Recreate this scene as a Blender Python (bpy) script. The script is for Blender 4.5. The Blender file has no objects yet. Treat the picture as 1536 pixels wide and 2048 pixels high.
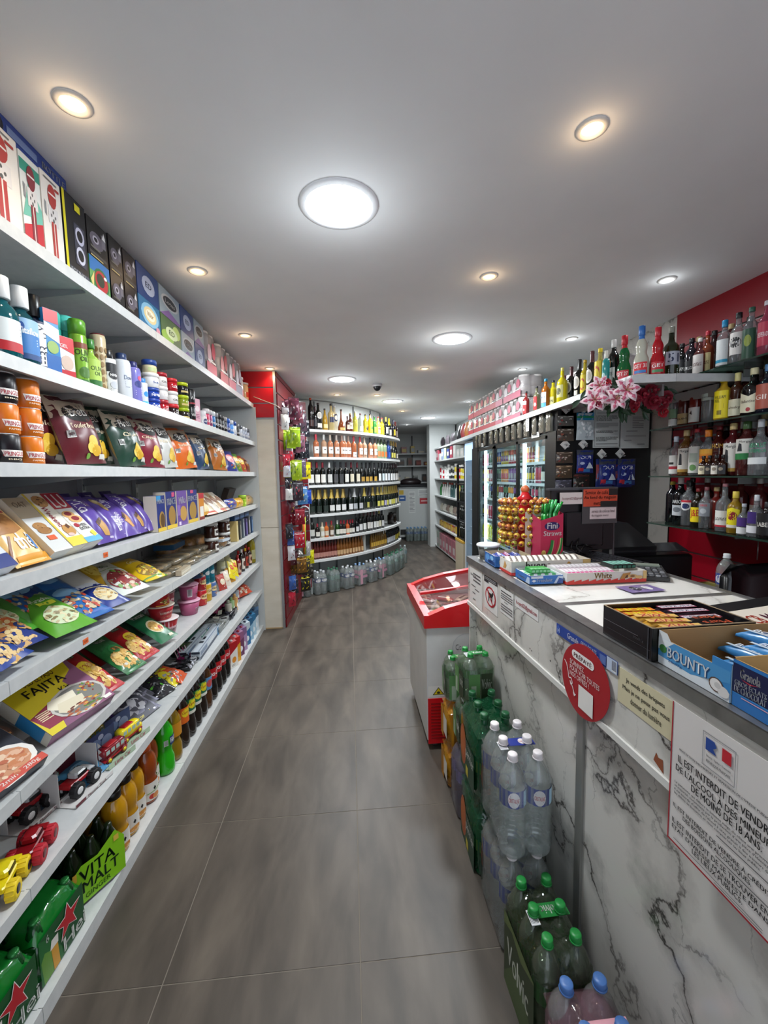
import bpy,math,random
from math import sin,cos,pi,radians
from mathutils import Matrix,Vector
random.seed(7)
SC=bpy.context.scene
COL=SC.collection
# --- camera
HC=1.525;FPX=833.25
YAW,PIT,ROL=0.0800001,0.0880531,0.02015724
fw=Vector((sin(YAW)*cos(PIT),cos(YAW)*cos(PIT),-sin(PIT)))
rt=Vector((cos(YAW),-sin(YAW),0));dn=fw.cross(rt)
rt2=cos(ROL)*rt+sin(ROL)*dn;dn2=-sin(ROL)*rt+cos(ROL)*dn
cd=bpy.data.cameras.new('camera');cam=bpy.data.objects.new('camera',cd);COL.objects.link(cam)
cd.sensor_fit='HORIZONTAL';cd.sensor_width=36;cd.lens=FPX/1536*36;cd.clip_start=.02;cd.clip_end=60
mw=Matrix((rt2,-dn2,-fw)).transposed().to_4x4();mw.translation=(0,0,HC);cam.matrix_world=mw
SC.camera=cam
# --- world: soft daylight through the open shop front behind the viewer
w=bpy.data.worlds.new('world');SC.world=w;w.use_nodes=True
w.node_tree.nodes['Background'].inputs[0].default_value=(.80,.88,1,1)
w.node_tree.nodes['Background'].inputs[1].default_value=1.7
SC.view_settings.view_transform='Standard';SC.view_settings.look='None';SC.view_settings.gamma=1
SC.view_settings.use_curve_mapping=False
SC.view_settings.exposure=0.0
SC.cycles.max_bounces=6;SC.cycles.diffuse_bounces=4;SC.cycles.glossy_bounces=3
SC.cycles.transparent_max_bounces=24;SC.cycles.caustics_reflective=False;SC.cycles.caustics_refractive=False
SC.cycles.sample_clamp_indirect=4
LED_W,SPOT_W=30.0,5.5  # watts of the round panels and of the small spots
CEIL=2.55
def Y(px,x,z):  # depth of the point on the line (x, ., z) that stands at column px of the photograph
 a=Vector((x,0,z-HC));k=px-768
 return(FPX*a.dot(rt2)-k*a.dot(fw))/(k*fw.y-FPX*rt2.y)
# --- materials
def lin(h):
 h=h.lstrip('#');c=[int(h[i:i+2],16)/255 for i in(0,2,4)]
 return tuple(x/12.92 if x<=.04045 else((x+.055)/1.055)**2.4 for x in c)+(1,)
_M={}
def M(c,r=.45,m=0.0,s=.5,coat=0):
 k=(c,r,m,s,coat)
 if k in _M:return _M[k]
 t=bpy.data.materials.new('paint_'+c.lstrip('#'));t.use_nodes=True;b=t.node_tree.nodes['Principled BSDF']
 b.inputs['Base Color'].default_value=lin(c);b.inputs['Roughness'].default_value=r;b.inputs['Metallic'].default_value=m
 b.inputs['Specular IOR Level'].default_value=s
 if coat:b.inputs['Coat Weight'].default_value=coat;b.inputs['Coat Roughness'].default_value=.08
 _M[k]=t;return t
def G(c,op=.15,r=.06,fr=.7,tint=None,bump=0):
 """glass or clear plastic: part see-through, part coloured, with a fresnel gloss"""
 k=('g',c,op,r,fr,tint,bump)
 if k in _M:return _M[k]
 t=bpy.data.materials.new('clear_'+c.lstrip('#'));t.use_nodes=True;nt=t.node_tree;N=nt.nodes;L=nt.links
 b=N['Principled BSDF'];b.inputs['Base Color'].default_value=lin(c);b.inputs['Roughness'].default_value=r
 o=N['Material Output'];tr=N.new('ShaderNodeBsdfTransparent');tr.inputs[0].default_value=lin(tint or c)
 lw=N.new('ShaderNodeLayerWeight');lw.inputs[0].default_value=.35
 ma=N.new('ShaderNodeMath');ma.operation='MULTIPLY_ADD';ma.inputs[1].default_value=fr;ma.inputs[2].default_value=op;ma.use_clamp=True
 ma.inputs[2].default_value=.012;m0=N.new('ShaderNodeMixShader');m0.inputs[0].default_value=op;L.new(tr.outputs[0],m0.inputs[1]);L.new(b.outputs[0],m0.inputs[2])
 gl=N.new('ShaderNodeBsdfGlossy');gl.inputs['Roughness'].default_value=max(r,.03);gl.inputs[0].default_value=(.95,.95,.95,1)
 mx=N.new('ShaderNodeMixShader');L.new(lw.outputs['Fresnel'],ma.inputs[0]);L.new(ma.outputs[0],mx.inputs[0])
 L.new(m0.outputs[0],mx.inputs[1]);L.new(gl.outputs[0],mx.inputs[2]);L.new(mx.outputs[0],o.inputs[0])
 if bump:
  nz=N.new('ShaderNodeTexNoise');nz.inputs['Scale'].default_value=bump;tc=N.new('ShaderNodeTexCoord')
  bp=N.new('ShaderNodeBump');bp.inputs['Strength'].default_value=.6;bp.inputs['Distance'].default_value=.01
  L.new(tc.outputs['Object'],nz.inputs['Vector']);L.new(nz.outputs[0],bp.inputs['Height']);L.new(bp.outputs[0],b.inputs['Normal']);L.new(bp.outputs[0],gl.inputs['Normal'])
 _M[k]=t;return t
def EM(c,e):
 k=('e',c,e)
 if k in _M:return _M[k]
 t=bpy.data.materials.new('lamp_'+c.lstrip('#'));t.use_nodes=True;b=t.node_tree.nodes['Principled BSDF']
 b.inputs['Base Color'].default_value=lin(c);b.inputs['Emission Color'].default_value=lin(c);b.inputs['Emission Strength'].default_value=e
 _M[k]=t;return t
def NM(name,cols,scale=(1,1,1),nscale=5,detail=6,r=.5,m=0,bump=0,bdist=.002,distort=0,world=True,s=.5):
 """noise-ramped material; cols = [(pos, hex), ...]"""
 t=bpy.data.materials.new(name);t.use_nodes=True;nt=t.node_tree;N=nt.nodes;L=nt.links;b=N['Principled BSDF']
 if world:g=N.new('ShaderNodeNewGeometry');src=g.outputs['Position']
 else:g=N.new('ShaderNodeTexCoord');src=g.outputs['Object']
 mp=N.new('ShaderNodeMapping');mp.inputs['Scale'].default_value=scale;L.new(src,mp.inputs[0])
 nz=N.new('ShaderNodeTexNoise');nz.inputs['Scale'].default_value=nscale;nz.inputs['Detail'].default_value=detail
 nz.inputs['Distortion'].default_value=distort;L.new(mp.outputs[0],nz.inputs['Vector'])
 cr=N.new('ShaderNodeValToRGB');L.new(nz.outputs[0],cr.inputs[0]);e=cr.color_ramp.elements
 while len(e)<len(cols):e.new(.5)
 for q,(p,c)in zip(e,cols):q.position=p;q.color=lin(c)
 L.new(cr.outputs[0],b.inputs['Base Color']);b.inputs['Roughness'].default_value=r;b.inputs['Metallic'].default_value=m
 b.inputs['Specular IOR Level'].default_value=s
 if bump:
  bp=N.new('ShaderNodeBump');bp.inputs['Strength'].default_value=bump;bp.inputs['Distance'].default_value=bdist
  L.new(nz.outputs[0],bp.inputs['Height']);L.new(bp.outputs[0],b.inputs['Normal'])
 return t
def marble(name,base='#d8d8d3',warm='#bdb9b3',vein='#35312f',r=.16,sc=1.0,halo=.5):
 """long jagged diagonal veins with soft grey smudging beside them"""
 t=bpy.data.materials.new(name);t.use_nodes=True;nt=t.node_tree;N=nt.nodes;L=nt.links;b=N['Principled BSDF']
 g=N.new('ShaderNodeTexCoord');P=g.outputs['Object']
 def math_(op,a,c=None,cl=False):
  m=N.new('ShaderNodeMath');m.operation=op;m.use_clamp=cl
  for k,v in((0,a),(1,c)):
   if v is None:continue
   if isinstance(v,(int,float)):m.inputs[k].default_value=v
   else:L.new(v,m.inputs[k])
  return m.outputs[0]
 def noise(s_,d=6,ro=.55,off=0):
  mp=N.new('ShaderNodeMapping');mp.inputs['Location'].default_value=(off,off*1.7,off*.6);L.new(P,mp.inputs[0])
  n=N.new('ShaderNodeTexNoise');n.inputs['Scale'].default_value=s_;n.inputs['Detail'].default_value=d;n.inputs['Roughness'].default_value=ro;L.new(mp.outputs[0],n.inputs['Vector']);return n.outputs[0]
 def band(d,f,A,s_,off):
  v=N.new('ShaderNodeVectorMath');v.operation='DOT_PRODUCT';L.new(P,v.inputs[0]);v.inputs[1].default_value=d
  tt=math_('ADD',math_('MULTIPLY',v.outputs['Value'],f),math_('MULTIPLY',noise(s_,9,.58,off),A));return math_('ABSOLUTE',math_('SUBTRACT',math_('FRACT',tt),.5))
 def fall(x,w_):return math_('SUBTRACT',1,math_('DIVIDE',x,w_,True),True)
 d1=band((1,.9,.8),2.5*sc,2.6,2.2,2.3);d2=band((-.5,.6,1.2),2.4*sc,2.8,2.0,7.7);d3=band((1.3,-.5,.3),3.6*sc,2.4,2.8,5.1)
 m1=math_('MULTIPLY',math_('SUBTRACT',noise(3.0,2,.5,4),.36,True),5,True);m2=math_('MULTIPLY',math_('SUBTRACT',noise(2.6,2,.5,9),.40,True),6,True)
 core=math_('MAXIMUM',math_('MULTIPLY',fall(d1,.030),m1),math_('MAXIMUM',math_('MULTIPLY',math_('MULTIPLY',fall(d2,.022),m2),.8),math_('MULTIPLY',math_('MULTIPLY',fall(d3,.018),m2),.55)))
 sh=math_('MULTIPLY',math_('MAXIMUM',math_('MULTIPLY',fall(d1,.22),m1),math_('MULTIPLY',fall(d2,.16),m2)),math_('MULTIPLY',noise(5,4,.6,1),halo*2.1),True)
 def mix(f,a,c):
  m=N.new('ShaderNodeMix');m.data_type='RGBA'
  for k,v in((0,f),(6,a),(7,c)):
   if isinstance(v,str):m.inputs[k].default_value=lin(v)
   else:L.new(v,m.inputs[k])
  return m.outputs[2]
 L.new(mix(core,mix(sh,mix(noise(1.4,3),base,warm),'#77736f'),vein),b.inputs['Base Color']);b.inputs['Roughness'].default_value=r
 return t
BLK=M('#111113',.35);ALU=M('#a9abac',.35,.8);DALU=M('#77787a',.35,.75)
# --- text outlines
_T={}
def text_mesh(s):
 if s in _T:return _T[s]
 c=bpy.data.curves.new('lettering','FONT');c.body=s;c.resolution_u=2;c.space_line=.85
 o=bpy.data.objects.new('lettering',c);me=o.to_mesh()
 vs=[(v.co.x,v.co.y)for v in me.vertices];fs=[tuple(p.vertices)for p in me.polygons]
 k=len(vs);vs+=[(x+.028,y+.008)for x,y in vs];fs+=[tuple(i+k for i in f)for f in fs]
 o.to_mesh_clear();bpy.data.objects.remove(o);bpy.data.curves.remove(c)
 x0=min(v[0]for v in vs);x1=max(v[0]for v in vs);y0=min(v[1]for v in vs);y1=max(v[1]for v in vs)
 _T[s]=([((x-x0)/(x1-x0 or 1),(y-y0)/(y1-y0 or 1))for x,y in vs],fs);return _T[s]
# --- mesh builder
class MB:
 def __init__(s):s.v=[];s.f=[];s.mi=[];s.sm=[];s.mats=[];s.X=Matrix.Identity(4)
 def m(s,mat):
  if isinstance(mat,str):mat=M(mat)
  if mat not in s.mats:s.mats.append(mat)
  return s.mats.index(mat)
 def add(s,vs,fs,mat,smooth=False):
  b=len(s.v);X=s.X;s.v+=[tuple(X@Vector(p))for p in vs];k=s.m(mat)
  for f in fs:s.f.append(tuple(b+i for i in f));s.mi.append(k);s.sm.append(smooth)
 def box(s,x0,x1,y0,y1,z0,z1,mat):
  vs=[(x,y,z)for z in(z0,z1)for y in(y0,y1)for x in(x0,x1)]
  s.add(vs,[(0,2,3,1),(4,5,7,6),(0,1,5,4),(2,6,7,3),(0,4,6,2),(1,3,7,5)],mat)
 def cbox(s,x0,x1,y0,y1,z0,z1,c,mat,smooth=False):  # box with chamfered vertical and top edges
  pl=[(x0+c,y0),(x1-c,y0),(x1,y0+c),(x1,y1-c),(x1-c,y1),(x0+c,y1),(x0,y1-c),(x0,y0+c)]
  cx,cy=(x0+x1)/2,(y0+y1)/2
  ins=[(px+(c if px<cx else-c)*.7,py+(c if py<cy else-c)*.7)for px,py in pl]
  vs=[(x,y,z0+c*.7)for x,y in pl]+[(x,y,z1-c*.7)for x,y in pl]+[(x,y,z1)for x,y in ins]+[(x,y,z0)for x,y in ins]
  fs=[]
  for i in range(8):
   j=(i+1)%8;fs+=[(i,j,8+j,8+i),(8+i,8+j,16+j,16+i),(24+i,24+j,j,i)]
  fs+=[tuple(range(16,24)),tuple(range(31,23,-1))];s.add(vs,fs,mat,smooth)
 def poly(s,pts,mat):s.add(pts,[tuple(range(len(pts)))],mat)
 def prism(s,pts,z0,z1,mat,smooth=False):  # pts counter-clockwise in x, y
  n=len(pts);s.add([(x,y,z0)for x,y in pts]+[(x,y,z1)for x,y in pts],
              [(i,(i+1)%n,n+(i+1)%n,n+i)for i in range(n)]+[tuple(range(n,2*n)),tuple(range(n-1,-1,-1))],mat,smooth)
 def xprism(s,pts,x0,x1,mat):  # profile (y, z) swept along x
  n=len(pts);s.add([(x0,y,z)for y,z in pts]+[(x1,y,z)for y,z in pts],
              [(i,(i+1)%n,n+(i+1)%n,n+i)for i in range(n)]+[tuple(range(n,2*n)),tuple(range(n-1,-1,-1))],mat)
 def lathe(s,prof,mat,n=18,x=0,y=0,z=0,sx=1,sy=1,e=2,smooth=True,cap0=True,cap1=True,a0=0,a1=2*pi):
  full=abs(a1-a0-2*pi)<1e-6;k=n if full else n+1;vs=[]
  for r,h in prof:
   for i in range(k):
    a=a0+(a1-a0)*i/n;c,d=cos(a),sin(a)
    if e!=2:q=(abs(c)**e+abs(d)**e)**(-1/e);c *= q;d *= q
    vs.append((x+r*c*sx,y+r*d*sy,z+h))
  fs=[]
  for j in range(len(prof)-1):
   for i in range(k if full else k-1):
    i2=(i+1)%k;fs.append((j*k+i,j*k+i2,(j+1)*k+i2,(j+1)*k+i))
  if full and cap0:fs.append(tuple(range(k-1,-1,-1)))
  if full and cap1:b=(len(prof)-1)*k;fs.append(tuple(range(b,b+k)))
  s.add(vs,fs,mat,smooth)
 def rod(s,p,q,r,mat,n=6,r2=None):
  p=Vector(p);q=Vector(q);d=q-p
  if d.length<1e-6:return
  R=d.to_track_quat('Z','Y').to_matrix().to_4x4();R.translation=p;o=s.X;s.X=s.X@R
  s.lathe([(r,0),(r if r2 is None else r2,d.length)],mat,n);s.X=o
 def tube(s,pts,r,mat,n=6):
  for a,b in zip(pts,pts[1:]):s.rod(a,b,r,mat,n)
 def ball(s,x,y,z,r,mat,n=10,m=6,sx=1,sy=1,sz=1):
  s.lathe([(max(r*sin(pi*j/m),r*.02),-r*cos(pi*j/m)*sz)for j in range(m+1)],mat,n,x,y,z,sx,sy)
 def torus(s,x,y,z,R,r,mat,n=14,m=6):
  vs=[];fs=[]
  for i in range(n):
   a=2*pi*i/n
   for j in range(m):
    b=2*pi*j/m;vs.append((x+(R+r*cos(b))*cos(a),y+(R+r*cos(b))*sin(a),z+r*sin(b)))
  for i in range(n):
   for j in range(m):fs.append((i*m+j,((i+1)%n)*m+j,((i+1)%n)*m+(j+1)%m,i*m+(j+1)%m))
  s.add(vs,fs,mat,True)
 def mesh(s,name):
  me=bpy.data.meshes.new(name);me.from_pydata(s.v,[],s.f)
  for q in s.mats:me.materials.append(q)
  me.polygons.foreach_set('material_index',s.mi);me.polygons.foreach_set('use_smooth',s.sm);me.update();return me
 def build(s,name,parent=None):return link(name,s.mesh(name),parent)
def link(name,me,parent=None):
 o=bpy.data.objects.new(name,me);COL.objects.link(o)
 if parent:o.parent=parent
 return o
LABELS={}
def tag(o,label,cat,group=None,kind=None):
 o['label']=label;o['category']=cat;LABELS.setdefault(label,[]).append(group)
 if group:o['group']=group
 if kind:o['kind']=kind
 return o
def thing(name,label,cat,loc=(0,0,0),rz=0,group=None):
 o=bpy.data.objects.new(name,None);COL.objects.link(o);o.location=loc;o.rotation_euler=(0,0,rz);o.empty_display_size=.05
 return tag(o,label,cat,group)
def struct(name,mb,parent=None,label=None):
 o=mb.build(name,parent)
 if not parent:o['kind']='structure'
 if label:o['label']=label
 return o
def inst(proto,name,label,cat,loc,rot=(0,0,0),group=None,scale=None):
 """one individual: its root mesh and a child for every further part"""
 r=link(name,proto[0][1]);r.location=loc;r.rotation_euler=rot if not isinstance(rot,(int,float))else(0,0,rot)
 if scale:r.scale=scale if not isinstance(scale,(int,float))else(scale,)*3
 tag(r,label,cat,group)
 for p in proto[1:]:
  c=link(p[0],p[1],r)
  if len(p)>2:c['label']=p[2]
 return r
NTH='first second third fourth fifth sixth seventh eighth ninth tenth eleventh twelfth thirteenth fourteenth fifteenth sixteenth seventeenth eighteenth nineteenth twentieth'.split()
def nth(i):
 if i<20:return NTH[i]
 t=['twenty','thirty','forty','fifty','sixty','seventy'][(i+1)//10-2];return(t+'-'+NTH[(i+1)%10-1])if(i+1)%10 else t[:-1]+'ieth'
# --- flat print on any surface  S(u, v, layer) -> point
def S_plane(w,h,x0=None,y=0,z0=0):
 x0=-w/2 if x0 is None else x0
 return lambda u,v,l:(x0+u*w,y-.0006*l,z0+v*h)
def S_cyl(r,z0,z1,a=.95,sx=1,sy=1):
 def f(u,v,l):
  t=(u-.5)*2*a;q=r+.0006*l;return(q*sin(t)*sx,-q*cos(t)*sy,z0+(z1-z0)*v)
 return f
def S_top(w,d,z,x0=None,y0=0):  # lying face, u along x, v towards +y
 x0=-w/2 if x0 is None else x0
 return lambda u,v,l:(x0+u*w,y0+v*d,z+.0006*l)
def art(mb,S,spec,cur=False,lay=1.0):
 for i,q in enumerate(spec):
  l=lay+.35*min(i,5)+.04*max(0,i-5);k=q[0];c=q[-1]
  if k=='r':
   _,x0,y0,x1,y1,c=q;n=6 if cur else 1
   vs=[S(x0+(x1-x0)*a/n,y0+(y1-y0)*b/n,l)for b in range(n+1)for a in range(n+1)]
   mb.add(vs,[(b*(n+1)+a,b*(n+1)+a+1,(b+1)*(n+1)+a+1,(b+1)*(n+1)+a)for b in range(n)for a in range(n)],c,cur)
  elif k=='e':
   _,cx,cy,rx,ry,c=q;n=14
   vs=[S(cx,cy,l)]+[S(cx+rx*g*cos(2*pi*a/n),cy+ry*g*sin(2*pi*a/n),l)for g in(.5,1)for a in range(n)]
   fs=[(0,1+a,1+(a+1)%n)for a in range(n)]+[(1+a,1+n+a,1+n+(a+1)%n,1+(a+1)%n)for a in range(n)]
   mb.add(vs,fs,c,cur)
  elif k=='p':
   if not cur:mb.add([S(x,y,l)for x,y in q[1]],[tuple(range(len(q[1])))],c);continue
   E=[(a[0]+(b[0]-a[0])*t/4,a[1]+(b[1]-a[1])*t/4)for a,b in zip(q[1],q[1][1:]+q[1][:1])for t in range(4)];n=len(E);cx=sum(p[0]for p in q[1])/len(q[1]);cy=sum(p[1]for p in q[1])/len(q[1])
   vs=[S(cx,cy,l)]+[S(cx+(x-cx)*g,cy+(y-cy)*g,l)for g in(.25,.5,.75,1)for x,y in E]
   mb.add(vs,[(0,1+i,1+(i+1)%n)for i in range(n)]+[(1+r*n+i,1+r*n+n+i,1+r*n+n+(i+1)%n,1+r*n+(i+1)%n)for r in range(3)for i in range(n)],c,True)
  elif k=='t':
   s,x0,y0,x1,y1,c=q[1:7];rot=q[7]if len(q)>7 else 0;tv,tf=text_mesh(s)
   if rot==90:P=[(x1-(x1-x0)*b,y0+(y1-y0)*a)for a,b in tv]
   elif rot==-90:P=[(x0+(x1-x0)*b,y1-(y1-y0)*a)for a,b in tv]
   elif rot==180:P=[(x1-(x1-x0)*a,y1-(y1-y0)*b)for a,b in tv]
   else:P=[(x0+(x1-x0)*a,y0+(y1-y0)*b+(rot or 0)*a*(y1-y0))for a,b in tv]
   mb.add([S(a,b,l)for a,b in P],tf,c)
  elif k=='f':  # scattered morsels of food
   _,cx,cy,rx,ry,cols,n=q;R=random.Random(int(cx*97+cy*31+n))
   for j in range(n):
    a=R.random()*2*pi;g=math.sqrt(R.random());x,y=cx+rx*g*cos(a),cy+ry*g*sin(a);sz=R.uniform(.10,.2)*1.2
    ro=R.random()*pi;L=l+j*.03
    vs=[]
    for t in range(7):
     e1=sz*rx*2*cos(2*pi*t/7)*.5;e2=sz*ry*2*sin(2*pi*t/7)*.32;vs.append(S(x+e1*cos(ro)-e2*sin(ro)*rx/ry,y+e1*sin(ro)*ry/rx+e2*cos(ro),L))
    mb.add(vs,[tuple(range(7))],cols[j%len(cols)])
  elif k=='l':  # lines of small print
   _,x0,y0,x1,y1,n,c=q;R=random.Random(n)
   for j in range(n):
    yy=y1-(y1-y0)*(j+.5)/n;h=(y1-y0)/n*.22;xe=x1 if j%4<3 else x0+(x1-x0)*R.uniform(.5,.8)
    mb.add([S(x0,yy-h,l),S(xe,yy-h,l),S(xe,yy+h,l),S(x0,yy+h,l)],[(0,1,2,3)],c)
  elif k=='b':  # bar code
   _,x0,y0,x1,y1,c=q;mb.add([S(x0,y0,l),S(x1,y0,l),S(x1,y1,l),S(x0,y1,l)],[(0,1,2,3)],'#e8e8e4')
   n=11
   for j in range(n):
    a=x0+(x1-x0)*(j+.2)/n;b2=a+(x1-x0)/n*(.3+.4*((j*7)%3)/2)
    mb.add([S(a,y0+.1*(y1-y0),l+.3),S(b2,y0+.1*(y1-y0),l+.3),S(b2,y1,l+.3),S(a,y1,l+.3)],[(0,1,2,3)],c)
# --- product builders; each returns [(part name, mesh), ...], origin at the base centre, front towards -y
_P={}
def cached(f):
 def g(*a,**k):
  key=(f.__name__,repr(a),repr(sorted(k.items(),key=lambda t:t[0])))
  if key not in _P:_P[key]=f(*a,**k)
  return _P[key]
 return g
@cached
def carton(w,d,h,col,front=(),side=(),top=(),r=.35,name='carton',flap=True):
 mb=MB();mb.box(-w/2,w/2,-d/2,d/2,0,h,M(col,r))
 art(mb,S_plane(w,h,y=-d/2),front)
 if side:art(mb,lambda u,v,l:(-w/2-.0006*l,d/2-u*d,v*h),side);art(mb,lambda u,v,l:(w/2+.0006*l,-d/2+u*d,v*h),side)
 if top:art(mb,S_top(w,d,h,y0=-d/2),top)
 if flap:mb.box(-w/2+.002,w/2-.002,-d/2-.0004,-d/2+.001,h-.002,h+.0006,M(col,r))
 return[(name,mb.mesh(name))]
PR={
 'bordeaux':[(0,.88),(.012,1),(.60,1),(.65,.94),(.695,.66),(.73,.45),(.76,.38),(.93,.36),(1,.38)],
 'burgundy':[(0,.88),(.012,1),(.44,1),(.54,.92),(.63,.68),(.72,.46),(.80,.36),(.95,.33),(1,.36)],
 'champagne':[(0,.9),(.012,1),(.46,1),(.56,.9),(.66,.62),(.76,.42),(.86,.34),(.94,.34),(1,.38)],
 'spirit':[(0,.9),(.015,1),(.60,1),(.66,.95),(.71,.75),(.75,.48),(.80,.38),(.92,.36),(1,.36)],
 'squat':[(0,.92),(.02,1),(.52,1),(.60,.94),(.66,.70),(.70,.42),(.76,.34),(1,.34)],
 'tall':[(0,.9),(.015,1),(.68,1),(.74,.85),(.80,.5),(.86,.36),(1,.34)],
 'decanter':[(0,.75),(.03,1),(.15,.98),(.35,.62),(.5,.36),(.7,.24),(.9,.2),(1,.2)],
 'get':[(0,.9),(.015,1),(.28,1),(.38,.90),(.46,.68),(.50,.64),(.57,.72),(.63,.73),(.69,.6),(.75,.40),(.80,.33),(1,.33)],
 'soda':[(0,.72),(.02,.92),(.05,1),(.26,1),(.34,.90),(.40,.90),(.46,1),(.64,1),(.70,.95),(.78,.78),(.86,.48),(.91,.35),(1,.34)],
 'fanta':[(0,.72),(.02,.94),(.08,1),(.26,.97),(.36,.78),(.44,.84),(.50,.97),(.66,1),(.73,.92),(.82,.62),(.89,.38),(.93,.34),(1,.34)],
 'juice':[(0,.85),(.02,.96),(.04,1),(.33,1),(.40,.9),(.45,.9),(.52,1),(.68,1),(.78,.88),(.86,.62),(.91,.5),(1,.5)],
 'sauce':[(0,.9),(.02,1),(.62,1),(.72,.85),(.80,.5),(.86,.3),(1,.3)],
 'lotion':[(0,.9),(.02,1),(.78,1),(.86,.9),(.90,.5),(1,.5)],
 'jug':[(0,.9),(.02,1),(.6,1),(.72,.86),(.8,.5),(.86,.4),(1,.4)],
}
def wprof():
 p=[(0,.78),(.012,.93),(.03,1)]
 for i in range(9):z=.05+i*.052;p+=[(z,1),(z+.018,.93),(z+.034,1)]
 return p+[(.53,1),(.70,1),(.76,.97),(.82,.82),(.88,.55),(.915,.36),(.93,.33),(1,.33)]
PR['water']=wprof()
@cached
def bottle(kind,h,r,body,cap='#222222',capz=.93,capr=None,label=None,larr=.95,lab2=None,neck=None,sy=1,e=2,n=16,fill=None,cr=.35,lname='label',ring=False):
 """label = (z0, z1, art) wrapped over the front; neck = (z0, z1, colour) foil"""
 pr=PR[kind];mb=MB()
 bm=body if not isinstance(body,str)else M(body,.12,0,.6)
 zt=capz-.004
 pts=[(r*q,h*z)for z,q in pr if z<zt]
 rr=next((q for z,q in reversed(pr)if z<=capz),.36)
 pts+=[(r*rr*.98,h*zt)]
 mb.lathe(pts,bm,n,sy=sy,e=e)
 if fill:mb.lathe([(a*.93,max(b,.004))for a,b in pts if b<h*fill[1]]+[(r*.3,h*fill[1])],M(fill[0],.3),n,sy=sy,e=e)
 out=[(None,None)]
 cm=MB();q=r*(capr or rr*1.12);c=M(cap,cr)if isinstance(cap,str)else cap
 cm.lathe([(q*.97,h*capz),(q,h*capz+.001),(q,h-.002),(q*.9,h),(q*.3,h+.0005)],c,14 if n>12 else 8)
 if ring:cm.lathe([(q*1.12,h*capz-.003),(q*1.12,h*capz)],c,12)
 res=[('bottle',mb.mesh('bottle')),('cap',cm.mesh('cap'))]
 def rad(z):
  for(z0,q0),(z1,q1)in zip(pr,pr[1:]):
   if z0<=z<=z1:return q0+(q1-q0)*(z-z0)/(z1-z0 or 1)
  return 1
 if label or lab2:
  lm=MB()
  for lb in(label,lab2):
   if lb:
    z0,z1,sp=lb[:3];ar=lb[3]if len(lb)>3 else larr;R=r*max(rad(z0),rad(z1),rad((z0+z1)/2))
    if e!=2:
     def S(u,v,l,R=R,z0=z0,z1=z1,ar=ar):
      t=(u-.5)*2*ar-pi/2;a,b=cos(t),sin(t);g=(abs(a)**e+abs(b)**e)**(-1/e)*(R+.0006*l);return(g*a,g*b*sy,h*(z0+(z1-z0)*v))
    else:S=S_cyl(R,h*z0,h*z1,ar,1,sy)
    art(lm,S,sp,True,1.2)
  res.append((lname,lm.mesh(lname)))
 if neck:
  nm=MB();z0,z1,nc=neck[:3]
  zz=sorted(set([z0]+[z for z,_ in pr if z0<z<z1]+[z1]))
  nm.lathe([(r*rad(z)+.0008,h*z)for z in zz],M(nc,.3,.4 if len(neck)<4 else 0),12,sy=sy if e==2 else 1,cap0=False,cap1=False);res.append(('neck_foil',nm.mesh('neck_foil')))
 return res
@cached
def can(h,r,col,top='#c9cacb',spec=(),a=1.3,n=16,lid=None,name='can',lip=.9,sp_z=(.02,.96)):
 mb=MB();mb.lathe([(r*lip,0),(r,h*.04),(r,h*.94),(r*lip,h)],M(col,.3),n)
 art(mb,S_cyl(r,h*sp_z[0],h*sp_z[1],a),spec,True)
 lm=MB();lm.lathe([(r*lip*1.02,h*.99),(r*lip*1.02,h+.002),(r*lip*.9,h+.0024)],M(top,.3,.5 if top=='#c9cacb' else 0),n)
 return[(name,mb.mesh(name)),('lid',lm.mesh('lid'))]
@cached
def jar(h,r,col,lidc='#d8d8d6',spec=(),lidh=.22,a=1.2,n=16,body=None,name='jar',lr=1.04):
 mb=MB();hb=h*(1-lidh);mb.lathe([(r*.92,0),(r,h*.03),(r,hb*.88),(r*.9,hb)],body or M(col,.15),n)
 art(mb,S_cyl(r,hb*.12,hb*.8,a),spec,True)
 lm=MB();lm.lathe([(r*lr,hb),(r*lr,h-.002),(r*lr*.94,h),(r*.3,h+.0004)],M(lidc,.35),n)
 return[(name,mb.mesh(name)),('lid',lm.mesh('lid'))]
@cached
def tub(h,r0,r1,col,rim='#e4e4e2',spec=(),name='noodle_cup'):
 mb=MB();mb.lathe([(r0,0),(r1,h*.93)],M(col,.35),20)
 art(mb,lambda u,v,l:((r0+(r1-r0)*v+.0007*l)*sin((u-.5)*2.4),-(r0+(r1-r0)*v+.0007*l)*cos((u-.5)*2.4),h*(.02+.9*v)),spec,True)
 lm=MB();lm.lathe([(r1*1.06,h*.93),(r1*1.08,h*.96),(r1*1.02,h),(r1*.5,h+.0006)],M(rim,.35),20)
 return[(name,mb.mesh(name)),('rim',lm.mesh('rim'))]
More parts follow.
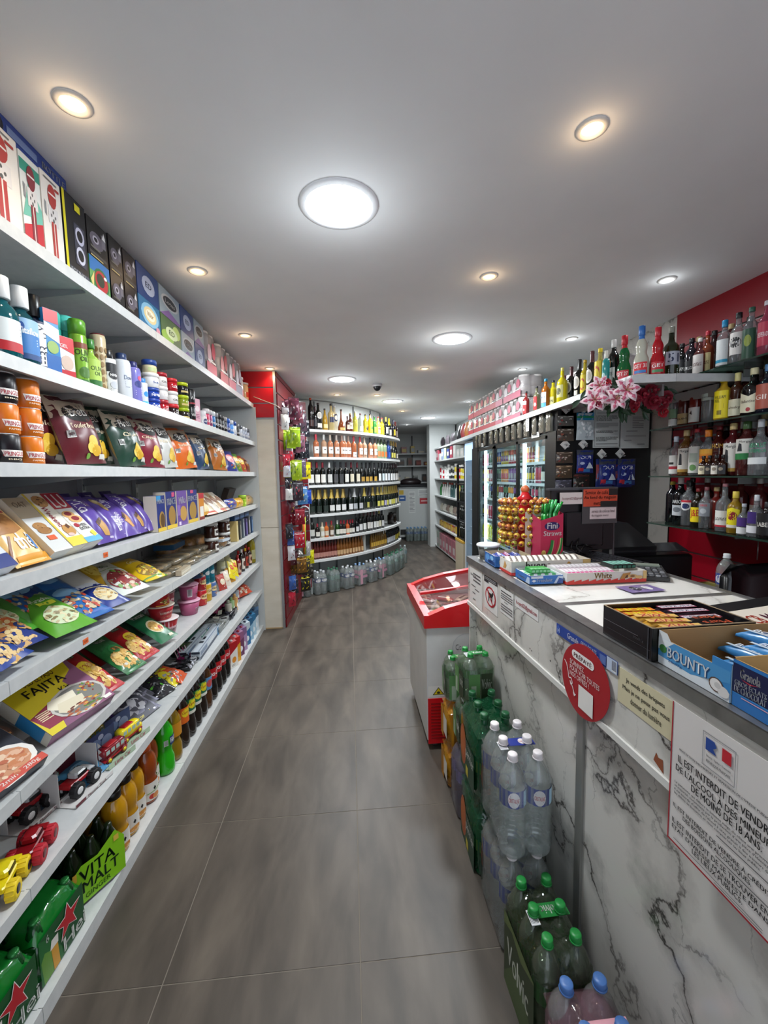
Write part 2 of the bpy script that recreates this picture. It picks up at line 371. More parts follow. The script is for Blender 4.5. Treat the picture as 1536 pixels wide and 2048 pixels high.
@cached
def pouch(w,h,t,col,spec=(),back=None,seed=1,crimp=.07,r=.28,wr=.004,name='pouch',metal=0,topc=None,nb=10,mb_=12):
 """pillow bag with crimped ends and creases, front print follows the bulge"""
 R=random.Random(seed);ph=[(R.uniform(0,6),R.uniform(4,9),R.uniform(2,8),R.uniform(-5,5))for _ in range(4)]
 def th(u,v):
  if v<0 or v>1 or u<0 or u>1:return 0
  vv=min(max((v-crimp)/(1-2*crimp),0),1)
  return t/2*(max(sin(pi*u),0)**.45)*(max(sin(pi*vv),0)**.55)
 def wob(u,v):
  s=sum(sin(a+b*u*2+c*v*3+d*u*v)for a,b,c,d in ph)/4;e=min(u,1-u,v,1-v)*6
  return wr*s*min(e,1)
 def wx(u,v):return-w/2+w*u+(.5-u)*w*.06*sin(pi*v)
 S=lambda u,v,l:(wx(u,v),-(th(u,v)+wob(u,v)+.0007*l+.0004),h*v)
 mb=MB();N,K=nb,mb_
 mt=M(col,r,metal)
 vs=[S(i/N,j/K,0)for j in range(K+1)for i in range(N+1)]
 fs=[(j*(N+1)+i,j*(N+1)+i+1,(j+1)*(N+1)+i+1,(j+1)*(N+1)+i)for j in range(K)for i in range(N)]
 mb.add(vs,fs,mt,True)
 vs=[(wx(i/N,j/K),th(i/N,j/K)+.0004,h*j/K)for j in range(K+1)for i in range(N+1)]
 mb.add(vs,[f[::-1]for f in fs],M(back or col,r,metal),True)
 if topc:art(mb,S,[('r',0,1-crimp*topc[1],1,1,topc[0])],True,.3)
 art(mb,S,spec,True)
 for v in(.0,1-crimp*.6):
  for k in range(3):mb.add([S(0,v+crimp*.12+k*crimp*.18,.5),S(1,v+crimp*.12+k*crimp*.18,.5),S(1,v+crimp*.17+k*crimp*.18,.6),S(0,v+crimp*.17+k*crimp*.18,.6)],[(0,1,2,3)],mt)
 return[(name,mb.mesh(name))]
@cached
def bar(w,h,t,col,spec=(),seed=1,name='bar',r=.25):
 """flat wrapped sweet: lies along x with pinched zigzag ends, print on top (+z)"""
 mb=MB();n=12;R=random.Random(seed)
 def half(u):return t/2*min(1,max(sin(pi*min(max((u-.07)/.86,0),1)),0)**.25 if .07<u<.93 else .04)
 vs=[]
 for i in range(n+1):
  u=i/n;a=half(u)*(1+.1*R.uniform(-1,1));hh=h/2*(.92 if .07<u<.93 else 1.05)
  vs+=[(-w/2+w*u,-hh,t*.3),(-w/2+w*u,-hh*.8,t/2+a),(-w/2+w*u,hh*.8,t/2+a),(-w/2+w*u,hh,t*.3),(-w/2+w*u,hh*.7,t/2-a),(-w/2+w*u,-hh*.7,t/2-a)]
 mb.add(vs,[(i*6+j,i*6+6+j,i*6+6+(j+1)%6,i*6+(j+1)%6)[::-1]for i in range(n)for j in range(6)],M(col,r),True)
 art(mb,S_top(w*.82,h*.74,t+.001,y0=-h*.37),spec)
 return[(name,mb.mesh(name))]
# --- large structure
MBL=marble('marble_laminate','#dcdad3','#c2bdb5');MBT=marble('marble_worktop','#f2f1ec','#e6e3dc','#a09a90',.12,.8,.25)
FL=NM('floor_concrete',[(.25,'#38322d'),(.45,'#4b443d'),(.56,'#554d45'),(.78,'#665d53')],(9,2.6,1),1.0,12,.42,0,.05,.001,.35,s=.4)
nt=FL.node_tree
CE=NM('ceiling_paint',[(.3,'#e3e4e4'),(.7,'#e9eaea')],(1,1,1),3,3,.75)
PILLAR=NM('cream_board',[(.3,'#cfc6b4'),(.7,'#dbd3c3')],(1,1,3),4,6,.7)
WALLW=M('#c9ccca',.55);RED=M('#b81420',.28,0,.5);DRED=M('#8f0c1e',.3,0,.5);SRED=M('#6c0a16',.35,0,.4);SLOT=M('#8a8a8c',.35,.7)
TIMB=M('#b3976b',.7)
# floor and its tiles
mb=MB();mb.box(-1.32,2.3,-1.5,10.7,-.05,-.0012,M('#7a7267',.8));fl=struct('floor',mb)
tm=MB();g=.0016;tm.cbox(g,.6-g,g,.6-g,-.012,0,.0006,FL);tme=tm.mesh('tile')
for i in range(-2,5):
 for j in range(-4,16):
  x,y=-.608+.6*i,1.185+.6*j
  if x>2.2:continue
  t=link('tile',tme,fl);t.location=(x,y,0)
mb=MB();mb.box(-1.34,2.34,-1.5,10.8,CEIL,CEIL+.08,CE);struct('ceiling',mb)
mb=MB();mb.box(-1.36,-1.31,-1.5,4.18,0,CEIL,WALLW);mb.box(-1.36,-1.31,4.18,10.8,0,CEIL,WALLW);struct('wall_left',mb)
mb=MB();mb.box(-1.36,2.34,10.65,10.75,0,CEIL,WALLW);struct('wall_back',mb)
# right wall: plain plaster beyond, red slat panels behind the till
mb=MB();mb.box(2.235,2.3,-1.5,10.65,0,CEIL,WALLW);mb.box(2.222,2.236,2.73,3.7,0,CEIL,MBL)
wr=struct('wall_right',mb)
def slats(parent,p0,p1,z0,z1,pitch,thick,mat,n=Vector((0,-1,0)),first=None):
 """boards one by one between aluminium grooves, on the vertical strip p0-p1"""
 p0=Vector(p0);p1=Vector(p1);z=first if first is not None else z0;e=[z0]
 while z<z1-.02:
  if z>z0+.02:e.append(z)
  z+=pitch
 e.append(z1)
 for a,b in zip(e,e[1:]):
  mb=MB();q=[p0,p1,p1+n*thick,p0+n*thick];q=[(v.x,v.y)for v in q]
  ar=sum(q[i][0]*q[(i+1)%4][1]-q[(i+1)%4][0]*q[i][1]for i in range(4))
  if ar<0:q=q[::-1]
  mb.prism(q,a+.006,b-.006,mat);mb.build('panel',parent)
 mb=MB();q=[p0,p1,p1+n*thick*.35,p0+n*thick*.35];q=[(v.x,v.y)for v in q]
 if ar<0:q=q[::-1]
 mb.prism(q,z0,z1,SLOT);mb.build('groove_rail',parent)
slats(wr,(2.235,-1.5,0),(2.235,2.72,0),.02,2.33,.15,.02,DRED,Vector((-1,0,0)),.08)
mb=MB();mb.box(2.213,2.235,-1.5,2.72,2.336,CEIL,DRED);mb.build('panel',wr)
mb=MB();mb.box(2.212,2.222,2.72,2.728,0,2.0,BLK);struct('trim_1',mb)
# pillar between the left shelving and the back, clad in cream boards with a red slat top
mb=MB();mb.box(-1.31,-.70,4.19,5.3,0,CEIL,PILLAR);pil=struct('wall_pillar',mb)
for a,b in((.012,1.028),(1.034,2.10)):
 mb=MB();mb.box(-1.31,-.702,4.18,4.19,a,b,PILLAR);mb.build('board',pil)
mb=MB();mb.box(-1.3,-.69,4.178,4.18,0,.012,TIMB);struct('baseboard_left',mb)
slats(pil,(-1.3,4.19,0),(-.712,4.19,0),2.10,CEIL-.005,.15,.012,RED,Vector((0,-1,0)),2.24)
mb=MB();mb.box(-.712,-.690,4.17,4.192,0,CEIL,ALU);mb.box(-1.3,-.69,4.172,4.18,2.09,2.102,ALU);mb.build('corner_strip',pil)
P1,P2,P3=Vector((-.695,4.19,0)),Vector((-.655,5.27,0)),Vector((-.53,5.33,0))
d=(P2-P1).normalized();nA=Vector((d.y,-d.x,0))
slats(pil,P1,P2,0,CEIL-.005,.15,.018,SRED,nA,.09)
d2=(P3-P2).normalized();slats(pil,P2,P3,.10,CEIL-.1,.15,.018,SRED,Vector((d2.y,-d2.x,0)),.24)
# --- lights in the ceiling
LEDM=EM('#f4f8ff',14);SPW=EM('#ffcf88',5);SPC=EM('#eaf4ff',8)
@cached
def led():
 a=MB();n=32
 a.lathe([(.15,0),(.15,-.006),(.128,-.010),(.125,-.006)],M('#eceef0',.5),n,cap0=False,cap1=False)
 b=MB();b.lathe([(.001,-.0065),(.126,-.0065),(.126,-.002)],LEDM,n)
 return[('frame',a.mesh('frame')),('diffuser',b.mesh('diffuser'))]
@cached
def spot(c):
 a=MB();a.lathe([(.046,0),(.046,-.004),(.034,-.008),(.031,-.004),(.030,.0)],M('#cfcdc8',.4),20,cap0=False,cap1=False)
 b=MB();b.lathe([(.001,-.003),(.027,-.003),(.030,0)],SPC if c else SPW,16)
 return[('trim_ring',a.mesh('trim_ring')),('lamp',b.mesh('lamp'))]
def light(kind,x,y,z,watts,col,size,name):
 l=bpy.data.lights.new(name,kind);l.energy=watts;l.color=col
 if kind=='AREA':l.shape='DISK';l.size=size
 elif kind=='SPOT':l.spot_size=radians(130);l.spot_blend=1;l.shadow_soft_size=size
 else:l.shadow_soft_size=size
 o=bpy.data.objects.new(name,l);COL.objects.link(o);o.location=(x,y,z);return o
LEDS=[(-.013,1.685),(.803,3.217),(-.054,4.544),(.621,5.873),(1.45,7.6)]
for i,(x,y)in enumerate(LEDS):
 inst(led(),'ceiling_panel_light','%s large round white ceiling panel light from the entrance'%nth(i),'ceiling light',(x,y,CEIL),0,'round panel lights in the ceiling')
 light('AREA',x,y,CEIL-.02,LED_W,(.90,.96,1),.25,'panel_lamp');light('POINT',x,y,CEIL-.22,LED_W*.08,(.86,.94,1),.11,'panel_halo_fill')  # the point lamp is an added fill that brightens the ceiling round the panel
SP=[(x,y,0)for y in(1.29,2.222,3.17,4.10)for x in(-.723,.753)]+[(1.741,y,1)for y in(2.224,3.199,4.127)]+[(-.13,5.39,0),(.376,5.435,0),(1.72,5.95,1),(.876,6.785,0),(1.2,8.6,1)]
WHERE={(-.723,1.29):'above the microphone boxes',(.753,1.29):'nearest above the counter',(-.723,2.222):'above the scented tissue boxes',(.753,2.222):'beyond the counter, second of the right-hand row',
 (-.723,3.17):'above the paper roll packs',(.753,3.17):'in the middle of the aisle',(-.723,4.1):'right before the red topped pillar',(.753,4.1):'beyond the second round panel light'}
for i,(x,y,c)in enumerate(SP):
 wh=WHERE.get((x,y))or['','','','','','','','','in front of the red wall','above the bottles over the fridge','above the paper rolls over the fridge','above the left end of the curved bottle shelves','beside the dome camera','over the far end of the fridge shelf','beyond the curved bottle shelves','far back near the white chest freezer'][i]
 inst(spot(c),'recessed_spotlight','small round %s ceiling spotlight %s'%('white' if c else 'warm glowing',wh),'spotlight',(x,y,CEIL),0,'small ceiling spotlights')
 light('SPOT',x,y,CEIL-.015,SPOT_W,(.92,.97,1)if c else(1,.78,.5),.03,'spot_lamp');light('POINT',x,y,CEIL-.05,SPOT_W*.045,(.92,.97,1)if c else(1,.7,.42),.03,'spot_halo_fill')  # added point fill below each spot, puts a halo on the ceiling
# dome camera
a=MB();a.lathe([(.055,0),(.056,-.018),(.05,-.03)],M('#c8c9ca',.4),18,cap1=False);b=MB();b.ball(0,0,-.035,.042,BLK,14,8)
r=link('dome_camera',a.mesh('dome_camera'));r.location=(.335,4.80,CEIL);tag(r,'white and black dome security camera on the ceiling','camera');b.build('lens_dome',r)
# --- left wall shelving
SZ=[2.225,1.865,1.575,1.27,1.005,.70,.415,.05];FX,WX=-.90,-1.295
SHM=NM('shelf_enamel',[(.3,'#c2c5c5'),(.7,'#cdcfce')],(1,1,1),30,3,.35,world=True)
SHELFNAME=['top','second','third','fourth','fifth','sixth','seventh','bottom']
un=thing('shop_shelving','long white metal wall shelving of eight full shelves along the left wall','shelves',(-1.295,1.5,0))
def child(mb,name):o=mb.build(name,un);o.location=(1.295,-1.5,0);return o
ye=[-.9,.10,1.12,2.13,3.14,4.15]
for k,z in enumerate(SZ):
 for a,b in zip(ye,ye[1:]):
  mb=MB();z0=z-.022;zl=z-.034 if k<7 else .0
  mb.xprism([(WX,z0),(FX-.012,z0),(FX-.012,z),(WX,z)],0,1,SHM);mb.v=[(p[1],a+.001+(b-a-.002)*p[0],p[2])for p in mb.v]
  mb.box(FX-.012,FX,a+.001,b-.001,zl,z+.004,SHM);mb.f=mb.f;child(mb,'shelf')
for y in[1.12+.505*i for i in range(-3,7)]:
 mb=MB();mb.box(WX-.012,WX+.012,y-.014,y+.014,0,2.5,M('#b9bcbd',.4,.5))
 for i in range(40):mb.box(WX+.012,WX+.0125,y-.007,y-.003,.1+i*.06,.13+i*.06,BLK);mb.box(WX+.012,WX+.0125,y+.003,y+.007,.1+i*.06,.13+i*.06,BLK)
 child(mb,'upright')
 for k,z in enumerate(SZ[:-1]):
  mb=MB();mb.xprism([(WX+.01,z-.075),(FX-.02,z-.034),(FX-.02,z-.023),(WX+.01,z-.023)],y-.0025,y+.0025,M('#9a9d9e',.4,.5));mb.v=[(p[1],p[0],p[2])for p in mb.v]
  child(mb,'bracket')
mb=MB();mb.box(-1.31,-1.305,-.9,4.17,0,2.5,M('#a9adad',.5));child(mb,'back_panel')
mb=MB();mb.box(-1.305,-.885,4.152,4.168,0,2.2,M('#c3c7c6',.45));child(mb,'side_panel')
# --- curved bottle shelving
ARC=[(-.535,5.37),(-.30,5.50),(-.03,5.68),(.30,6.0),(.60,6.42),(.80,6.85),(.86,7.1)]
def arc(t):  # smooth curve through the points, t in 0..1
 n=len(ARC)-1;s=min(max(t,0),.9999)*n;i=int(s);f=s-i
 P=[Vector(ARC[max(i-1,0)]),Vector(ARC[i]),Vector(ARC[i+1]),Vector(ARC[min(i+2,n)])]
 p=.5*((2*P[1])+(-P[0]+P[2])*f+(2*P[0]-5*P[1]+4*P[2]-P[3])*f*f+(-P[0]+3*P[1]-3*P[2]+P[3])*f**3)
 dd=.5*((-P[0]+P[2])+2*(2*P[0]-5*P[1]+4*P[2]-P[3])*f+3*(-P[0]+3*P[1]-3*P[2]+P[3])*f*f)
 return p,dd.normalized()
def arcin(t,inset):
 p,d=arc(t);return Vector((p.x-d.y*inset,p.y+d.x*inset)),d
GZ=[2.125,1.775,1.415,1.035,.72,.44]
gd=thing('curved_shelving','curved white shelving stacked with wine and spirits at the end of the aisle','shelves',(-.2,6.2,0))
NA=24
def gchild(mb,name):o=mb.build(name,gd);o.location=(.2,-6.2,0);return o
for z in GZ:
 mb=MB();f_=[arcin(i/NA,0)[0]for i in range(NA+1)];b_=[arcin(i/NA,.30)[0]for i in range(NA+1)]
 for i in range(NA):mb.prism([tuple(f_[i]),tuple(f_[i+1]),tuple(b_[i+1]),tuple(b_[i])],z-.032,z,M('#dcdedd',.35))
 gchild(mb,'shelf')
for k in range(6):  # back panels between slotted uprights
 mb=MB();a,b=k/6,(k+1)/6;n=4
 p=[arcin(a+(b-a)*i/n,.305)[0]for i in range(n+1)];q=[arcin(a+(b-a)*i/n,.33)[0]for i in range(n+1)]
 for i in range(n):mb.prism([tuple(p[i]),tuple(p[i+1]),tuple(q[i+1]),tuple(q[i])],0,CEIL-.01,M('#bfc2c0',.5))
 gchild(mb,'back_panel')
 mb=MB();p,d=arcin(a+.002,.30);mb.rod((p.x,p.y,0),(p.x,p.y,CEIL-.02),.012,M('#9fa3a4',.4,.6),4);gchild(mb,'upright')
mb=MB();p,d=arcin(0,0);q,_=arcin(0,.3);mb.prism([(p.x,p.y),(p.x+.012,p.y+.006),(q.x+.012,q.y+.006),(q.x,q.y)],0,2.12,M('#cfd2d1',.4));gchild(mb,'side_panel')
mb=MB()
for i in range(NA):a,b,c,e=arcin(i/NA,.06)[0],arcin((i+1)/NA,.06)[0],arcin((i+1)/NA,.08)[0],arcin(i/NA,.08)[0];mb.prism([tuple(a),tuple(b),tuple(c),tuple(e)],0,.07,M('#c8cac9',.5))
gchild(mb,'plinth')
def arc_at_px(px,z,inset):  # parameter where the inset curve stands at column px
 best=min((i/400 for i in range(401)),key=lambda t:abs(colpx(arcin(t,inset)[0],z)-px));p,d=arcin(best,inset);return p,math.atan2(d.y,d.x)
def colpx(p,z):
 v=Vector((p.x,p.y,z-HC));return 768+FPX*v.dot(rt2)/v.dot(fw)
# --- goods on the left wall shelving (fronts face +x)
QL=radians(90);XF=-.925
def yw(k,p0,p1):a,b=Y(p0,XF,SZ[k]),Y(p1,XF,SZ[k]);return(a+b)/2,b-a
def PL(k,y,proto,name,label,cat,dx=0,dz=0,tilt=0,spin=0,group=None,lean=0,sc=1):
 """stand a product on shelf k: dx back from the front line, tilt leans it back"""
 if sc:spin-={1:20,2:8,5:16,7:22}.get(k,0)
 if sc:y=min(y*(1+{1:min(dx,.12),2:min(dx,.06),3:min(dx,.03),5:min(max(dx,0),.07),7:.015}.get(k,0)/.925),4.10 if y<4.10 else y)
 return inst(proto,name,label,cat,(XF-dx,y,SZ[k]+.0015+dz),(-radians(tilt),radians(lean),QL+radians(spin)),group)
def box_row(k,p0,p1,h,d,col,front,name,label,cat,dz=0,dx=0,group=None,**kw):
 y,w=yw(k,p0,p1);return PL(k,y,carton(round(w-.004,3),d,h,col,tuple(front),**kw),name,label,cat,d/2+dx,dz,group=group,sc=0)
# --- top shelf -------------------------------------------------------------
def mic(c1,bg):
 return[('p',[(.1,.52),(.2,.5),(.2,.66),(.1,.68)],'#8a8c8e'),('r',.28,.45,.78,.66,'#d9d6d4'),('r',.40,.08,.64,.48,c1),('r',.50,.08,.54,.48,'#e9d8d0'),
   ('e',.52,.78,.21,.14,c1),('r',.34,.79,.70,.81,'#e8e6e0'),('e',.42,.55,.03,.02,'#555555'),('e',.52,.60,.03,.02,'#555555'),('e',.62,.55,.03,.02,'#555555'),('e',.52,.5,.04,.025,'#555555'),
   ('l',.15,.93,.8,.97,1,'#777777'),('l',.15,.03,.7,.06,1,'#777777'),('r',.68,.88,.9,.91,c1)]
box_row(0,-34,50,.265,.10,'#e6e2db',mic('#a8322c',0),'microphone_box','white carton with red karaoke microphone, nearest on the top shelf','box')
box_row(0,51,92,.255,.10,'#dfe3df',[('r',0,.8,1,.93,'#2f8d78'),('p',[(0,.3),(.4,.75),(1,.5),(1,.2),(.5,.35)],'#6fb7a4'),('p',[(0,0),(1,.1),(1,.35),(0,.2)],'#b8232c')]+mic('#7e2630',0)[:-3],'microphone_box','carton with dark red microphone on a green and red splashed front','box')
box_row(0,93,133,.262,.10,'#e6e2db',mic('#a8322c',0),'microphone_box','white carton with red microphone beside the yellow edged speaker box','box')
inst(carton(.09,.33,.055,'#27408c',()),'box','x','box',(0,0,-9))if 0 else None
r=inst(carton(.36,.10,.062,'#27408c',(('r',0,0,.07,1,'#dfe8ee'),('e',.2,.5,.07,.42,'#101522'),('e',.2,.5,.05,.3,'#2b3040'),('r',.3,.3,.62,.7,'#6f86b8'),('t','BOTTLE',.68,.35,.97,.72,'#d6dbe6')),r=.3),'bottle_box','long blue drinking bottle carton lying across the microphone boxes','box',(-.99,1.42,2.225+.268),(0,0,QL))
r.scale=(1,1,.88)
box_row(0,135,181,.27,.12,'#17171c',[('r',0,0,.1,1,'#d9cf1d'),('r',.1,0,1,.12,'#4a4d58'),('r',.42,.2,.9,.7,'#3a3b4a'),('e',.66,.33,.2,.11,'#c9c9d8'),('e',.66,.33,.13,.07,'#0c0c12'),('e',.66,.57,.2,.11,'#b8b8cc'),('e',.66,.57,.13,.07,'#0c0c12'),('r',.5,.86,.75,.95,'#d8cf20'),('t','SOUND',.15,.05,.8,.11,'#e8e8e8')],'speaker_box','black speaker carton with a yellow edge marked SOUND','box')
box_row(0,182,223,.125,.12,'#5f9f5b',[('r',0,.6,1,1,'#2b6fb0'),('e',.55,.42,.40,.38,'#2f6b3c'),('e',.55,.42,.33,.31,'#b3202a'),('e',.5,.45,.2,.2,'#243021'),('p',[(0,.3),(.2,.6),(.12,.1)],'#d9c77a'),('e',.75,.6,.08,.05,'#e8e8e4')],'toy_box','green and blue carton with a round red picture under a black carton','box')
CLIP=[('r',.08,.08,.92,.16,'#4a4644'),('e',.45,.5,.34,.22,'#5f5a66'),('e',.40,.52,.15,.10,'#a9a5b2'),('e',.40,.52,.09,.06,'#1c1a22'),('r',.68,.45,.9,.8,'#6e6a74'),('p',[(.72,.7),(.82,.9),(.9,.68)],'#d8d8d8'),('r',.1,.02,.7,.05,'#c9b47a'),('l',.12,.24,.6,.30,2,'#8d8a80')]
box_row(0,182,223,.135,.12,'#121114',CLIP,'lamp_box','black carton with a silver eye picture stacked over the round picture carton','box',dz=.127)
for a,(p0,p1)in enumerate(((225,252),(253,279))):
 for b in range(2):
  box_row(0,p0,p1,.135,.12,'#141216' if a==0 else '#1a1114',CLIP,'lamp_box','black carton with a silver eye picture, %s of the %s pile of two'%(('lower','upper')[b],('nearer','farther')[a]),'box',dz=b*.1365,group='black cartons piled on the top shelf')
TIS=[[('e',.5,.55,.42,.38,'#7fb6d8'),('e',.5,.55,.30,.27,'#d9c998'),('e',.5,.55,.22,.18,'#e9e4d0'),('t','Vilor',.34,.48,.66,.64,'#b89c4a'),('e',.85,.2,.1,.12,'#c98aa0')],
       [('e',.3,.3,.3,.22,'#8fb64a'),('e',.75,.65,.2,.25,'#b7cf6c'),('e',.5,.5,.3,.22,'#cfe0b0'),('t','ED',.36,.42,.64,.60,'#2a3a2a')],
       [('e',.5,.6,.42,.26,'#b9bcc0'),('e',.5,.6,.34,.20,'#2a2c33'),('t','Lotus',.26,.53,.74,.68,'#e4e4e4'),('p',[(0,0),(.4,.3),(1,.1),(1,0)],'#7b5c98')],
       [('e',.5,.5,.3,.3,'#a9b4cf'),('t','ED',.36,.42,.64,.60,'#23305a')]]
TC=['#2f6f9c','#4f6b45','#8fa0ad','#24407a']
q=0
for p0,p1,sq in((280,323,(0,3)),(324,364,(1,2)),(365,391,(2,3)),(392,411,(3,2))):
 for b,s in enumerate(sq):
  box_row(0,p0,p1,.138,.13,TC[s],TIS[s],'tissue_box','%s tissue carton, %s in the %s pile from the pillar'%(('blue with a cream oval','leafy green','pale grey with a dark oval','deep blue')[s],('lower','upper')[b],nth(3-q)),'box',dz=b*.14,group='tissue cartons on the top shelf')
 q+=1
def rolls(nx,nz,c1,c2,film='#e8dfe0'):
 """shrink-wrapped paper rolls: rolls as parts inside a printed film"""
 mb=MB();r,h=.052,.095;W,H=nx*2*r,nz*h
 mb.cbox(-W/2,W/2,-.105,.105,0,H,.03,G(film,.30,.12,.7,'#f2f2f2',60),True)
 art(mb,S_plane(W*.98,H,y=-.106),[('r',.0,.0,1,.30,c1),('e',.3,.5,.2,.22,c2),('e',.72,.62,.2,.2,c1),('r',.1,.32,.9,.36,'#f0eaea')])
 out=[('film',mb.mesh('film'))]
 rm=MB();rm.lathe([(.02,.002),(r*.96,.002),(r*.96,h-.003),(.02,h-.003)],M('#efebe8',.8),14);rm.lathe([(.02,h-.003),(.019,h-.02)],'#a08a6a',10,cap0=False,cap1=False);me=rm.mesh('roll')
 return out,me,nx,nz,r,h
def place_rolls(tpl,loc,rz,name,label,group=None):
 out,me,nx,nz,r,h=tpl;o=inst(out,name,label,'paper rolls',loc,rz,group)
 for i in range(nx):
  for j in range(nz):
   for y in(-r,r):c=link('roll',me,o);c.location=(-nx*r+r+2*r*i,y,j*h)
 return o
RT={c:rolls(2,3,*c)for c in(('#c43a52','#e4b9c4'),('#b8202a','#d98a90'),('#8f98a8','#cfd4dc'),('#d5586a','#e8d9dc'))}
for i,(p,c,wd)in enumerate(((425,('#c43a52','#e4b9c4'),'pink printed pack of paper rolls beside the tissue cartons'),(450,('#b8202a','#d98a90'),'red printed pack of paper rolls under the ceiling'),(466,('#d5586a','#e8d9dc'),'rose printed pack of paper rolls, second from the pillar'),(479,('#8f98a8','#cfd4dc'),'grey printed pack of paper rolls, nearest the pillar'))):
 place_rolls(RT[c],(XF-.105,Y(p,XF,2.225),2.227),QL,'paper_roll_pack',wd,'paper roll packs on the top shelf')
PL(0,Y(490,XF,2.225),jar(.2,.05,'#c9c4c0','#e8e8e8',(('r',0,0,1,.5,'#a83030'),),.08),'kitchen_roll','tall white and red kitchen roll standing near the pillar','kitchen roll',.06)
PL(0,Y(500,XF,2.225),jar(.19,.05,'#dfb98a','#f0ece4',(('r',.2,.3,.8,.7,'#c8402a'),),.08),'kitchen_roll','orange and white kitchen roll, last before the pillar','kitchen roll',.06)
# --- second shelf: bottles, cans, tubes ---------------------------------
k=1;z=SZ[1]
def S2(px,proto,name,label,cat,dx=.04,**kw):return PL(1,Y(px,XF,z),proto,name,label,cat,dx,**kw)
mouth=bottle('squat',.235,.042,G('#0e5a66',.55,.05,.5,'#3b9aa8'),'#e9ecec',.74,.52,(.10,.60,(('r',0,0,1,1,'#2f74b8'),('r',0,.62,1,1,'#8fb6d8'),('e',.25,.8,.1,.1,'#1d4f9c'),('t','Vitaflow',.12,.62,.9,.78,'#ffffff'),('l',.15,.35,.8,.55,3,'#cfe0f0'),('r',0,0,1,.14,'#16427c'))),sy=.72)
S2(12,bottle('squat',.235,.042,G('#0b6e78',.55,.05,.5,'#4fb0b8'),'#e4e8e8',.74,.52,(.12,.5,(('r',0,0,1,1,'#dfe8e8'),('r',0,0,1,.3,'#b81e28'),('l',.1,.5,.9,.8,3,'#888888'))),sy=.72),'mouthwash','teal mouthwash bottle with a red and white label','bottle')
S2(50,mouth,'mouthwash','blue teal mouthwash bottle with a tall white cap','bottle')
S2(78,bottle('squat',.235,.036,'#0c1a33','#0b0b0d',.72,.5,(.05,.65,(('r',0,0,1,1,'#16264d'),('r',.25,.05,.75,.95,'#e6e8ea'),('t','FEBRILUM',.3,.08,.7,.92,'#101a33',90))),sy=.8),'lotion_bottle','dark navy bottle with upright white FEBRILUM lettering','bottle')
S2(102,carton(.045,.035,.20,'#2a7fb8',(('r',0,.8,1,1,'#c42a33'),('p',[(0,.8),(1,.72),(1,.5),(0,.6)],'#e9eef0'),('r',0,0,1,.3,'#1b5fa8'),('e',.5,.42,.4,.1,'#8fae5a'))),'toothpaste_carton','slim blue and red toothpaste carton standing on end','box',.02)
S2(128,carton(.052,.04,.135,'#e8e8e6',(('r',0,.86,1,1,'#c4202a'),('p',[(0,.86),(1,.86),(1,.62),(0,.74)],'#c4202a'),('t','GEL',.1,.74,.6,.82,'#ffffff'),('e',.5,.38,.4,.18,'#c8b0a0'),('r',0,0,1,.2,'#b81c26'))),'gel_tube','small red and white styling gel tube carton','box',.02)
@cached
def aero(h,r,col,cap,spec,capr=1.0,capz=.78):
 mb=MB();mb.lathe([(r*.97,0),(r,.004),(r,h*capz-.006),(r*.93,h*capz)],M(col,.25,.2),16);art(mb,S_cyl(r,h*.03,h*(capz-.03),1.3),spec,True)
 c=MB();c.lathe([(r*capr,h*capz),(r*capr,h*.97),(r*capr*.86,h),(r*.3,h+.0005)],M(cap,.3),16)
 return[('spray_can',mb.mesh('spray_can')),('cap',c.mesh('cap'))]
TE=(('r',0,.72,1,.86,'#cfd64a'),('l',.2,.3,.8,.6,3,'#d8f0ea'),('e',.5,.6,.14,.06,'#eef6f2'),('r',0,0,1,.12,'#c9d0c8'),('t','HAIR',.2,.14,.8,.24,'#22302e'))
S2(112,aero(.25,.026,'#3fb3a4','#58c9ba',TE),'spray_can','nearer of two tall teal hairspray cans','spray can',.1,group='teal hairspray cans')
S2(139,aero(.25,.026,'#3fb3a4','#58c9ba',TE),'spray_can','farther of two tall teal hairspray cans','spray can',.085,group='teal hairspray cans')
OL=(('r',0,.74,1,.86,'#7b3a20'),('t','OLIVE',.08,.60,.92,.72,'#22300c'),('t','OIL',.3,.48,.7,.58,'#22300c'),('e',.5,.25,.3,.12,'#3d6b1c'),('r',0,0,1,.1,'#2f6b2a'))
S2(162,aero(.235,.027,'#7fb23a','#5d9c2c',OL),'spray_can','bright green olive oil hairspray can with a brown band','spray can')
S2(186,bottle('squat',.19,.030,'#8fb84a','#2f7a2a',.82,.5,(.06,.6,(('r',0,0,1,1,'#a9c85a'),('t','OLIVE',.1,.6,.9,.75,'#2c4a14'),('t','OIL',.3,.42,.7,.56,'#2c4a14'),('r',0,0,1,.25,'#2c6b30')))),'lotion_bottle','pale green olive oil lotion bottle with a dark green foot','bottle')
S2(203,can(.235,.027,'#c9b894','#6a1a1e',tuple(('e',.12+.25*(i%4),.12+.13*(i//4),.09,.05,'#8a6a3a')for i in range(24)),name='spray_can'),'spray_can','cream and gold honeycomb patterned can with a dark red lid','spray can',.06)
S2(220,bottle('lotion',.185,.029,'#e6e7e8','#101114',.80,.7,(.04,.7,(('r',0,.72,1,1,'#15171c'),('e',.5,.62,.38,.14,'#15171c'),('t','NIVEA',.22,.58,.78,.66,'#ffffff'),('e',.5,.3,.3,.12,'#b8bcc4'),('l',.2,.08,.8,.2,2,'#888888')))),'roll_on','white deodorant bottle with a black shoulder and black cap','bottle')
S2(248,bottle('lotion',.20,.034,'#d5dadf','#20355e',.86,.6,(.06,.75,(('t','Dove',.2,.55,.8,.68,'#5a6a8a'),('l',.25,.3,.75,.5,4,'#8a93a3')))),'lotion_bottle','white soap bottle with a dark blue cap','bottle')
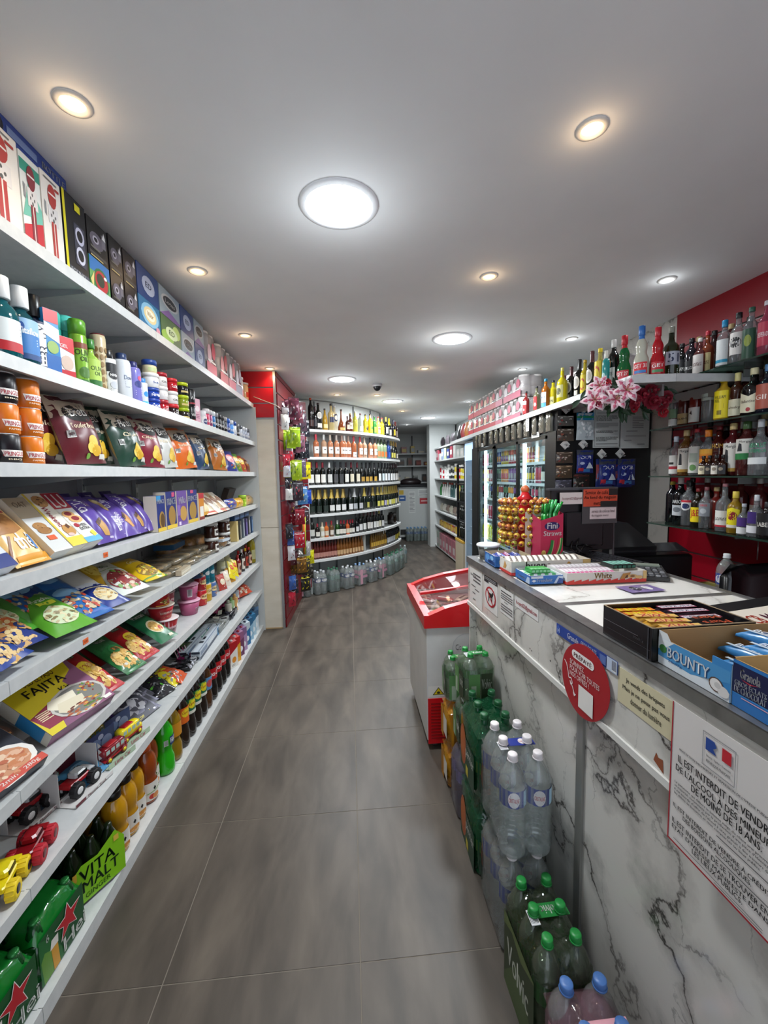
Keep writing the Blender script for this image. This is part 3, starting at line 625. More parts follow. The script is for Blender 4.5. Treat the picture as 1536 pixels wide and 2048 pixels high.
S2(270,bottle('lotion',.19,.031,'#7f7cc4','#2a2f6a',.86,.6,(.06,.75,(('e',.5,.6,.34,.12,'#23307a'),('e',.6,.8,.2,.08,'#d04a72'),('l',.2,.2,.8,.4,3,'#d8d8f0')))),'lotion_bottle','lilac shower bottle with a round navy badge','bottle')
S2(287,bottle('lotion',.13,.022,'#e4e8ee','#2f7fc4',.84,.7,(.06,.7,(('e',.5,.6,.3,.15,'#2a8ad0'),('r',0,0,1,.2,'#5fb8d8')))),'lotion_bottle','small white and blue baby lotion bottle','bottle',.03)
for i,(c,l,h)in enumerate((('#1b3fa0','#1b3fa0',.055),('#1b3fa0','#24489c',.05))):S2(304,jar(h,.037,c,l,(('t','NIVEA',.2,.25,.8,.75,'#ffffff'),),.3),'cream_tin','blue cream tin, %s of two at the foot of a stack'%('lower','upper')[i],'tin',.04,dz=i*.056,group='blue cream tins')
S2(304,jar(.07,.038,'#e6e6e4','#eceae6',(('t','Soft',.3,.4,.7,.7,'#3a5a9a'),),.25),'cream_jar','white cream jar stacked on the blue cream tins','jar',.04,dz=.107)
S2(304,jar(.062,.032,'#d8cfa8','#24448c',(('r',.1,.1,.9,.8,'#b8c48a'),),.4),'cream_jar','cream coloured jar with a blue lid at the top of the stack','jar',.04,dz=.1785)
for i,(px,c,l,w_)in enumerate(((324,'#dedad8','#a81a2a','white jar with a red lid'),(345,'#2a1c1e','#c9242c','black and red hair gel jar'))):
 for j in range(3):S2(px,jar(.068,.033,('#b01c28',c,'#e4e2e0')[(i+j)%3],l if j!=1 else '#e8e8e6',(('t','GEL',.25,.35,.75,.65,'#f0f0f0' if(i+j)%3!=2 else '#222222'),),.28),'hair_gel_jar','%s, %s in its stack of three'%(w_,('bottom','middle','topmost')[j]),'jar',.04,dz=j*.0692,group='hair gel jars stacked in threes')
for j,(c,l)in enumerate((('#2c2622','#a9c41c'),('#8a9a2c','#b8cf20'),('#1c1c20','#c2d422'))):S2(367,jar(.072,.033,c,l,(('r',.1,.2,.9,.5,'#c8b46a'),),.26),'hair_gel_jar','dark jar with a lime green lid, %s of its stack'%('bottom','middle','topmost')[j],'jar',.04,dz=j*.073,group='lime lidded jars')
for j in range(2):S2(383,can(.10,.028,'#17181c','#0e0e10',(('t','WAX',.2,.4,.8,.6,'#d0d0d0'),('r',0,.1,1,.2,'#a02030'))),'wax_can','black wax can, %s of two'%('lower','upper')[j],'can',.035,dz=j*.1015,group='black wax cans')
S2(391,carton(.05,.04,.15,'#d9a8b8',(('e',.5,.6,.35,.12,'#f0e0e4'),('l',.2,.2,.8,.4,3,'#a05a78'))),'soap_carton','tall pink carton beside the black wax cans','box',.02)
S2(405,bottle('lotion',.105,.03,'#e8e8ea','#dfe0e4',.62,.8,(.1,.55,(('e',.5,.5,.34,.4,'#1c2f6a'),('t','NIVEA',.25,.4,.75,.6,'#ffffff')))),'roll_on','short white roll-on deodorant with a navy badge','bottle',.035)
RC=[('#c03a5a','#e4dfe2'),('#8a3c6a','#c8c8cc'),('#2a6fa8','#dfe6ea'),('#151619','#8a8d92'),('#1a1c22','#222428'),('#18191d','#3a3c40'),('#20222a','#9a9ca0'),('#1d3f88','#2a5fc0'),('#3a7fc8','#e4e8ec'),('#d8dce2','#2a4fa0'),('#1b1c20','#7a7c80'),('#b4b8c2','#5a5f6a'),('#9aa0ae','#d8d8dc'),('#8f95a6','#c0c4cc'),('#a4a8b6','#6a6f7a'),('#aeb2be','#8f939e'),('#8a8fa0','#c9ccd2'),('#9499a8','#dadce0')]
for i,px in enumerate((413,419,425,431,437,443,449,455,462,468,474,480,485,490,495,499,503,507)):
 c,l=RC[i];S2(px,aero(.13 if i<10 else .12,.023,c,l,(('t',('AXE','DRY','MEN')[i%3],.2,.4,.8,.6,'#e8e8e8'),('r',0,.1,1,.2,l)),capz=.74),'deodorant_can','small deodorant can, %s from the pillar on the second shelf'%nth(17-i),'spray can',.035,group='small deodorant cans on the second shelf')
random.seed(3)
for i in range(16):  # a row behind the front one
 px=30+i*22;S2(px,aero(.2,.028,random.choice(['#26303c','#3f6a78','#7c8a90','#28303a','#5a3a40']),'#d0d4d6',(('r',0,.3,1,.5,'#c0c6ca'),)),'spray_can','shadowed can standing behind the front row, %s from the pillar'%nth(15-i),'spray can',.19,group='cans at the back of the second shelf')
# --- third shelf: crisps -------------------------------------------------
k=2;z=SZ[2]
def crisp_tin(c,t):return can(.083,.0375,c,'#d9dadb',(('r',.0,.18,.26,.75,'#dededc'),('b',.03,.2,.24,.72,'#333333'),('t','PRINGLES',.40,.26,.96,.44,'#a82030'),('p',[(.37,.48),(.99,.48),(.93,.24),(.43,.24)],'#f1ede6'),('t','PRINGLES',.43,.28,.93,.42,'#b02030'),('t',t,.5,.12,.85,.18,'#f4e6c8')),1.35,20)
TB,TO=crisp_tin('#17151a','BBQ'),crisp_tin('#e07a1c','PAPRIKA')
for a,(px,rows)in enumerate(((12,(TB,TO,TB)),(57,(TB,TO,TO)))):
 y=(1.212,1.297)[a]
 for b,pr in enumerate(rows):
  c='black' if pr is TB else 'orange'
  if a==1 and b==0:c,pr='orange',TO
  if a==0 and b==2:pass
  PL(2,y+(.003 if b else 0),pr,'crisp_tin','%s crisp tin, %s of the %s stack of three'%(c,('bottom','middle','top')[b],('nearer','farther')[a]),'crisp tin',.04,dz=b*.0842,spin=(-34,-26,-30)[b],group='small crisp tins in two stacks')
for b in range(3):PL(2,1.128,(TB,TO,TB)[b],'crisp_tin','%s crisp tin cut by the photo edge, %s of its stack'%(('black','orange','black')[b],('bottom','middle','top')[b]),'crisp tin',.04,dz=b*.0842,group='small crisp tins in two stacks')
CH=['#e2b93c','#d9a92c','#c98f24']
def crisps(col,name_,top='#cfc3ac',w=.205,h=.252,foot=1,seed=1,blob='#d9a03a'):
 return pouch(w,h,.085,col,(('p',[(0,.66),(0,1),(1,1),(1,.86),(.5,.70)],top),('e',.50,.72,.34,.135,'#131211'),('e',.50,.72,.31,.12,'#1a1918'),('t','Brets',.27,.66,.75,.80,'#f2f0ea',.3),('t',name_,.22,.50,.80,.57,'#e9d9b8'),('e',.62,.30,.13,.10,'#e2b93c'),('e',.56,.22,.12,.08,'#edca58'),('e',.70,.18,.14,.08,'#d9a92c'),('b',.08,.36,.22,.46,'#333333'),('e',.45,.10,.05,.04,'#6fa03a'),('r',.78,.05,.95,.13,'#dcdcd4')),'#b8a98c',seed,.05,.3,.006)
CR=[(101,9,'#9c1f6c','Jambon','magenta crisp bag with a ham picture, nearest the crisp tins',20,-.10,1),(122,8,'#5a1a22','Poulet','maroon crisp bag half hidden behind a larger one',22,-.07,2),(177,0,'#5c1b24','Poulet Braisé','largest maroon crisp bag at the front of the third shelf',22,0,3),
      (228,8,'#1d3a2c','Fromage','dark green crisp bag tucked behind its neighbour',22,-.06,4),(268,0,'#1c3b2e','Chèvre','dark green crisp bag with yellow crisps pictured',24,0,5),(304,0,'#7c1c30','Oignon','wine red crisp bag between green and silver bags',24,0,6),
      (338,0,'#c9c9c4','Nature','silver white crisp bag on the third shelf',24,0,7),(375,0,'#dd6a1e','Barbecue','bright orange crisp bag on the third shelf',26,0,8),(408,0,'#233f63','Sel','navy blue crisp bag on the third shelf',26,0,9),(442,0,'#b8691c','Maïs','brown orange tortilla chip bag on the third shelf',28,0,10)]
for px,dxx,col,nm,lb,tl,_,sd in CR:
 PL(2,Y(px,XF,z),crisps(col,nm,seed=sd,top='#cfc3ac' if sd!=7 else '#dcdcd8'),'crisp_bag',lb,'crisp bag',.045+dxx*.011,.012,tilt=16 if dxx==0 else 10,spin=(-6,5,-4,3)[sd%4],lean=(-5,-4,2,-3)[sd%4],group=None)
for i,(px,col,c2)in enumerate(((467,'#2a2f7c','#d8322c'),(478,'#4f7a2c','#e0b030'),(488,'#a8341c','#e8c84a'),(497,'#c8601c','#7a1a1a'),(505,'#8a2a1c','#e09030'))):
 PL(2,Y(px,XF,z),pouch(.17,.19-.012*i,.05,col,(('e',.5,.6,.35,.2,c2),('t','CURLY',.2,.54,.8,.68,'#ffffff'),('f',.5,.25,.35,.15,['#e2b93c','#c84a2a','#6f9c2c'],14)),seed=20+i),'snack_bag','small colourful snack bag, %s from the pillar on the third shelf'%nth(4-i),'snack bag',.04,tilt=22,spin=-8+4*i,group='small snack bags by the pillar')
# --- fourth shelf: biscuits ----------------------------------------------
k=3;z=SZ[3]
def bis(p0,p1,h,d,col,spec,label,tilt=38,dx=0,name='biscuit_box',spin=0,dz=0,kind='box'):
 y,w=yw(3,p0,p1);w=round(w-.004,3)
 pr=carton(w,d,h,col,tuple(spec),side=(('r',0,0,1,1,'#d8cfbc'),)if kind=='box' else())if kind=='box' else pouch(w*1.08,h,d*1.4,col,tuple(spec),crimp=.05,seed=int(p0)%7+1,wr=.002)
 return PL(3,y,pr,name,label,'biscuits',d*.6+dx,dz+d/2*sin(radians(tilt))*(1 if kind=='box' else .9),tilt=tilt,spin=spin)
bis(-60,30,.20,.04,'#d9dee6',[('r',0,0,1,.22,'#24367a'),('t','PETITE',.1,.3,.9,.45,'#1c2c6a'),('e',.5,.7,.3,.15,'#b8874a')],'white and navy biscuit box cut by the photo edge',40)
bis(36,104,.235,.035,'#efc277',[('r',0,.80,1,1,'#a8202c'),('t','LU',.3,.83,.9,.98,'#f4efe6'),('p',[(.05,.46),(.2,.76),(.75,.78),(.8,.5),(.5,.44)],'#a8713a'),('f',.45,.62,.26,.12,['#b8834a','#a06a34'],14),('t','thé',.30,.20,.80,.44,'#ffffff'),('t','thé',.31,.205,.79,.43,'#f8f8f4'),('r',.12,.0,.98,.13,'#e09a2c'),('r',.72,.18,.80,.40,'#3a78b8'),('p',[(.0,.14),(.25,.42),(.28,.40),(.05,.12)],'#8a5228')],'orange yellow tea biscuit pack with white thé lettering',40,name='biscuit_pack',kind='pouch')
bis(-20,40,.20,.04,'#c98a4a',[('r',0,.86,1,1,'#a8202c'),('e',.5,.5,.4,.2,'#8a5a30')],'brown biscuit pack behind the orange tea biscuits',34,.07)
bis(98,138,.225,.05,'#d5d6d2',[('r',0,.62,1,1,'#b5a68c'),('t','OAT',.2,.82,.8,.92,'#6a5a44'),('e',.45,.46,.32,.07,'#a8783f'),('e',.5,.38,.34,.07,'#9c6c36'),('f',.5,.42,.3,.08,['#6a4422','#b88a50'],10),('r',.3,.2,.7,.28,'#d85a28')],'beige and white oat cookie box with an orange price sticker',40)
bis(136,171,.235,.055,'#efe9d8',[('r',0,0,.12,1,'#e0c43a'),('r',0,0,1,.16,'#e4c93c'),('e',.55,.84,.36,.11,'#b98a50'),('f',.55,.84,.3,.09,['#5a3418','#c99a60'],18),('t','Weekend',.28,.36,.56,.74,'#9c2438',-90),('e',.6,.28,.32,.10,'#c08c48'),('p',[(.55,.36),(.75,.40),(.8,.33),(.6,.30)],'#5a3014'),('e',.5,.20,.18,.03,'#d8b8b0')],'white and yellow chocolate chip biscuit box',40)
bis(166,199,.232,.055,'#ece9e2',[('r',0,.68,1,1,'#a81c2c'),('t','LU',.16,.70,.9,.97,'#f6f2ec'),('e',.42,.56,.34,.07,'#d9a566'),('e',.42,.57,.2,.04,'#7c1420'),('e',.58,.46,.38,.075,'#e0b070'),('e',.58,.47,.22,.045,'#8a1622'),('t','CHERI\nEXTRA',.3,.24,.9,.36,'#1e1a1c'),('e',.3,.34,.14,.04,'#a81c30'),('r',0,0,1,.10,'#58a8d4'),('p',[(.7,.08),(.95,.12),(.9,.22),(.65,.18)],'#e4d03a')],'red and white jam biscuit box with large LU lettering',40)
MK=[[('t','Milka',.12,.60,.52,.92,'#f4f2f6',-90),('t','COW',.55,.70,.66,.84,'#c8a070',-90),('p',[(.3,.36),(.6,.44),(.8,.30),(.7,.10),(.45,.12)],'#c09048'),('p',[(.3,.38),(.62,.46),(.66,.40),(.36,.30)],'#4a2414'),('r',.68,.04,.9,.09,'#d8cfe4')],
      [('e',.48,.82,.17,.10,'#b8a06a'),('e',.56,.66,.18,.11,'#a88c58'),('e',.48,.82,.1,.05,'#d0c090'),('t','Milka',.38,.12,.74,.42,'#f4f2f6',-90),('r',.7,.03,.92,.07,'#d8cfe4')],
      [('t','Milka',.10,.64,.44,.92,'#f4f2f6',-90),('p',[(.35,.30),(.6,.48),(.85,.36),(.8,.16),(.6,.14)],'#c88a38'),('p',[(.33,.38),(.58,.50),(.64,.44),(.42,.30)],'#4a2414'),('t','GRAIN',.16,.28,.28,.52,'#e8e0f0',-90)]]
for i,(p0,p1)in enumerate(((199,233),(233,262),(255,281),(277,300),(300,318),(314,332))):
 bis(p0,p1,.225,.045,'#5f489c',MK[i%3],'purple chocolate biscuit pack, %s of six from the cream and white box'%nth(i),36+(i%3)*3,.005*(i%2),'biscuit_pack',spin=(-3,2,-4,3,-3,5)[i],kind='pouch')
for i in range(4):y=1.62+i*.15;PL(3,y,pouch(.10,.2,.05,'#473678',(('t','Milka',.2,.5,.6,.9,'#d8d0e4',-90),),seed=3+i),'biscuit_pack','purple biscuit pack in the back row, %s from the entrance'%nth(i),'biscuits',.17,.03,tilt=30,group='purple biscuit packs in the back row')
bis(306,324,.175,.06,'#1f2f78',[('r',0,.86,.5,1,'#2a8ac0'),('t','PRINCE',.1,.78,.9,.90,'#f2f2f2'),('e',.55,.3,.36,.26,'#a07c3a'),('e',.6,.3,.26,.2,'#5c4018'),('r',0,0,1,.10,'#d8b838')],'dark blue striped biscuit box standing upright',0)
bis(325,346,.19,.06,'#202c74',[('r',.6,.86,.9,.98,'#c84a72'),('t','PRINCE',.1,.64,.95,.82,'#f2f2f2',.1),('e',.55,.34,.36,.28,'#a07c3a'),('r',0,0,1,.10,'#d8b838')],'second dark blue biscuit box beside a purple one',0)
bis(347,368,.19,.06,'#6c4c98',[('t','Milka',.2,.62,.9,.82,'#f4f2f6',.1),('e',.6,.34,.36,.22,'#c0954a'),('r',0,.3,.3,.6,'#8a6ab4'),('r',.1,.02,.3,.12,'#e0d4ec')],'upright purple biscuit box between two blue ones',0)
bis(369,389,.19,.06,'#26307c',[('t','PRINCE',.05,.66,.95,.82,'#f2f2f2',.1),('e',.5,.36,.38,.28,'#a8843c'),('r',0,0,1,.10,'#d8b838'),('r',.3,.9,.6,1,'#c84a72')],'third dark blue biscuit box nearest the pillar',0)
bis(391,402,.165,.05,'#d98a2c',[('r',0,.8,1,1,'#b82430'),('r',.15,.12,.85,.5,'#eceae4'),('r',0,0,1,.1,'#7c1c20')],'slim orange and white cereal bar box',0)
bis(404,424,.17,.05,'#dca23a',[('p',[(.1,.1),(.9,.1),(.9,.5),(.3,.5)],'#e8d8a8'),('e',.5,.7,.3,.14,'#7a4a20')],'yellow orange wafer pack leaning beside the cereal bar box',42,kind='pouch')
WF=['#d8c8ac','#e4dccc','#c8a880','#dcd4c4','#cfc0a8']
for i,(p0,p1)in enumerate(((418,434),(428,444),(438,452),(448,460))):
 bis(p0,p1,.20,.03,WF[i],[('p',[(.2,.5),(.5,.75),(.8,.6),(.6,.35)],'#7a4c28'),('r',0,0,1,.12,['#c8402a','#d8d8d0','#c83a2a','#8a5a3a'][i]),('l',.2,.15,.8,.3,3,'#8a7458')],'cream coloured wafer pack leaning on the fourth shelf, %s from the pillar'%nth(3-i),46,kind='pouch',spin=-6)
bis(456,474,.085,.05,'#3a4a98',[('f',.5,.5,.4,.4,['#c84a3a','#e0c040','#5a3a8a'],12)],'small blue and red sweet bag near the lime green tub',20,kind='pouch')
bis(470,486,.08,.05,'#d8a020',[('f',.5,.5,.4,.4,['#e8c040','#c87020','#f0e080'],14)],'yellow sweet bag between blue bag and lime green tub',15,kind='pouch')
PL(3,Y(490,XF,z),jar(.10,.033,'#9cc22c','#a8cf3c',(('r',.2,.2,.8,.7,'#c8dc60'),),.3),'sweet_tub','lime green sweet tub near the pillar on the fourth shelf','tub',.05)
bis(494,508,.09,.04,'#b89a60',[('f',.5,.5,.4,.4,['#e0a050','#c86a30','#7a4a2a'],10)],'small brown snack bag against the pillar panel',25,kind='pouch')
PL(3,3.9,carton(.22,.05,.15,'#3a2c26',(('r',.1,.3,.8,.8,'#5c4a40'),)),'gift_carton','dark brown carton leaning against the back of the fourth shelf','box',.25,.02,tilt=-20)
# --- fifth shelf: nuts lying flat, wraps, bread, jars ----------------------
k=4;z=SZ[4]
NUT=['#d9b878','#c79a55','#e0c48c','#b98545']
def flat(px,w,h,col,spec,label,tilt=72,dx=0,dz=0,spin=0,seed=1,t=.06,cat='nuts',name='nut_bag',k=4,crimp=.05,metal=0,lean=0):
 return PL(k,Y(px+(22 if k==5 else 8 if px<150 else 4),XF,SZ[k]),pouch(round(w*1.02,3),round(h*1.08,3),t,col,tuple(spec),seed=seed,crimp=crimp,metal=metal),name,label,cat,dx-.018,.018+dz,tilt=tilt,spin=spin,lean=lean,sc=0)
def cash(c,c2,t,fl):return[('f',.5,.25,.48,.24,NUT,70),('f',.5,.62,.48,.14,NUT,40),('p',[(.12,.36),(.3,.28),(.7,.28),(.88,.38),(.88,.56),(.7,.64),(.3,.64),(.12,.55)],c),('t',t,.24,.36,.78,.56,'#e9e4d0',180 if fl else 0),('e',.8,.30,.14,.06,'#1c2f6a'),('r',0,.86,1,1,c2)]
flat(18,.13,.22,'#23408c',cash('#18916a','#2a5aa8','CASHEW\nNUTS',True),'cashew bag with a green badge lettered upside down',66,-.0,.02,6,2)
flat(58,.14,.23,'#22357c',cash('#c4622c','#58402c','CASHEW\nNUTS',False),'cashew bag with an orange badge over a navy corner',66,.03,.03,-10,3)
flat(-8,.13,.22,'#5aa0d0',cash('#4a94cc','#3a7ab0','PEANUTS',False),'pale blue nut bag cut by the photo edge',66,.05,.04,-4,4)
PIS=[('p',[(0,.8),(1,.8),(1,1),(0,1)],'#b8cfa4'),('t','Pistaches',.28,.60,.74,.68,'#f4f4e0'),('r',.30,.50,.70,.57,'#d8dc3a'),('e',.5,.28,.36,.17,'#cdd8b0'),('f',.5,.28,.33,.15,['#b8a878','#d8cca0','#8a7a50'],34)]
flat(132,.15,.24,'#5aa02c',PIS,'bright green pistachio bag at the shelf edge',66,-.01,.02,-14,5)
for i in range(2):flat(100-i*38,.15,.22,('#4c8a34','#3a7428')[i],PIS[:2],'darker green pistachio bag behind, %s row back'%nth(i+1),62,.09+.04*i,.05+.012*i,-12,6+i)
BLN=[('r',0,.75,1,1,'#5a86b8'),('e',.5,.6,.3,.1,'#8ab8dc'),('f',.5,.3,.45,.22,['#cbb894','#e0d4b8','#a08a64','#b8402c'],54),('r',.0,.0,1,.1,'#2a5cac')]
flat(182,.15,.23,'#2c68ac',BLN,'sky blue sunflower seed bag at the shelf edge',66,-.0,.02,-14,8)
flat(160,.15,.22,'#2a5494',BLN[:2],'blue seed bag in the row behind',60,.11,.05,-12,9)
flat(224,.14,.18,'#1c3484',[('p',[(0,.7),(1,.6),(1,1),(0,1)],'#dfe4ec'),('p',[(0,.62),(1,.5),(1,.54),(0,.66)],'#e8dcc0'),('e',.5,.32,.34,.2,'#d8cca8'),('f',.5,.32,.3,.17,['#d8b880','#e8d4a0','#b89458'],30)],'navy nut bag with a round window of nuts',66,0,.02,-12,10)
for i,(px,c,sp)in enumerate(((40,'#3a8a3c',PIS[:2]),(78,'#4c9a30',PIS),(120,'#2a60a4',BLN),(150,'#1c3a80',BLN[:2]),(196,'#2f6cb0',BLN[:2]),(230,'#d8d8d0',[('r',0,.7,1,.9,'#a83040')]),(262,'#c8a020',[('e',.5,.5,.3,.2,'#e8d060')]),(10,'#2a4f98',[('r',0,.6,1,.9,'#58a0d0')]))):
 flat(px,.14,.23,c,sp,'%s snack bag in the second row of the nut shelf, %s from the entrance'%(('green','leaf green','blue','navy','sky blue','white','mustard','dark blue')[i],nth(i)),62,.085,.05,-8-3*(i%3),120+i)
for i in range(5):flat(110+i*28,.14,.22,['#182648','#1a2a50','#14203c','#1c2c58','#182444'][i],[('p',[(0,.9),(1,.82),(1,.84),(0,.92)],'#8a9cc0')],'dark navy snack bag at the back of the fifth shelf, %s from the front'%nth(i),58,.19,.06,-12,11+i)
flat(252,.14,.22,'#c8ccc4',[('r',0,.76,1,.98,'#a03038'),('e',.5,.86,.2,.08,'#e0dcd4'),('e',.5,.4,.4,.2,'#a07050')],'white and red dried fruit bag behind the BIO bag',64,.10,.045,-14,17)
flat(268,.15,.22,'#dfe4da',[('t','BIO',.34,.74,.62,.86,'#2a5a34'),('r',.0,.66,1,.68,'#9cb87c'),('e',.5,.32,.46,.28,'#8a2c30'),('f',.5,.33,.42,.25,['#a03c34','#d8c8b0','#c88a6a','#7c2028','#6f9c3c'],44)],'white topped BIO trail mix bag with red fruit',64,.01,.03,-16,18)
flat(305,.14,.20,'#e0b818',[('e',.5,.3,.4,.2,'#8a6a2a'),('f',.5,.28,.3,.16,['#c88a30','#e0c060','#6f8a2c'],24),('r',0,0,1,.10,'#5c8a2c'),('t','Granola',.25,.62,.75,.72,'#f4ecc0')],'bright yellow snack bag with a green foot',68,.0,.04,-14,19)
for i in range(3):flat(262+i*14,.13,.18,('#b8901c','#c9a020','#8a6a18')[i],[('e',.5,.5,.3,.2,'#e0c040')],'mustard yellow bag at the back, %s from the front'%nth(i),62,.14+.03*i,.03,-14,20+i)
PL(4,2.17,bar(.13,.035,.022,'#2c2140',(('t','Snickers',.2,.2,.8,.8,'#c8c0d8'),)),'chocolate_bar','single dark wrapped bar lying on the yellow bags','chocolate bar',.19,.09,spin=-65)
CEL=G('#d8cdb4',.18,.08,.75,'#eeeae0',40)
@cached
def wrap_tray(w,d,n):
 mb=MB();mb.cbox(-w/2,w/2,-d/2,d/2,0,.028,.01,CEL,True)
 out=[('film',mb.mesh('film'))]
 for i in range(n):c=MB();x=-w/2+.02+(w-.04)*(i+.5)/n;c.lathe([(.034,0),(.036,.006),(.034,.014)],M('#c8a878',.7),14,x,0,.004,1,d/.09);out.append(('flatbread',c.mesh('flatbread')))
 return out
for i in range(6):
 y=2.28+i*.16
 PL(4,y,wrap_tray(.20,.26,2),'flatbread_pack','clear film pack of flatbreads, %s from the front'%nth(i),'bread',.16+.008*(i%2),.002,spin=-12+4*(i%3),lean=2,group='clear packs of flatbread on the fifth shelf')
 if i<5:PL(4,y+.05,wrap_tray(.19,.22,2),'flatbread_pack','clear film pack of flatbreads on the upper layer, %s from the front'%nth(i),'bread',.18,.033,spin=8-5*(i%3),group='clear packs of flatbread on the fifth shelf')
PL(4,2.36,carton(.16,.03,.028,'#b8a890',(('r',0,0,1,1,'#c9bfa8'),('r',0,.4,1,.5,'#e8e4d8'))),'wafer_tray','long clear edged tray lying at the shelf front before the flatbreads','tray',.01,.002,spin=4)
@cached
def loaf(l,h,d,crust,band):
 mb=MB();mb.cbox(-l/2,l/2,-d/2,d/2,0,h,.025,NMLOAF,True)
 out=[('loaf',mb.mesh('loaf'))]
 f=MB();f.cbox(-l/2-.004,l/2+.012,-d/2-.004,d/2+.004,-.0008,h+.005,.024,G('#e8ddc4',.10,.06,.8,'#fbf6ec',50),True);f.ball(l/2+.03,0,h*.5,.024,G('#e0d8cc',.3,.1,.7,'#f4f0ea'),8,5)
 out.append(('film',f.mesh('film')))
 if band:b=MB();b.box(-l/2-.005,l/2+.005,-d/2-.0055,d/2+.0055,h*.62,h*.9,M(band,.4));out.append(('band',b.mesh('band')))
 return out
NMLOAF=NM('bread_crust',[(.3,'#a8672a'),(.5,'#c08640'),(.7,'#d9a866')],(1,1,1),40,4,.8,world=False)
PL(4,2.80,loaf(.21,.115,.11,0,'#2a5c84'),'bread_loaf','sliced bread loaf with a blue printed band','bread',.26,.003,spin=4)
PL(4,3.08,loaf(.24,.105,.12,0,None),'bread_loaf','golden sliced loaf in clear film beside the blue banded one','bread',.22,.003,spin=-3)
for i in range(3):PL(4,3.22+i*.12,loaf(.10,.07,.09,0,('#c8d0d8','#2a3a6a','#d8c8b0')[i]),'bun_pack','small wrapped bun pack, %s before the dark jars'%nth(2-i),'bread',.07+.03*i,.003,spin=-10)
for i,(px,j)in enumerate(((440,0),(440,1),(463,0),(463,1))):
 PL(4,Y(px,XF,z)+.02,jar(.105,.046,'#3a2018','#d4d4d0',(('r',.2,.1,.8,.9,'#d8d6cf'),('e',.45,.55,.18,.2,'#3a2a2a'),('l',.3,.15,.7,.3,2,'#555555')),.2),'spread_jar','dark chocolate spread jar with a white lid, %s of the %s stack'%(('lower','upper')[j],('nearer','farther')[i//2]),'jar',.06,dz=j*.106,group='chocolate spread jars in two stacks')
for i in range(6):
 PL(4,3.50+i*.105,carton(.05,.10,.165-.01*(i%2),['#c8b070','#3a3c3a','#55606a','#3c3560','#4a4c50','#28466a'][i],(('r',.2,.1,.8,.8,['#e0d4a0','#8a8c84','#a0a8b0','#7a68b8','#c0c0c0','#6a8cb8'][i]),)),'coffee_carton','narrow coffee carton standing beside the spread jars, %s from the pillar'%nth(5-i),'box',.06,group='coffee cartons on the fifth shelf')
for i in range(3):PL(4,3.58+i*.17,carton(.15,.08,.055,'#284a78',(('r',.1,.2,.9,.8,'#4a74a8'),)),'coffee_carton','blue carton lying over the narrow cartons, %s from the pillar'%nth(2-i),'box',.07,dz=.167,group='blue cartons lying under the fourth shelf')
# --- sixth shelf: ready meals, pasta, noodle cups, sauces -------------------
k=5;z=SZ[5]
def meal(px,w,h,col,spec,label,tilt=62,dx=0,dz=0,spin=0,d=.035,side=None):
 return PL(5,Y(px+(42 if w>.22 else 14),XF,z),carton(w,d,h,col,tuple(spec),side=tuple(side or(('r',0,0,1,1,'#d9d4ca'),))),'meal_box',label,'ready meal',dx-.008,dz+.018,tilt=tilt,spin=spin,sc=0)
meal(8,.20,.20,'#262a36',[('e',.5,.28,.52,.30,'#e6e2dc'),('e',.5,.28,.44,.25,'#c88a62'),('f',.5,.28,.4,.22,['#d08a60','#e0b090','#b8603c','#e8c8a8','#c87a48'],60),('r',0,0,1,.11,'#c23a26'),('t','1min 2min   280g',.1,.02,.9,.09,'#f4e8e0'),('e',.2,.86,.2,.08,'#b01c22'),('t','grillés',.08,.82,.34,.90,'#f4e8e0')],'prawn pasta meal box with a red foot stripe',60,.0,.0,-8)
meal(48,.17,.20,'#1e1b1c',[('r',0,.62,1,.80,'#7a3c22'),('t','ANCHOIS A LA CATALANE',.04,.67,.96,.74,'#e8dccc'),('e',.5,.30,.44,.26,'#3a1c10'),('e',.5,.30,.38,.22,'#6a3a1c'),('f',.5,.30,.34,.2,['#8a5a34','#c8985c','#5a2c14','#b07a40'],40),('e',.66,.28,.1,.07,'#e0b030'),('t','cambiasse',.3,.86,.86,.94,'#c8c4bc'),('e',.85,.74,.08,.05,'#d8d0c4')],'dark brown stew meal box behind the prawn pasta box',60,.085,.03,-8)
meal(128,.255,.25,'#8c5878',[('p',[(0,.0),(0,1),(.45,1),(.95,.95),(.9,.74),(.68,.62),(.7,.45),(.4,.36),(.32,.30),(.2,0)],'#dcc816'),('p',[(0,.35),(.28,.42),(.3,.1),(.05,.1)],'#8a1c3c'),('t','OLD EL PASO',.28,.80,.72,.89,'#5a2c1c'),('t','FAJITA',.20,.58,.76,.76,'#1c1410'),('t','Kit',.55,.46,.70,.56,'#1c1410'),('e',.62,.26,.40,.25,'#c6c2ba'),('e',.62,.26,.36,.22,'#7c7a74'),('p',[(.22,.34),(.3,.44),(.66,.42),(.62,.30),(.3,.26)],'#e8dfc8'),('p',[(.28,.22),(.36,.34),(.70,.30),(.66,.18),(.36,.14)],'#dfd4b8'),('f',.80,.34,.13,.10,['#a8442c','#d8a03c','#5a8a34','#7c2c1c'],26),('f',.60,.12,.26,.10,['#a8542c','#d8a83c','#4c7a2c','#6a2c1c','#c8784a'],36),('e',.78,.94,.07,.05,'#e8ece8'),('l',.06,.22,.22,.36,5,'#e8dcb0'),('r',.84,.02,.96,.07,'#e4e4dc')],'yellow and purple fajita kit box lettered FAJITA',58,.01,.0,-12,.045,[('r',0,0,1,1,'#cfc9bc'),('r',0,.1,1,.5,'#2878b0'),('b',.1,.78,.9,.98,'#333333')])
PAS=['#e0b860','#d4a448','#ecca80','#c8963c']
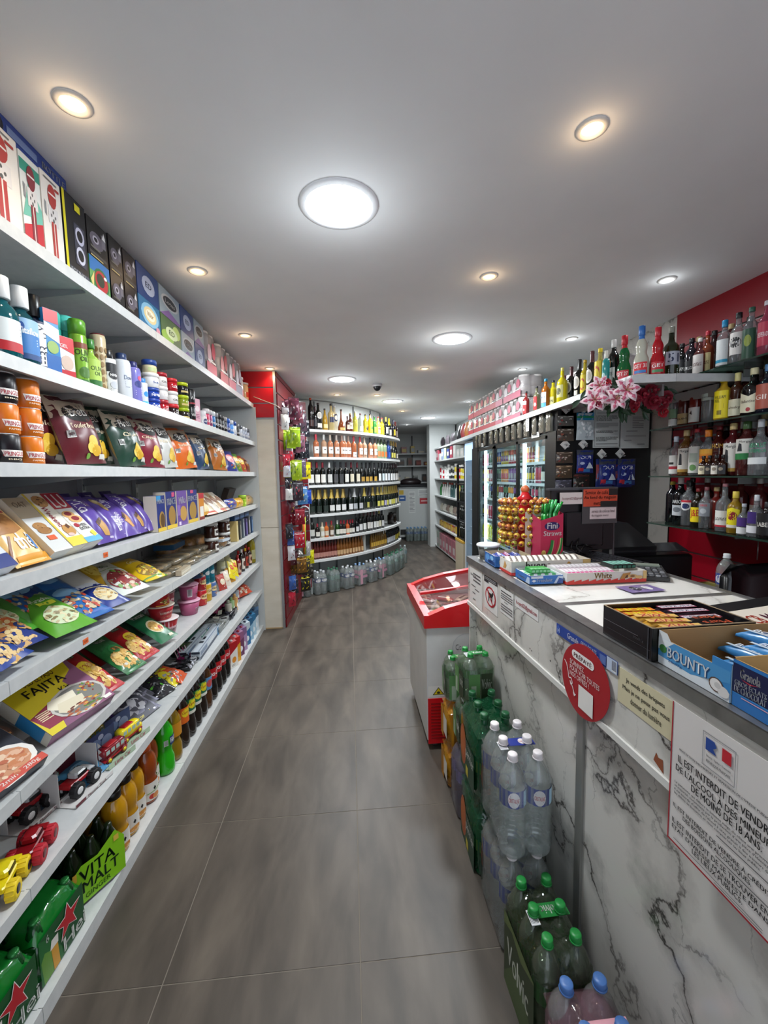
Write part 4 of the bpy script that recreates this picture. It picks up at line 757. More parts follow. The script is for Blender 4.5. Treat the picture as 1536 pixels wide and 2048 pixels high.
def pasta(c,c2):return[('f',.5,.32,.40,.28,PAS,90),('p',[(0,.62),(.45,.7),(1,.62),(1,1),(0,1)],c),('r',.30,.82,.72,.94,'#1f5a34'),('t','PANZANI',.33,.84,.70,.92,'#e8e8dc'),('e',.55,.56,.28,.11,c2),('t','TORTI',.36,.51,.76,.60,'#a82020'),('r',0,0,1,.13,c),('e',.78,.20,.09,.06,'#ece8d8'),('r',.2,.15,.36,.2,'#d8d8d0')]
flat(200,.125,.235,'#b01c24',pasta('#b01c24','#e8cc2c'),'red pasta bag with yellow badge beside the fajita kit',60,.01,.01,-12,31,.05,'pasta','pasta_bag',5)
flat(250,.115,.215,'#2c7a40',pasta('#2a6a3a','#2f8a48'),'green and clear pasta bag between two red bags',60,.01,.01,-12,32,.05,'pasta','pasta_bag',5)
flat(278,.115,.225,'#b01c24',pasta('#b01c24','#e8cc2c'),'second red pasta bag, farther from the fajita kit',60,.01,.01,-12,33,.05,'pasta','pasta_bag',5)
flat(316,.13,.22,'#1c6a42',[('t','Panzani',.2,.80,.8,.92,'#e4ece0'),('e',.5,.42,.32,.20,'#e8dcb8'),('e',.5,.42,.27,.16,'#d8b060'),('f',.5,.42,.24,.14,PAS,30),('e',.62,.34,.09,.06,'#c02c2c'),('r',.6,.06,.84,.12,'#e0d8c0')],'dark green pasta packet with a plate of spaghetti',60,.01,.01,-12,34,.035,'pasta','pasta_bag',5)
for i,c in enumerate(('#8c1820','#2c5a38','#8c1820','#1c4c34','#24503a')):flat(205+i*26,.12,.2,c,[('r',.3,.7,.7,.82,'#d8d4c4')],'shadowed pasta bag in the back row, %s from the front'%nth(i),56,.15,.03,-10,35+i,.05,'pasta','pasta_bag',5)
RN=(('t','PARTY',.3,.72,.75,.84,'#f0e0d0'),('t','BOWL',.3,.6,.7,.7,'#f0e0d0'),('f',.5,.22,.34,.15,['#d8a040','#4c8a34','#c86a2c','#e8d090'],30),('r',0,0,1,.04,'#e0b030'))
CN=(('r',0,.3,1,.72,'#a81c28'),('t','KOREAN NOODLES',.12,.44,.88,.62,'#f0e8dc'),('f',.5,.16,.3,.1,['#d88a40','#c84a2c','#e8c080'],20))
PK=(('r',.05,.2,.28,.8,'#d8d0d4'),('b',.07,.22,.26,.78,'#444444'),('t','TOM',.5,.12,.9,.38,'#2c1c20'))
def S6(px,proto,name,label,cat,dx=.06,**kw):return PL(5,Y(px,XF,z),proto,name,label,cat,dx,**kw)
S6(340,tub(.085,.045,.062,'#c8a0a8','#dfd3d2',(('r',0,.55,1,1,'#a81c28'),('t','TOM YUM',.2,.12,.9,.4,'#3a2a2a'))),'noodle_cup','pink and red noodle cup at the bottom front of the pile','noodle cup',.085)
S6(338,tub(.075,.048,.064,'#b8222c','#e0d4c4',CN),'noodle_cup','red Korean noodle cup in the middle of the front pile','noodle cup',.10,dz=.087)
S6(336,tub(.115,.048,.052,'#bc1c26','#d8d4cc',RN),'noodle_cup','tall red noodle cup crowning the front pile','noodle cup',.10,dz=.164)
S6(384,tub(.088,.045,.062,'#b0587c','#d8a8bc',(('t','TOM',.4,.15,.95,.5,'#f0e8e8'),('t','TOM',.41,.16,.94,.48,'#2c1c20'))),'noodle_cup','pink noodle cup with TOM lettering, lower of two','noodle cup',.08)
S6(386,tub(.092,.045,.056,'#b0587c','#c894a8',PK),'noodle_cup','pink noodle cup with bar code, upper of two','noodle cup',.085,dz=.09)
S6(362,tub(.1,.045,.055,'#a83444','#c8b8b4',(('t','RAMEN',.2,.5,.8,.66,'#f0e0e0'),)),'noodle_cup','dull red noodle cup standing behind the pink cups','noodle cup',.15,dz=.09)
S6(356,tub(.088,.045,.06,'#8a3444','#c8b8b4',()),'noodle_cup','dark red noodle cup under the dull red one','noodle cup',.165)
for i,(px,c,t,h,dzz)in enumerate(((404,'#b81c24','RED',.10,0),(404,'#a8242c','HOT',.09,.1015),(414,'#c8a020','CORN',.115,0),(398,'#2a4a6a','MIX',.11,.193),(424,'#4a68a0','PEAS',.10,0))):S6(px,can(h,.036,c,'#c8c4c0',(('e',.5,.6,.4,.2,'#e0c890'),('t',t,.25,.55,.75,.68,'#2a1c14'),('f',.5,.25,.3,.14,['#e0b060','#c87a40'],14))),'food_tin',('red food tin, lower of two by the pink cups','red food tin, upper of two by the pink cups','yellow food tin beside the red tins','dark blue snack tin on top of the red tins','blue food tin beside the yellow tin')[i],'tin',.07,dz=dzz)
for i,(px,dzz)in enumerate(((414,.117),(424,.103))):S6(px,can(.125,.038,'#1c7c92','#2c8ca0',(('e',.5,.6,.25,.12,'#e0e8e8'),('r',.1,.1,.9,.3,'#145a6a'))),'food_tin','teal snack tin, %s of two from the noodle cups'%nth(i),'tin',.08,dz=dzz,group='teal snack tins')
for i in range(3):PL(5,3.02+i*.11,pouch(.08,.12,.03,('#a83c34','#dcd0c0','#c8902c')[i],(('e',.5,.5,.3,.2,'#e8dcc0'),('f',.5,.3,.3,.15,['#c85a3c','#e8e0d0'],10)),seed=60+i),'seasoning_bag','small seasoning bag, %s after the food tins'%nth(i),'bag',.03,.0,tilt=18,spin=-10)
for i in range(2):PL(5,3.26+i*.09,pouch(.075,.15,.02,'#e0cc1c',(('e',.5,.65,.34,.14,'#c82c24'),('t','MAGGI',.24,.61,.76,.70,'#f4e030'),('f',.5,.3,.3,.12,['#c87a30','#e8e0b0'],10)),seed=64+i),'soup_packet','yellow soup packet with a red oval, %s of two'%nth(i),'packet',.02,.03,tilt=28,lean=24,spin=-10,group='yellow soup packets')
SB=[('#dcd8b0','#dfe0c8','cream mayonnaise bottle'),('#d8d4a8','#e4e4cc','pale mayonnaise bottle')]
for i,(b,c,t)in enumerate(SB):PL(5,3.20+i*.14,bottle('lotion',.19,.034,b,c,.82,.8,(.1,.6,(('r',0,0,1,1,'#e8e8da'),('e',.5,.6,.3,.2,'#3a6a9a')))),'mayonnaise_bottle',t+' behind the yellow soup packets','bottle',.14)
SC2=[('#7c1414','#a01c20','ketchup'),('#5a1010','#c8201c','chilli'),('#1c1210','#d8d8d4','soy'),('#6a1c14','#c02c20','ketchup'),('#3a1c10','#e0b020','mustard'),('#8a1c18','#a82420','pepper'),('#2a1410','#c03020','barbecue'),('#9c2c1c','#d0d0c8','tomato'),('#701410','#b81c1c','harissa'),('#4a2010','#3a3a3a','curry')]
for i,(b,c,t)in enumerate(SC2):PL(5,3.42+i*.062,bottle('sauce',.17+.012*(i%3),.026,b,c,.86,.4,(.12,.6,(('r',0,0,1,1,('#c8a890','#a83c2c','#d8d0c0')[i%3]),('e',.5,.5,.3,.25,'#5a2418')))),'sauce_bottle','sauce bottle with a %s cap, %s from the pillar'%({'#a01c20':'dark red','#c8201c':'red','#d8d8d4':'white','#c02c20':'red','#e0b020':'yellow','#a82420':'red','#c03020':'red','#d0d0c8':'white','#b81c1c':'red','#3a3a3a':'black'}[c],nth(9-i)),'bottle',.05+.03*(i%2),group='sauce bottles on the sixth shelf')
for i in range(3):PL(5,3.86+i*.085,jar(.10,.036,'#6a3a24','#c8c4bc',(('r',.15,.1,.85,.9,'#a84434'),('l',.3,.3,.7,.6,2,'#e0d8c8')),.2),'sauce_jar','glass sauce jar with a red label, %s from the pillar'%nth(2-i),'jar',.06)
for i in range(2):PL(5,3.98+i*.09,bottle('juice',.26,.038,G('#b8a830',.7,.08,.4,'#d8cc60'),'#a8c41c',.88,.62,(.15,.5,(('r',0,0,1,1,'#c8c490'),))),'oil_bottle','cooking oil bottle with a lime cap, %s from the pillar'%nth(1-i),'bottle',.05)
# --- seventh shelf: toys, tableware, small bottles --------------------------
k=6;z=SZ[6]
@cached
def monster(col,c2,wheel,tyre,hub):
 mb=MB();mb.cbox(-.075,.075,-.032,.032,.045,.068,.006,M(col,.25));mb.cbox(-.03,.035,-.028,.028,.066,.095,.010,M(c2,.25));mb.box(-.022,.03,-.0295,.0295,.072,.088,BLK)
 mb.box(-.07,.07,-.012,.012,.030,.046,BLK);mb.box(.04,.072,-.034,.034,.066,.072,M(c2,.3))
 for x in(-.05,.05):
  for s in(-1,1):mb.rod((x,s*.02,.034),(x*.8,s*.03,.055),.003,M('#8a8c90',.3,.8))
 out=[('truck_body',mb)]
 for x in(-.05,.05):
  for y in(-.045,.045):
   t=MB();o=t.X;t.X=Matrix.Translation((x,y,.034))@Matrix.Rotation(pi/2,4,'X')
   t.lathe([(.020,-.016),(.031,-.016),(.034,-.010),(.034,.010),(.031,.016),(.020,.016)],M(tyre,.6),14)
   for i in range(12):a=2*pi*i/12;t.box(.031*cos(a)-.004,.031*cos(a)+.004,.031*sin(a)-.004,.031*sin(a)+.004,-.013,.013,M(tyre,.6))
   t.lathe([(.014,-.0175),(.017,-.0165),(.017,.0165),(.014,.0175)],M(hub,.35),10);out.append(('wheel',t))
 for _,q in out:q.v=[(a*.74,b*.74,c*.74)for a,b,c in q.v]
 return[(n_,q.mesh(n_))for n_,q in out]
PL(6,1.125,monster('#e8d21c','#e8d21c',0,'#e8c91c','#1c1a1a'),'toy_monster_truck','yellow and black toy truck with bright yellow wheels','toy truck',.045,spin=18)
PL(6,1.03,monster('#c8a68a','#a82028',0,'#b88a72','#8a1c24'),'toy_monster_truck','tan and red toy truck at the very edge of the photo','toy truck',.055,spin=20)
PL(6,1.235,monster('#7c1018','#8c141c',0,'#b81c2c','#5a0c10'),'toy_monster_truck','dark red toy truck with red wheels','toy truck',.05,spin=14)
PL(6,1.10,monster('#4a4848','#7c3028',0,'#a85020','#303030'),'toy_monster_truck','grey and orange toy truck in the back row','toy truck',.19,spin=16)
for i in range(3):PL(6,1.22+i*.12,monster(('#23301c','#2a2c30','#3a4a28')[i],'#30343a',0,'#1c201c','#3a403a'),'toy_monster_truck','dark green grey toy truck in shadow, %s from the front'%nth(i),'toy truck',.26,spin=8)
@cached
def window_box(w,d,h,col,c2):
 mb=MB();t=.002
 mb.box(-w/2,w/2,d/2-t,d/2,0,h,M(col,.35));mb.box(-w/2,w/2,-d/2,d/2,0,t,M(c2,.35));mb.box(-w/2,-w/2+t,-d/2*.2,d/2,0,h,M(c2,.35));mb.box(w/2-t,w/2,-d/2*.2,d/2,0,h,M(c2,.35))
 for i in range(5):mb.add([(w/2,-.02+.0*i,h*.2*i),(w/2,-.035,h*.2*i+h*.1),(w/2,-.02,h*.2*(i+1))],[(0,1,2)],M(c2,.35))
 mb.box(-w/2,w/2,-d/2,-d/2+t,0,h*.12,M(c2,.35));art(mb,S_plane(w,h*.12,y=-d/2),[('r',0,.15,.25,.85,col),('t','Monster Truck',.3,.2,.8,.8,'#6a1c28')])
 return[('tray',mb.mesh('tray'))]
for i,y in enumerate((1.50,1.40)):
 PL(6,y,window_box(.17,.15,.12,'#5c1422','#d8d5d2'),'toy_box',('open fronted white and maroon toy truck box','second maroon toy truck box, nearer the shelf front')[i],'toy box',.09+.09*i,spin=-10)
 PL(6,y,monster('#a81c24','#c9cccd',0,'#1a1a1c','#d8d8d8'),'toy_pickup',('red and white toy pickup inside the maroon box','red toy pickup inside the nearer maroon box')[i],'toy truck',.085+.09*i,.003,spin=-10)
@cached
def bus(c,c2):
 mb=MB();mb.cbox(-.055,.055,-.022,.022,.014,.062,.010,M(c,.2),True);mb.cbox(.045,.068,-.019,.019,.014,.038,.007,M(c,.2),True)
 mb.box(-.056,.058,-.0228,.0228,.014,.020,M(c2,.3))
 for s in(-1,1):
  for i in range(4):mb.box(-.045+i*.024,-.028+i*.024,s*.0222-.0004,s*.0222+.0004,.038,.054,M('#9fb8b0',.1))
 mb.box(.0552,.0556,-.016,.016,.040,.056,M('#9fc4d0',.1))
 out=[('bus_body',mb.mesh('bus_body'))]
 for x in(-.034,.04):
  for s in(-1,1):
   t=MB();t.X=Matrix.Translation((x,s*.022,.013))@Matrix.Rotation(pi/2,4,'X');t.lathe([(.013,-.004),(.013,.004)],M('#7c1a1c',.5),12);t.lathe([(.008,-.005),(.008,.005)],M('#e8cf20',.4),10);out.append(('wheel',t.mesh('wheel')))
 r=MB();r.cbox(-.03,.02,-.016,.016,.0615,.066,.003,M(c2,.3),True);out.append(('roof_light',r.mesh('roof_light')))
 return out
@cached
def card(w,d,h,c1,c2,blister=True):
 mb=MB();mb.box(-w/2,w/2,-d/2,d/2,0,.0015,M(c2,.35));mb.box(-w/2,w/2,d/2-.0015,d/2,0,h,M(c1,.35));art(mb,S_plane(w,h,y=d/2-.0015),[('e',.3,.6,.2,.2,'#7c90b8'),('e',.7,.5,.2,.25,'#8c9cc0'),('e',.5,.8,.1,.1,'#b8c4dc')])
 mb.box(-w/2,w/2,-d/2,-d/2+.0015,0,.022,M(c2,.35));art(mb,S_plane(w,.022,y=-d/2),[('t','Little Car',.2,.15,.8,.85,'#a83858')])
 return[('blister_card',mb.mesh('blister_card'))]
for i,(y,c,c2,lab)in enumerate(((1.79,'#e8cf1c','#a81c20','yellow toy bus with a red roof light'),(1.665,'#7c1620','#a82028','dark red toy tractor with yellow wheels'))):
 PL(6,y,card(.13,.10,.105,'#3a4c78','#a8bca0'),'toy_packaging','blue grey folded card tray under the %s'%('yellow toy bus','dark red toy tractor')[i],'packaging',.055,spin=-16)
 PL(6,y,bus(c,c2),'toy_bus' if i==0 else 'toy_tractor',lab,'toy car',.058,.0025,spin=-14)
for i in range(3):
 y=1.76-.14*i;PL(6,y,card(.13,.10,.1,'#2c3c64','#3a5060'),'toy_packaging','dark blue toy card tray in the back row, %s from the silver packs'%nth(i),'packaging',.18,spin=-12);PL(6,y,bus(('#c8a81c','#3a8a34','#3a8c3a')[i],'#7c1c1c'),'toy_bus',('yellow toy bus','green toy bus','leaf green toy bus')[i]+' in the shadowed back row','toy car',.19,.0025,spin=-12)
PL(6,1.545,pouch(.16,.12,.04,'#4a88b0',(('e',.5,.5,.3,.3,'#8ac0e0'),),seed=71,r=.1),'toy_blister','glossy blue plastic toy blister beside the maroon box','toy',.05,.004,tilt=70,spin=-10)
SIL=G('#c8c8d4',.55,.1,.6,'#d8d8e0',30)
for i in range(4):
 PL(6,1.94+i*.045,pouch(.20,.16,.02,'#8f8fa0',(('r',0,0,.08,1,'#4a2a78'),('r',.08,0,.92,1,'#4c4c58'),('e',.35,.5,.2,.3,'#b8b8c4'),('e',.65,.55,.18,.3,'#d8d8e0'),('t','LUXE TIME',.3,.04,.7,.12,'#e8d84a')),seed=72+i,r=.12,wr=.006),'jewellery_pack','glittering silver plastic party jewellery pack, %s in the fan'%nth(i),'party pack',.05+.03*i,.006+.012*i,tilt=66+2*i,spin=-14)
for i,(y,c,c2)in enumerate(((2.15,'#2a2a2e','#5cc02c'),(2.22,'#3c3c42','#48a824'),(2.27,'#d8c82c','#1c1c1c'),(2.31,'#c8542c','#8a8a8e'),(2.14,'#4a4a50','#9a9aa0'))):
 PL(6,y,pouch(.12,.14,.045,c,(('f',.5,.5,.4,.4,[c2,'#8a8c90',c],12),),seed=80+i,r=.15,wr=.01),'toy_pack',('black toy pack with green balls','grey toy pack with green balls','yellow and black toy pack','orange striped toy pack at the edge','dark grey toy pack behind the green balls')[i],'toy',(.04,.08,.03,.02,.16)[i],.006,tilt=64,spin=-20+9*i)
@cached
def scraps(n,cols,w,d,h,seed):
 R=random.Random(seed);mb=MB()
 for i in range(n):
  x,y,zz=R.uniform(-w/2,w/2),R.uniform(-d/2,d/2),R.uniform(.008,h);a=R.uniform(0,6);s=R.uniform(.02,.05);c,e=cos(a)*s,sin(a)*s;u=R.uniform(-.02,.03)
  mb.add([(x,y,zz),(x+c,y+e,zz+u),(x+c-e*.6,y+e+c*.6,zz+u*.5+.004),(x-e*.6,y+c*.6,max(zz-u*.4,.002))],[(0,1,2,3)],cols[i%len(cols)])
 mb.cbox(-w/2,w/2,-d/2,d/2,0,h*.6,.012,cols[0],True)
 return[('bundle',mb.mesh('bundle'))]
FB=[M('#141416',.2),M('#2e2e32',.15),G('#c8c8cc',.4,.05,.7,'#e8e8ea')]
PL(6,2.46,scraps(26,FB,.12,.12,.05,4),'masquerade_mask','black satin party mask in clear film with a white bow','party mask',.09,spin=10)
r=MB()
for s in(-1,1):r.add([(0,0,.01),(s*.045,-.02,.03),(s*.05,.02,.022),(s*.02,.01,.006)],[(0,1,2,3)],M('#dde0ea',.4));r.ball(s*.02,0,.012,.010,M('#dde0ea',.4),8,5)
PL(6,2.44,[('bow',r.mesh('bow'))],'ribbon_bow','pale lilac ribbon bow lying before the black mask','bow',.03,.01,spin=4)
@cached
def forks():
 out=[];h=MB();h.box(-.05,.05,-.012,.012,0,.03,M('#7c1a50',.25));out.append(('pack_base',h.mesh('pack_base')))
 for i in range(5):f=MB();x=-.04+.02*i;f.rod((x,0,.012),(x*1.1,.05,.13),.0032,M('#9c3468' if i%2 else '#c8a8b0',.2),6);f.ball(x,-.006,.018,.007,M('#9c2460',.2),8,5);out.append(('fork',f.mesh('fork')))
 return out
PL(6,2.56,forks(),'fork_pack','fan of magenta plastic forks leaning back','cutlery',.12,.002,spin=-20)
PL(6,2.66,scraps(16,[M('#26301c',.5),M('#4a6a3a',.5),M('#1c201c',.4)],.12,.1,.10,5),'bath_set','dark green bath set bundle behind the foil boxes','bath set',.17)
@cached
def netpad(c):
 mb=MB();R=random.Random(5);NMm=M(c,.7)
 mb.lathe([(.02,0),(.085,.012),(.10,.03),(.07,.045),(.02,.05)],NMm,20)
 for i in range(60):a=R.uniform(0,6.28);q=R.uniform(.03,.1);mb.ball(q*cos(a),q*sin(a),R.uniform(.025,.05),.009,NMm,6,4)
 return[('scouring_net',mb.mesh('scouring_net'))]
PL(6,2.88,netpad('#3f8068'),'bath_sponge','ruffled green net sponge beside the foil boxes','sponge',.16)
for i,(dx,dz,c)in enumerate(((.03,0,'#c4ccd4'),(.10,0,'#b8c4cc'))):
 PL(6,2.80,carton(.50,.055,.055,c,(('r',.0,.0,1,.35,'#3c4454'),('r',.02,.45,.3,.9,'#7c8aa0'),('r',.4,.5,.6,.9,'#d8dce0'),('r',.8,.0,1,1,'#2a78a8')),side=(('r',.05,.7,.95,.95,'#2c3444'),('t','ALUMINIUM',.1,.4,.8,.6,'#3a4454'),('l',.1,.1,.9,.35,3,'#5a6474')),top=(('r',0,.1,1,.25,'#8a94a4'),('r',.28,.4,.34,.9,'#2c3038'),('r',.4,.5,.5,.8,'#20242c')),name='foil_box'),'foil_box',('long white and grey foil roll box at the shelf edge','second long foil roll box behind the front one')[i],'box',dx+.028,dz,spin=(3,1)[i])
PL(6,3.10,scraps(50,[G('#b8bcb8',.5,.08,.6,'#e0e0e0'),M('#5a5c52',.2),M('#a8a898',.15),M('#302c30',.2)],.26,.22,.09,8),'cutlery_bundle','heap of silvery clear wrapped cutlery packs','cutlery',.14)
PL(6,3.36,scraps(30,[M('#14141a',.15),M('#303038',.1),G('#a8a8b0',.5,.05,.7)],.20,.18,.09,9),'party_pack','glossy black wrapped pack behind the silver bundle','party pack',.12)
for i,(y,c)in enumerate(((3.12,'#c05a80'),(3.34,'#8c2c54'),(3.50,'#a83c6a'))):PL(6,y,bar(.24,.06,.045,c,(('r',.1,.2,.9,.5,'#d8a0b4'),),seed=i),'napkin_roll','rose pink wrapped napkin roll, %s from the pillar'%nth(2-i),'napkins',.22-.06*i,.055,spin=12-10*i)
for i,(y,c,c2)in enumerate(((3.34,'#c8c4b4','#a8a898'),(3.42,'#a4c490','#8ab070'),(3.52,'#d8a868','#d8a868'),(3.60,'#8fa0b8','#2a3a7a'),(3.68,'#9aa8b8','#e0e0e0'),(3.75,'#b8bcc0','#2a2a2e'))):
 PL(6,y,bottle('lotion',.14,.027,c,c2,.80,.45,(.1,.6,(('e',.5,.5,.3,.3,'#f0ece4'),))),'soap_pump',('grey','pale green','peach','grey blue','silver white','light grey')[i]+' hand soap bottle near the pillar on the seventh shelf','bottle',.07+.05*(i>2))
PL(6,3.92,pouch(.2,.12,.08,'#c84a2c',(('f',.5,.4,.4,.3,['#e8dcc4','#d8c0a0','#f0e8d8'],24),),seed=95),'garlic_bag','orange red bag of white nuts against the pillar','bag',.07,.02,tilt=50,spin=-20)
# --- bottom shelf: drinks ----------------------------------------------------
k=7;z=SZ[7]
@cached
def beerpack():
 """six bottles in a green printed film sleeve: bottles show as ribs under the film"""
 R=random.Random(2);W,D,H=.19,.13,.21;GR=M('#0f6a24',.14,0,.7);GD=M('#0a3f18',.16,0,.6)
 mb=MB();mb.cbox(-W/2,W/2,-D/2,D/2,0,.135,.022,GR,True)
 n=12;m=8;vs=[]
 for j in range(m+1):
  for i in range(n+1):
   u,v=i/n,j/m;x=-W/2+W*u;y=-D/2+D*v;e=min(sin(pi*u),1)**.35*min(sin(pi*v)+.0,1)**.5
   hz=.133+.062*e+.010*abs(sin(3*pi*u))*e+.006*sin(2*pi*v*2);vs.append((x*(.97),y*.96,hz))
 mb.add(vs,[(j*(n+1)+i,j*(n+1)+i+1,(j+1)*(n+1)+i+1,(j+1)*(n+1)+i)for j in range(m)for i in range(n)],GR,True)
 st=[(.5+.34*cos(radians(90+i*36))*(1 if i%2==0 else .40),.5+.34*sin(radians(90+i*36))*(1 if i%2==0 else .40))for i in range(10)]
 f=MB();S=lambda u,v,l:(-W/2+u*W,-D/2-.0006*l,.005+v*.145)
 art(f,S,[('r',.02,.0,.98,.99,'#0d4a20'),('p',[(0,0),(.55,0),(.2,.8),(0,1)],'#155f28'),('p',[(.05,.0),(.24,.0),(.22,.5),(.1,.62),(.02,.5)],'#5c8a34'),('p',[(.25,.0),(.38,.0),(.36,.5),(.22,.52)],'#c8902c'),('p',[(.20,.5),(.37,.48),(.38,.66),(.24,.68)],'#d8d4cc'),('t','6',.14,.76,.20,.92,'#e4e8e0')])
 for s,c in((1.12,'#e8e0dc'),(1,'#b01824')):f.add([S(.5+(x-.5)*.82*s+.10,.5+(y-.5)*1.0*s+.16,5 if s>1 else 6)for x,y in st]+[S(.60,.66,5 if s>1 else 6)],[(i,(i+1)%10,10)for i in range(10)],c)
 art(f,S,[('t','Hei',.46,.06,.98,.36,'#e6e6e2')],lay=6)
 out=[('sleeve',mb.mesh('sleeve')),('print',f.mesh('print'))]
 for i in range(3):
  for j in range(2):
   b=MB();x,y=-W/2+W*(i+.5)/3,-D/2+D*(j+.5)/2;b.lathe([(.012,.17),(.013,.188),(.009,.190)],M('#2a7a3a',.3,.3),10,x,y,.001);b.lathe([(.024,.1),(.0235,.15),(.013,.18)],GD,12,x,y,.002);out.append(('bottle',b.mesh('bottle')))
 for i in range(10):c=MB();u,v=R.uniform(-.07,.07),R.uniform(-.05,.03);c.add([(u,v,.197),(u+.02,v+.002,.1985),(u+.02,v+.004,.1985),(u,v+.003,.197)],[(0,1,2,3)],M('#c8e0c8',.2));
 return out
for i,y in enumerate((1.055,1.262)):PL(7,y,beerpack(),'beer_pack',('green six-pack of beer with a red star, cut by the photo edge','green six-pack of beer with a red star beside the lime pack')[i],'beer pack',.068,spin=-2,sc=0)
for i,y in enumerate((1.05,1.26)):PL(7,y,beerpack(),'beer_pack',('green six-pack of beer in the back row, nearer','green six-pack of beer in the back row, farther')[i],'beer pack',.21,spin=2)
@cached
def maltpack():
 W,D,H=.19,.13,.20;mb=MB();mb.cbox(-W/2,W/2,-D/2,D/2,0,.12,.02,M('#1c2a16',.2),True)
 for i in range(3):
  for j in range(2):x,y=-W/2+W*(i+.5)/3,-D/2+D*(j+.5)/2;mb.lathe([(.029,.0),(.03,.12),(.027,.15),(.013,.185),(.012,.20)],M('#15200f',.12),12,x,y,.001)
 out=[('bottles_in_film',mb.mesh('bottles_in_film'))]
 f=MB();pts=[(-W/2,.01),(W/2,.01),(W/2+.002,.14),(W/2-.03,.185),(0,.145),(-W/2+.04,.15),(-W/2,.12)]
 f.add([(x,-D/2-.003,zz)for x,zz in pts],[tuple(range(7))],M('#86c41c',.3));S=lambda u,v,l:(-W/2+u*W,-D/2-.003-.0008*l,v*.18)
 art(f,S,[('t','VITA',.16,.50,.82,.74,'#17331a'),('t','MALT',.20,.26,.88,.48,'#17331a'),('t','GINGER',.24,.12,.7,.22,'#4a7a1c'),('r',.05,.60,.12,.76,'#d8a83a'),('r',.8,.8,.9,.92,'#d8b84a')]);out.append(('sleeve',f.mesh('sleeve')))
 return out
PL(7,1.465,maltpack(),'malt_drink_pack','lime green sleeved pack lettered VITA MALT','drink pack',.07,spin=-6)
PL(7,1.46,maltpack(),'malt_drink_pack','second malt drink pack behind the lettered one','drink pack',.21)
JU=(('r',0,0,1,1,'#d8d4cc'),('p',[(.42,.55),(.5,.68),(.58,.55),(.5,.42)],'#16181a'),('l',.15,.8,.85,.9,1,'#8a4a3a'),('e',.5,.18,.3,.14,'#c88a3a'),('f',.5,.18,.3,.12,['#d89a4a','#b8702c','#e8c080'],14))
jb=bottle('juice',.255,.046,M('#b88410',.1,0,.6),'#15100c',.88,.62,(.06,.36,JU))
for i,(y,dx)in enumerate(((1.605,.045),(1.69,.05),(1.77,.06),(1.60,.14),(1.69,.145),(1.775,.15))):PL(7,y,jb,'juice_bottle','amber juice bottle with a black cap, %s from the lime pack, %s row'%(nth(i%3),('front','back')[i//3]),'bottle',dx,group='amber juice bottles with black caps')
PE=(('r',0,0,1,1,'#dedbd2'),('p',[(.42,.62),(.5,.74),(.58,.62),(.5,.5)],'#16181a'),('e',.35,.22,.16,.14,'#b8342c'),('e',.55,.2,.18,.15,'#d08a50'),('p',[(.1,.4),(.9,.52),(.9,.55),(.1,.44)],'#6fa04a'))
pb=bottle('juice',.27,.047,M('#8a3c10',.1,0,.6),'#c8521c',.89,.58,(.06,.37,PE))
for i,(y,dx)in enumerate(((1.865,.05),(1.955,.085),(1.87,.15))):PL(7,y,pb,'tea_bottle',('peach tea bottle with an orange cap at the front','peach tea bottle next to the green soda','peach tea bottle in the back row')[i],'bottle',dx)
FA=(('r',.45,.25,1,.85,'#15306a'),('t','FANTA',.48,.38,.98,.74,'#f2f4f0'),('b',.12,.3,.34,.7,'#3a5a3a'))
fb=bottle('fanta',.31,.0475,M('#22a812',.1,0,.6),'#1c8a1c',.915,.4,(.43,.66,FA),cr=.3)
for i,(y,dx)in enumerate(((2.045,.048),(2.04,.148),(1.965,.19))):PL(7,y,fb,'soda_bottle',('neon green soda bottle at the shelf edge','green soda bottle behind the neon green one','green soda bottle deepest on the shelf')[i],'bottle',dx)
fo=bottle('fanta',.31,.0475,M('#8a6a10',.1,0,.6),'#a88c1c',.915,.4,(.43,.66,(('r',0,0,1,1,'#c8841c'),)))
PL(7,2.145,fo,'soda_bottle','yellow olive soda bottle beside the neon green one','bottle',.05)
LI=(('r',0,0,1,1,'#1c6a4a'),('e',.5,.62,.34,.3,'#e0d020'),('t','Lipton',.22,.52,.78,.74,'#a82420'),('p',[(.2,.9),(.4,1),(.35,.7)],'#a8c42c'),('r',0,0,1,.2,'#d8d8c8'))
LO=(('r',0,0,1,1,'#d8641c'),('e',.5,.65,.34,.28,'#e0c820'),('t','Lipton',.22,.56,.78,.74,'#a82420'))
lb_=bottle('soda',.315,.044,M('#1c120c',.1,0,.6),'#0f6a3a',.93,.4,(.44,.72,LI));lo_=bottle('soda',.315,.044,M('#241408',.1,0,.6),'#0f6a3a',.93,.4,(.44,.72,LO));li3=bottle('soda',.315,.044,M('#4a2c14',.1,0,.6),'#5c9cc8',.93,.4,(.4,.66,(('r',0,0,1,1,'#5a8cb8'),('e',.5,.5,.3,.3,'#c04a4a'))))
for i,(y,pr,t)in enumerate(((2.25,lo_,'iced tea bottle with an orange label'),(2.345,lb_,'iced tea bottle with a green and yellow label, nearest the orange label'),(2.44,lb_,'iced tea bottle with a green and yellow label, in the middle'),(2.535,lb_,'iced tea bottle with a green and yellow label, nearest the cola'),(2.63,li3,'iced tea bottle with a pale blue label'))):
 PL(7,y,pr,'iced_tea_bottle',t,'bottle',.047);PL(7,y,pr,'iced_tea_bottle',t+', back row','bottle',.14)
CO=(('r',0,0,1,1,'#b0141e'),('t','Coca-Cola',.1,.3,.9,.75,'#f2efec'))
cb=bottle('soda',.33,.048,M('#0c0706',.08,0,.7),'#a8141c',.93,.38,(.44,.66,CO,1.3))
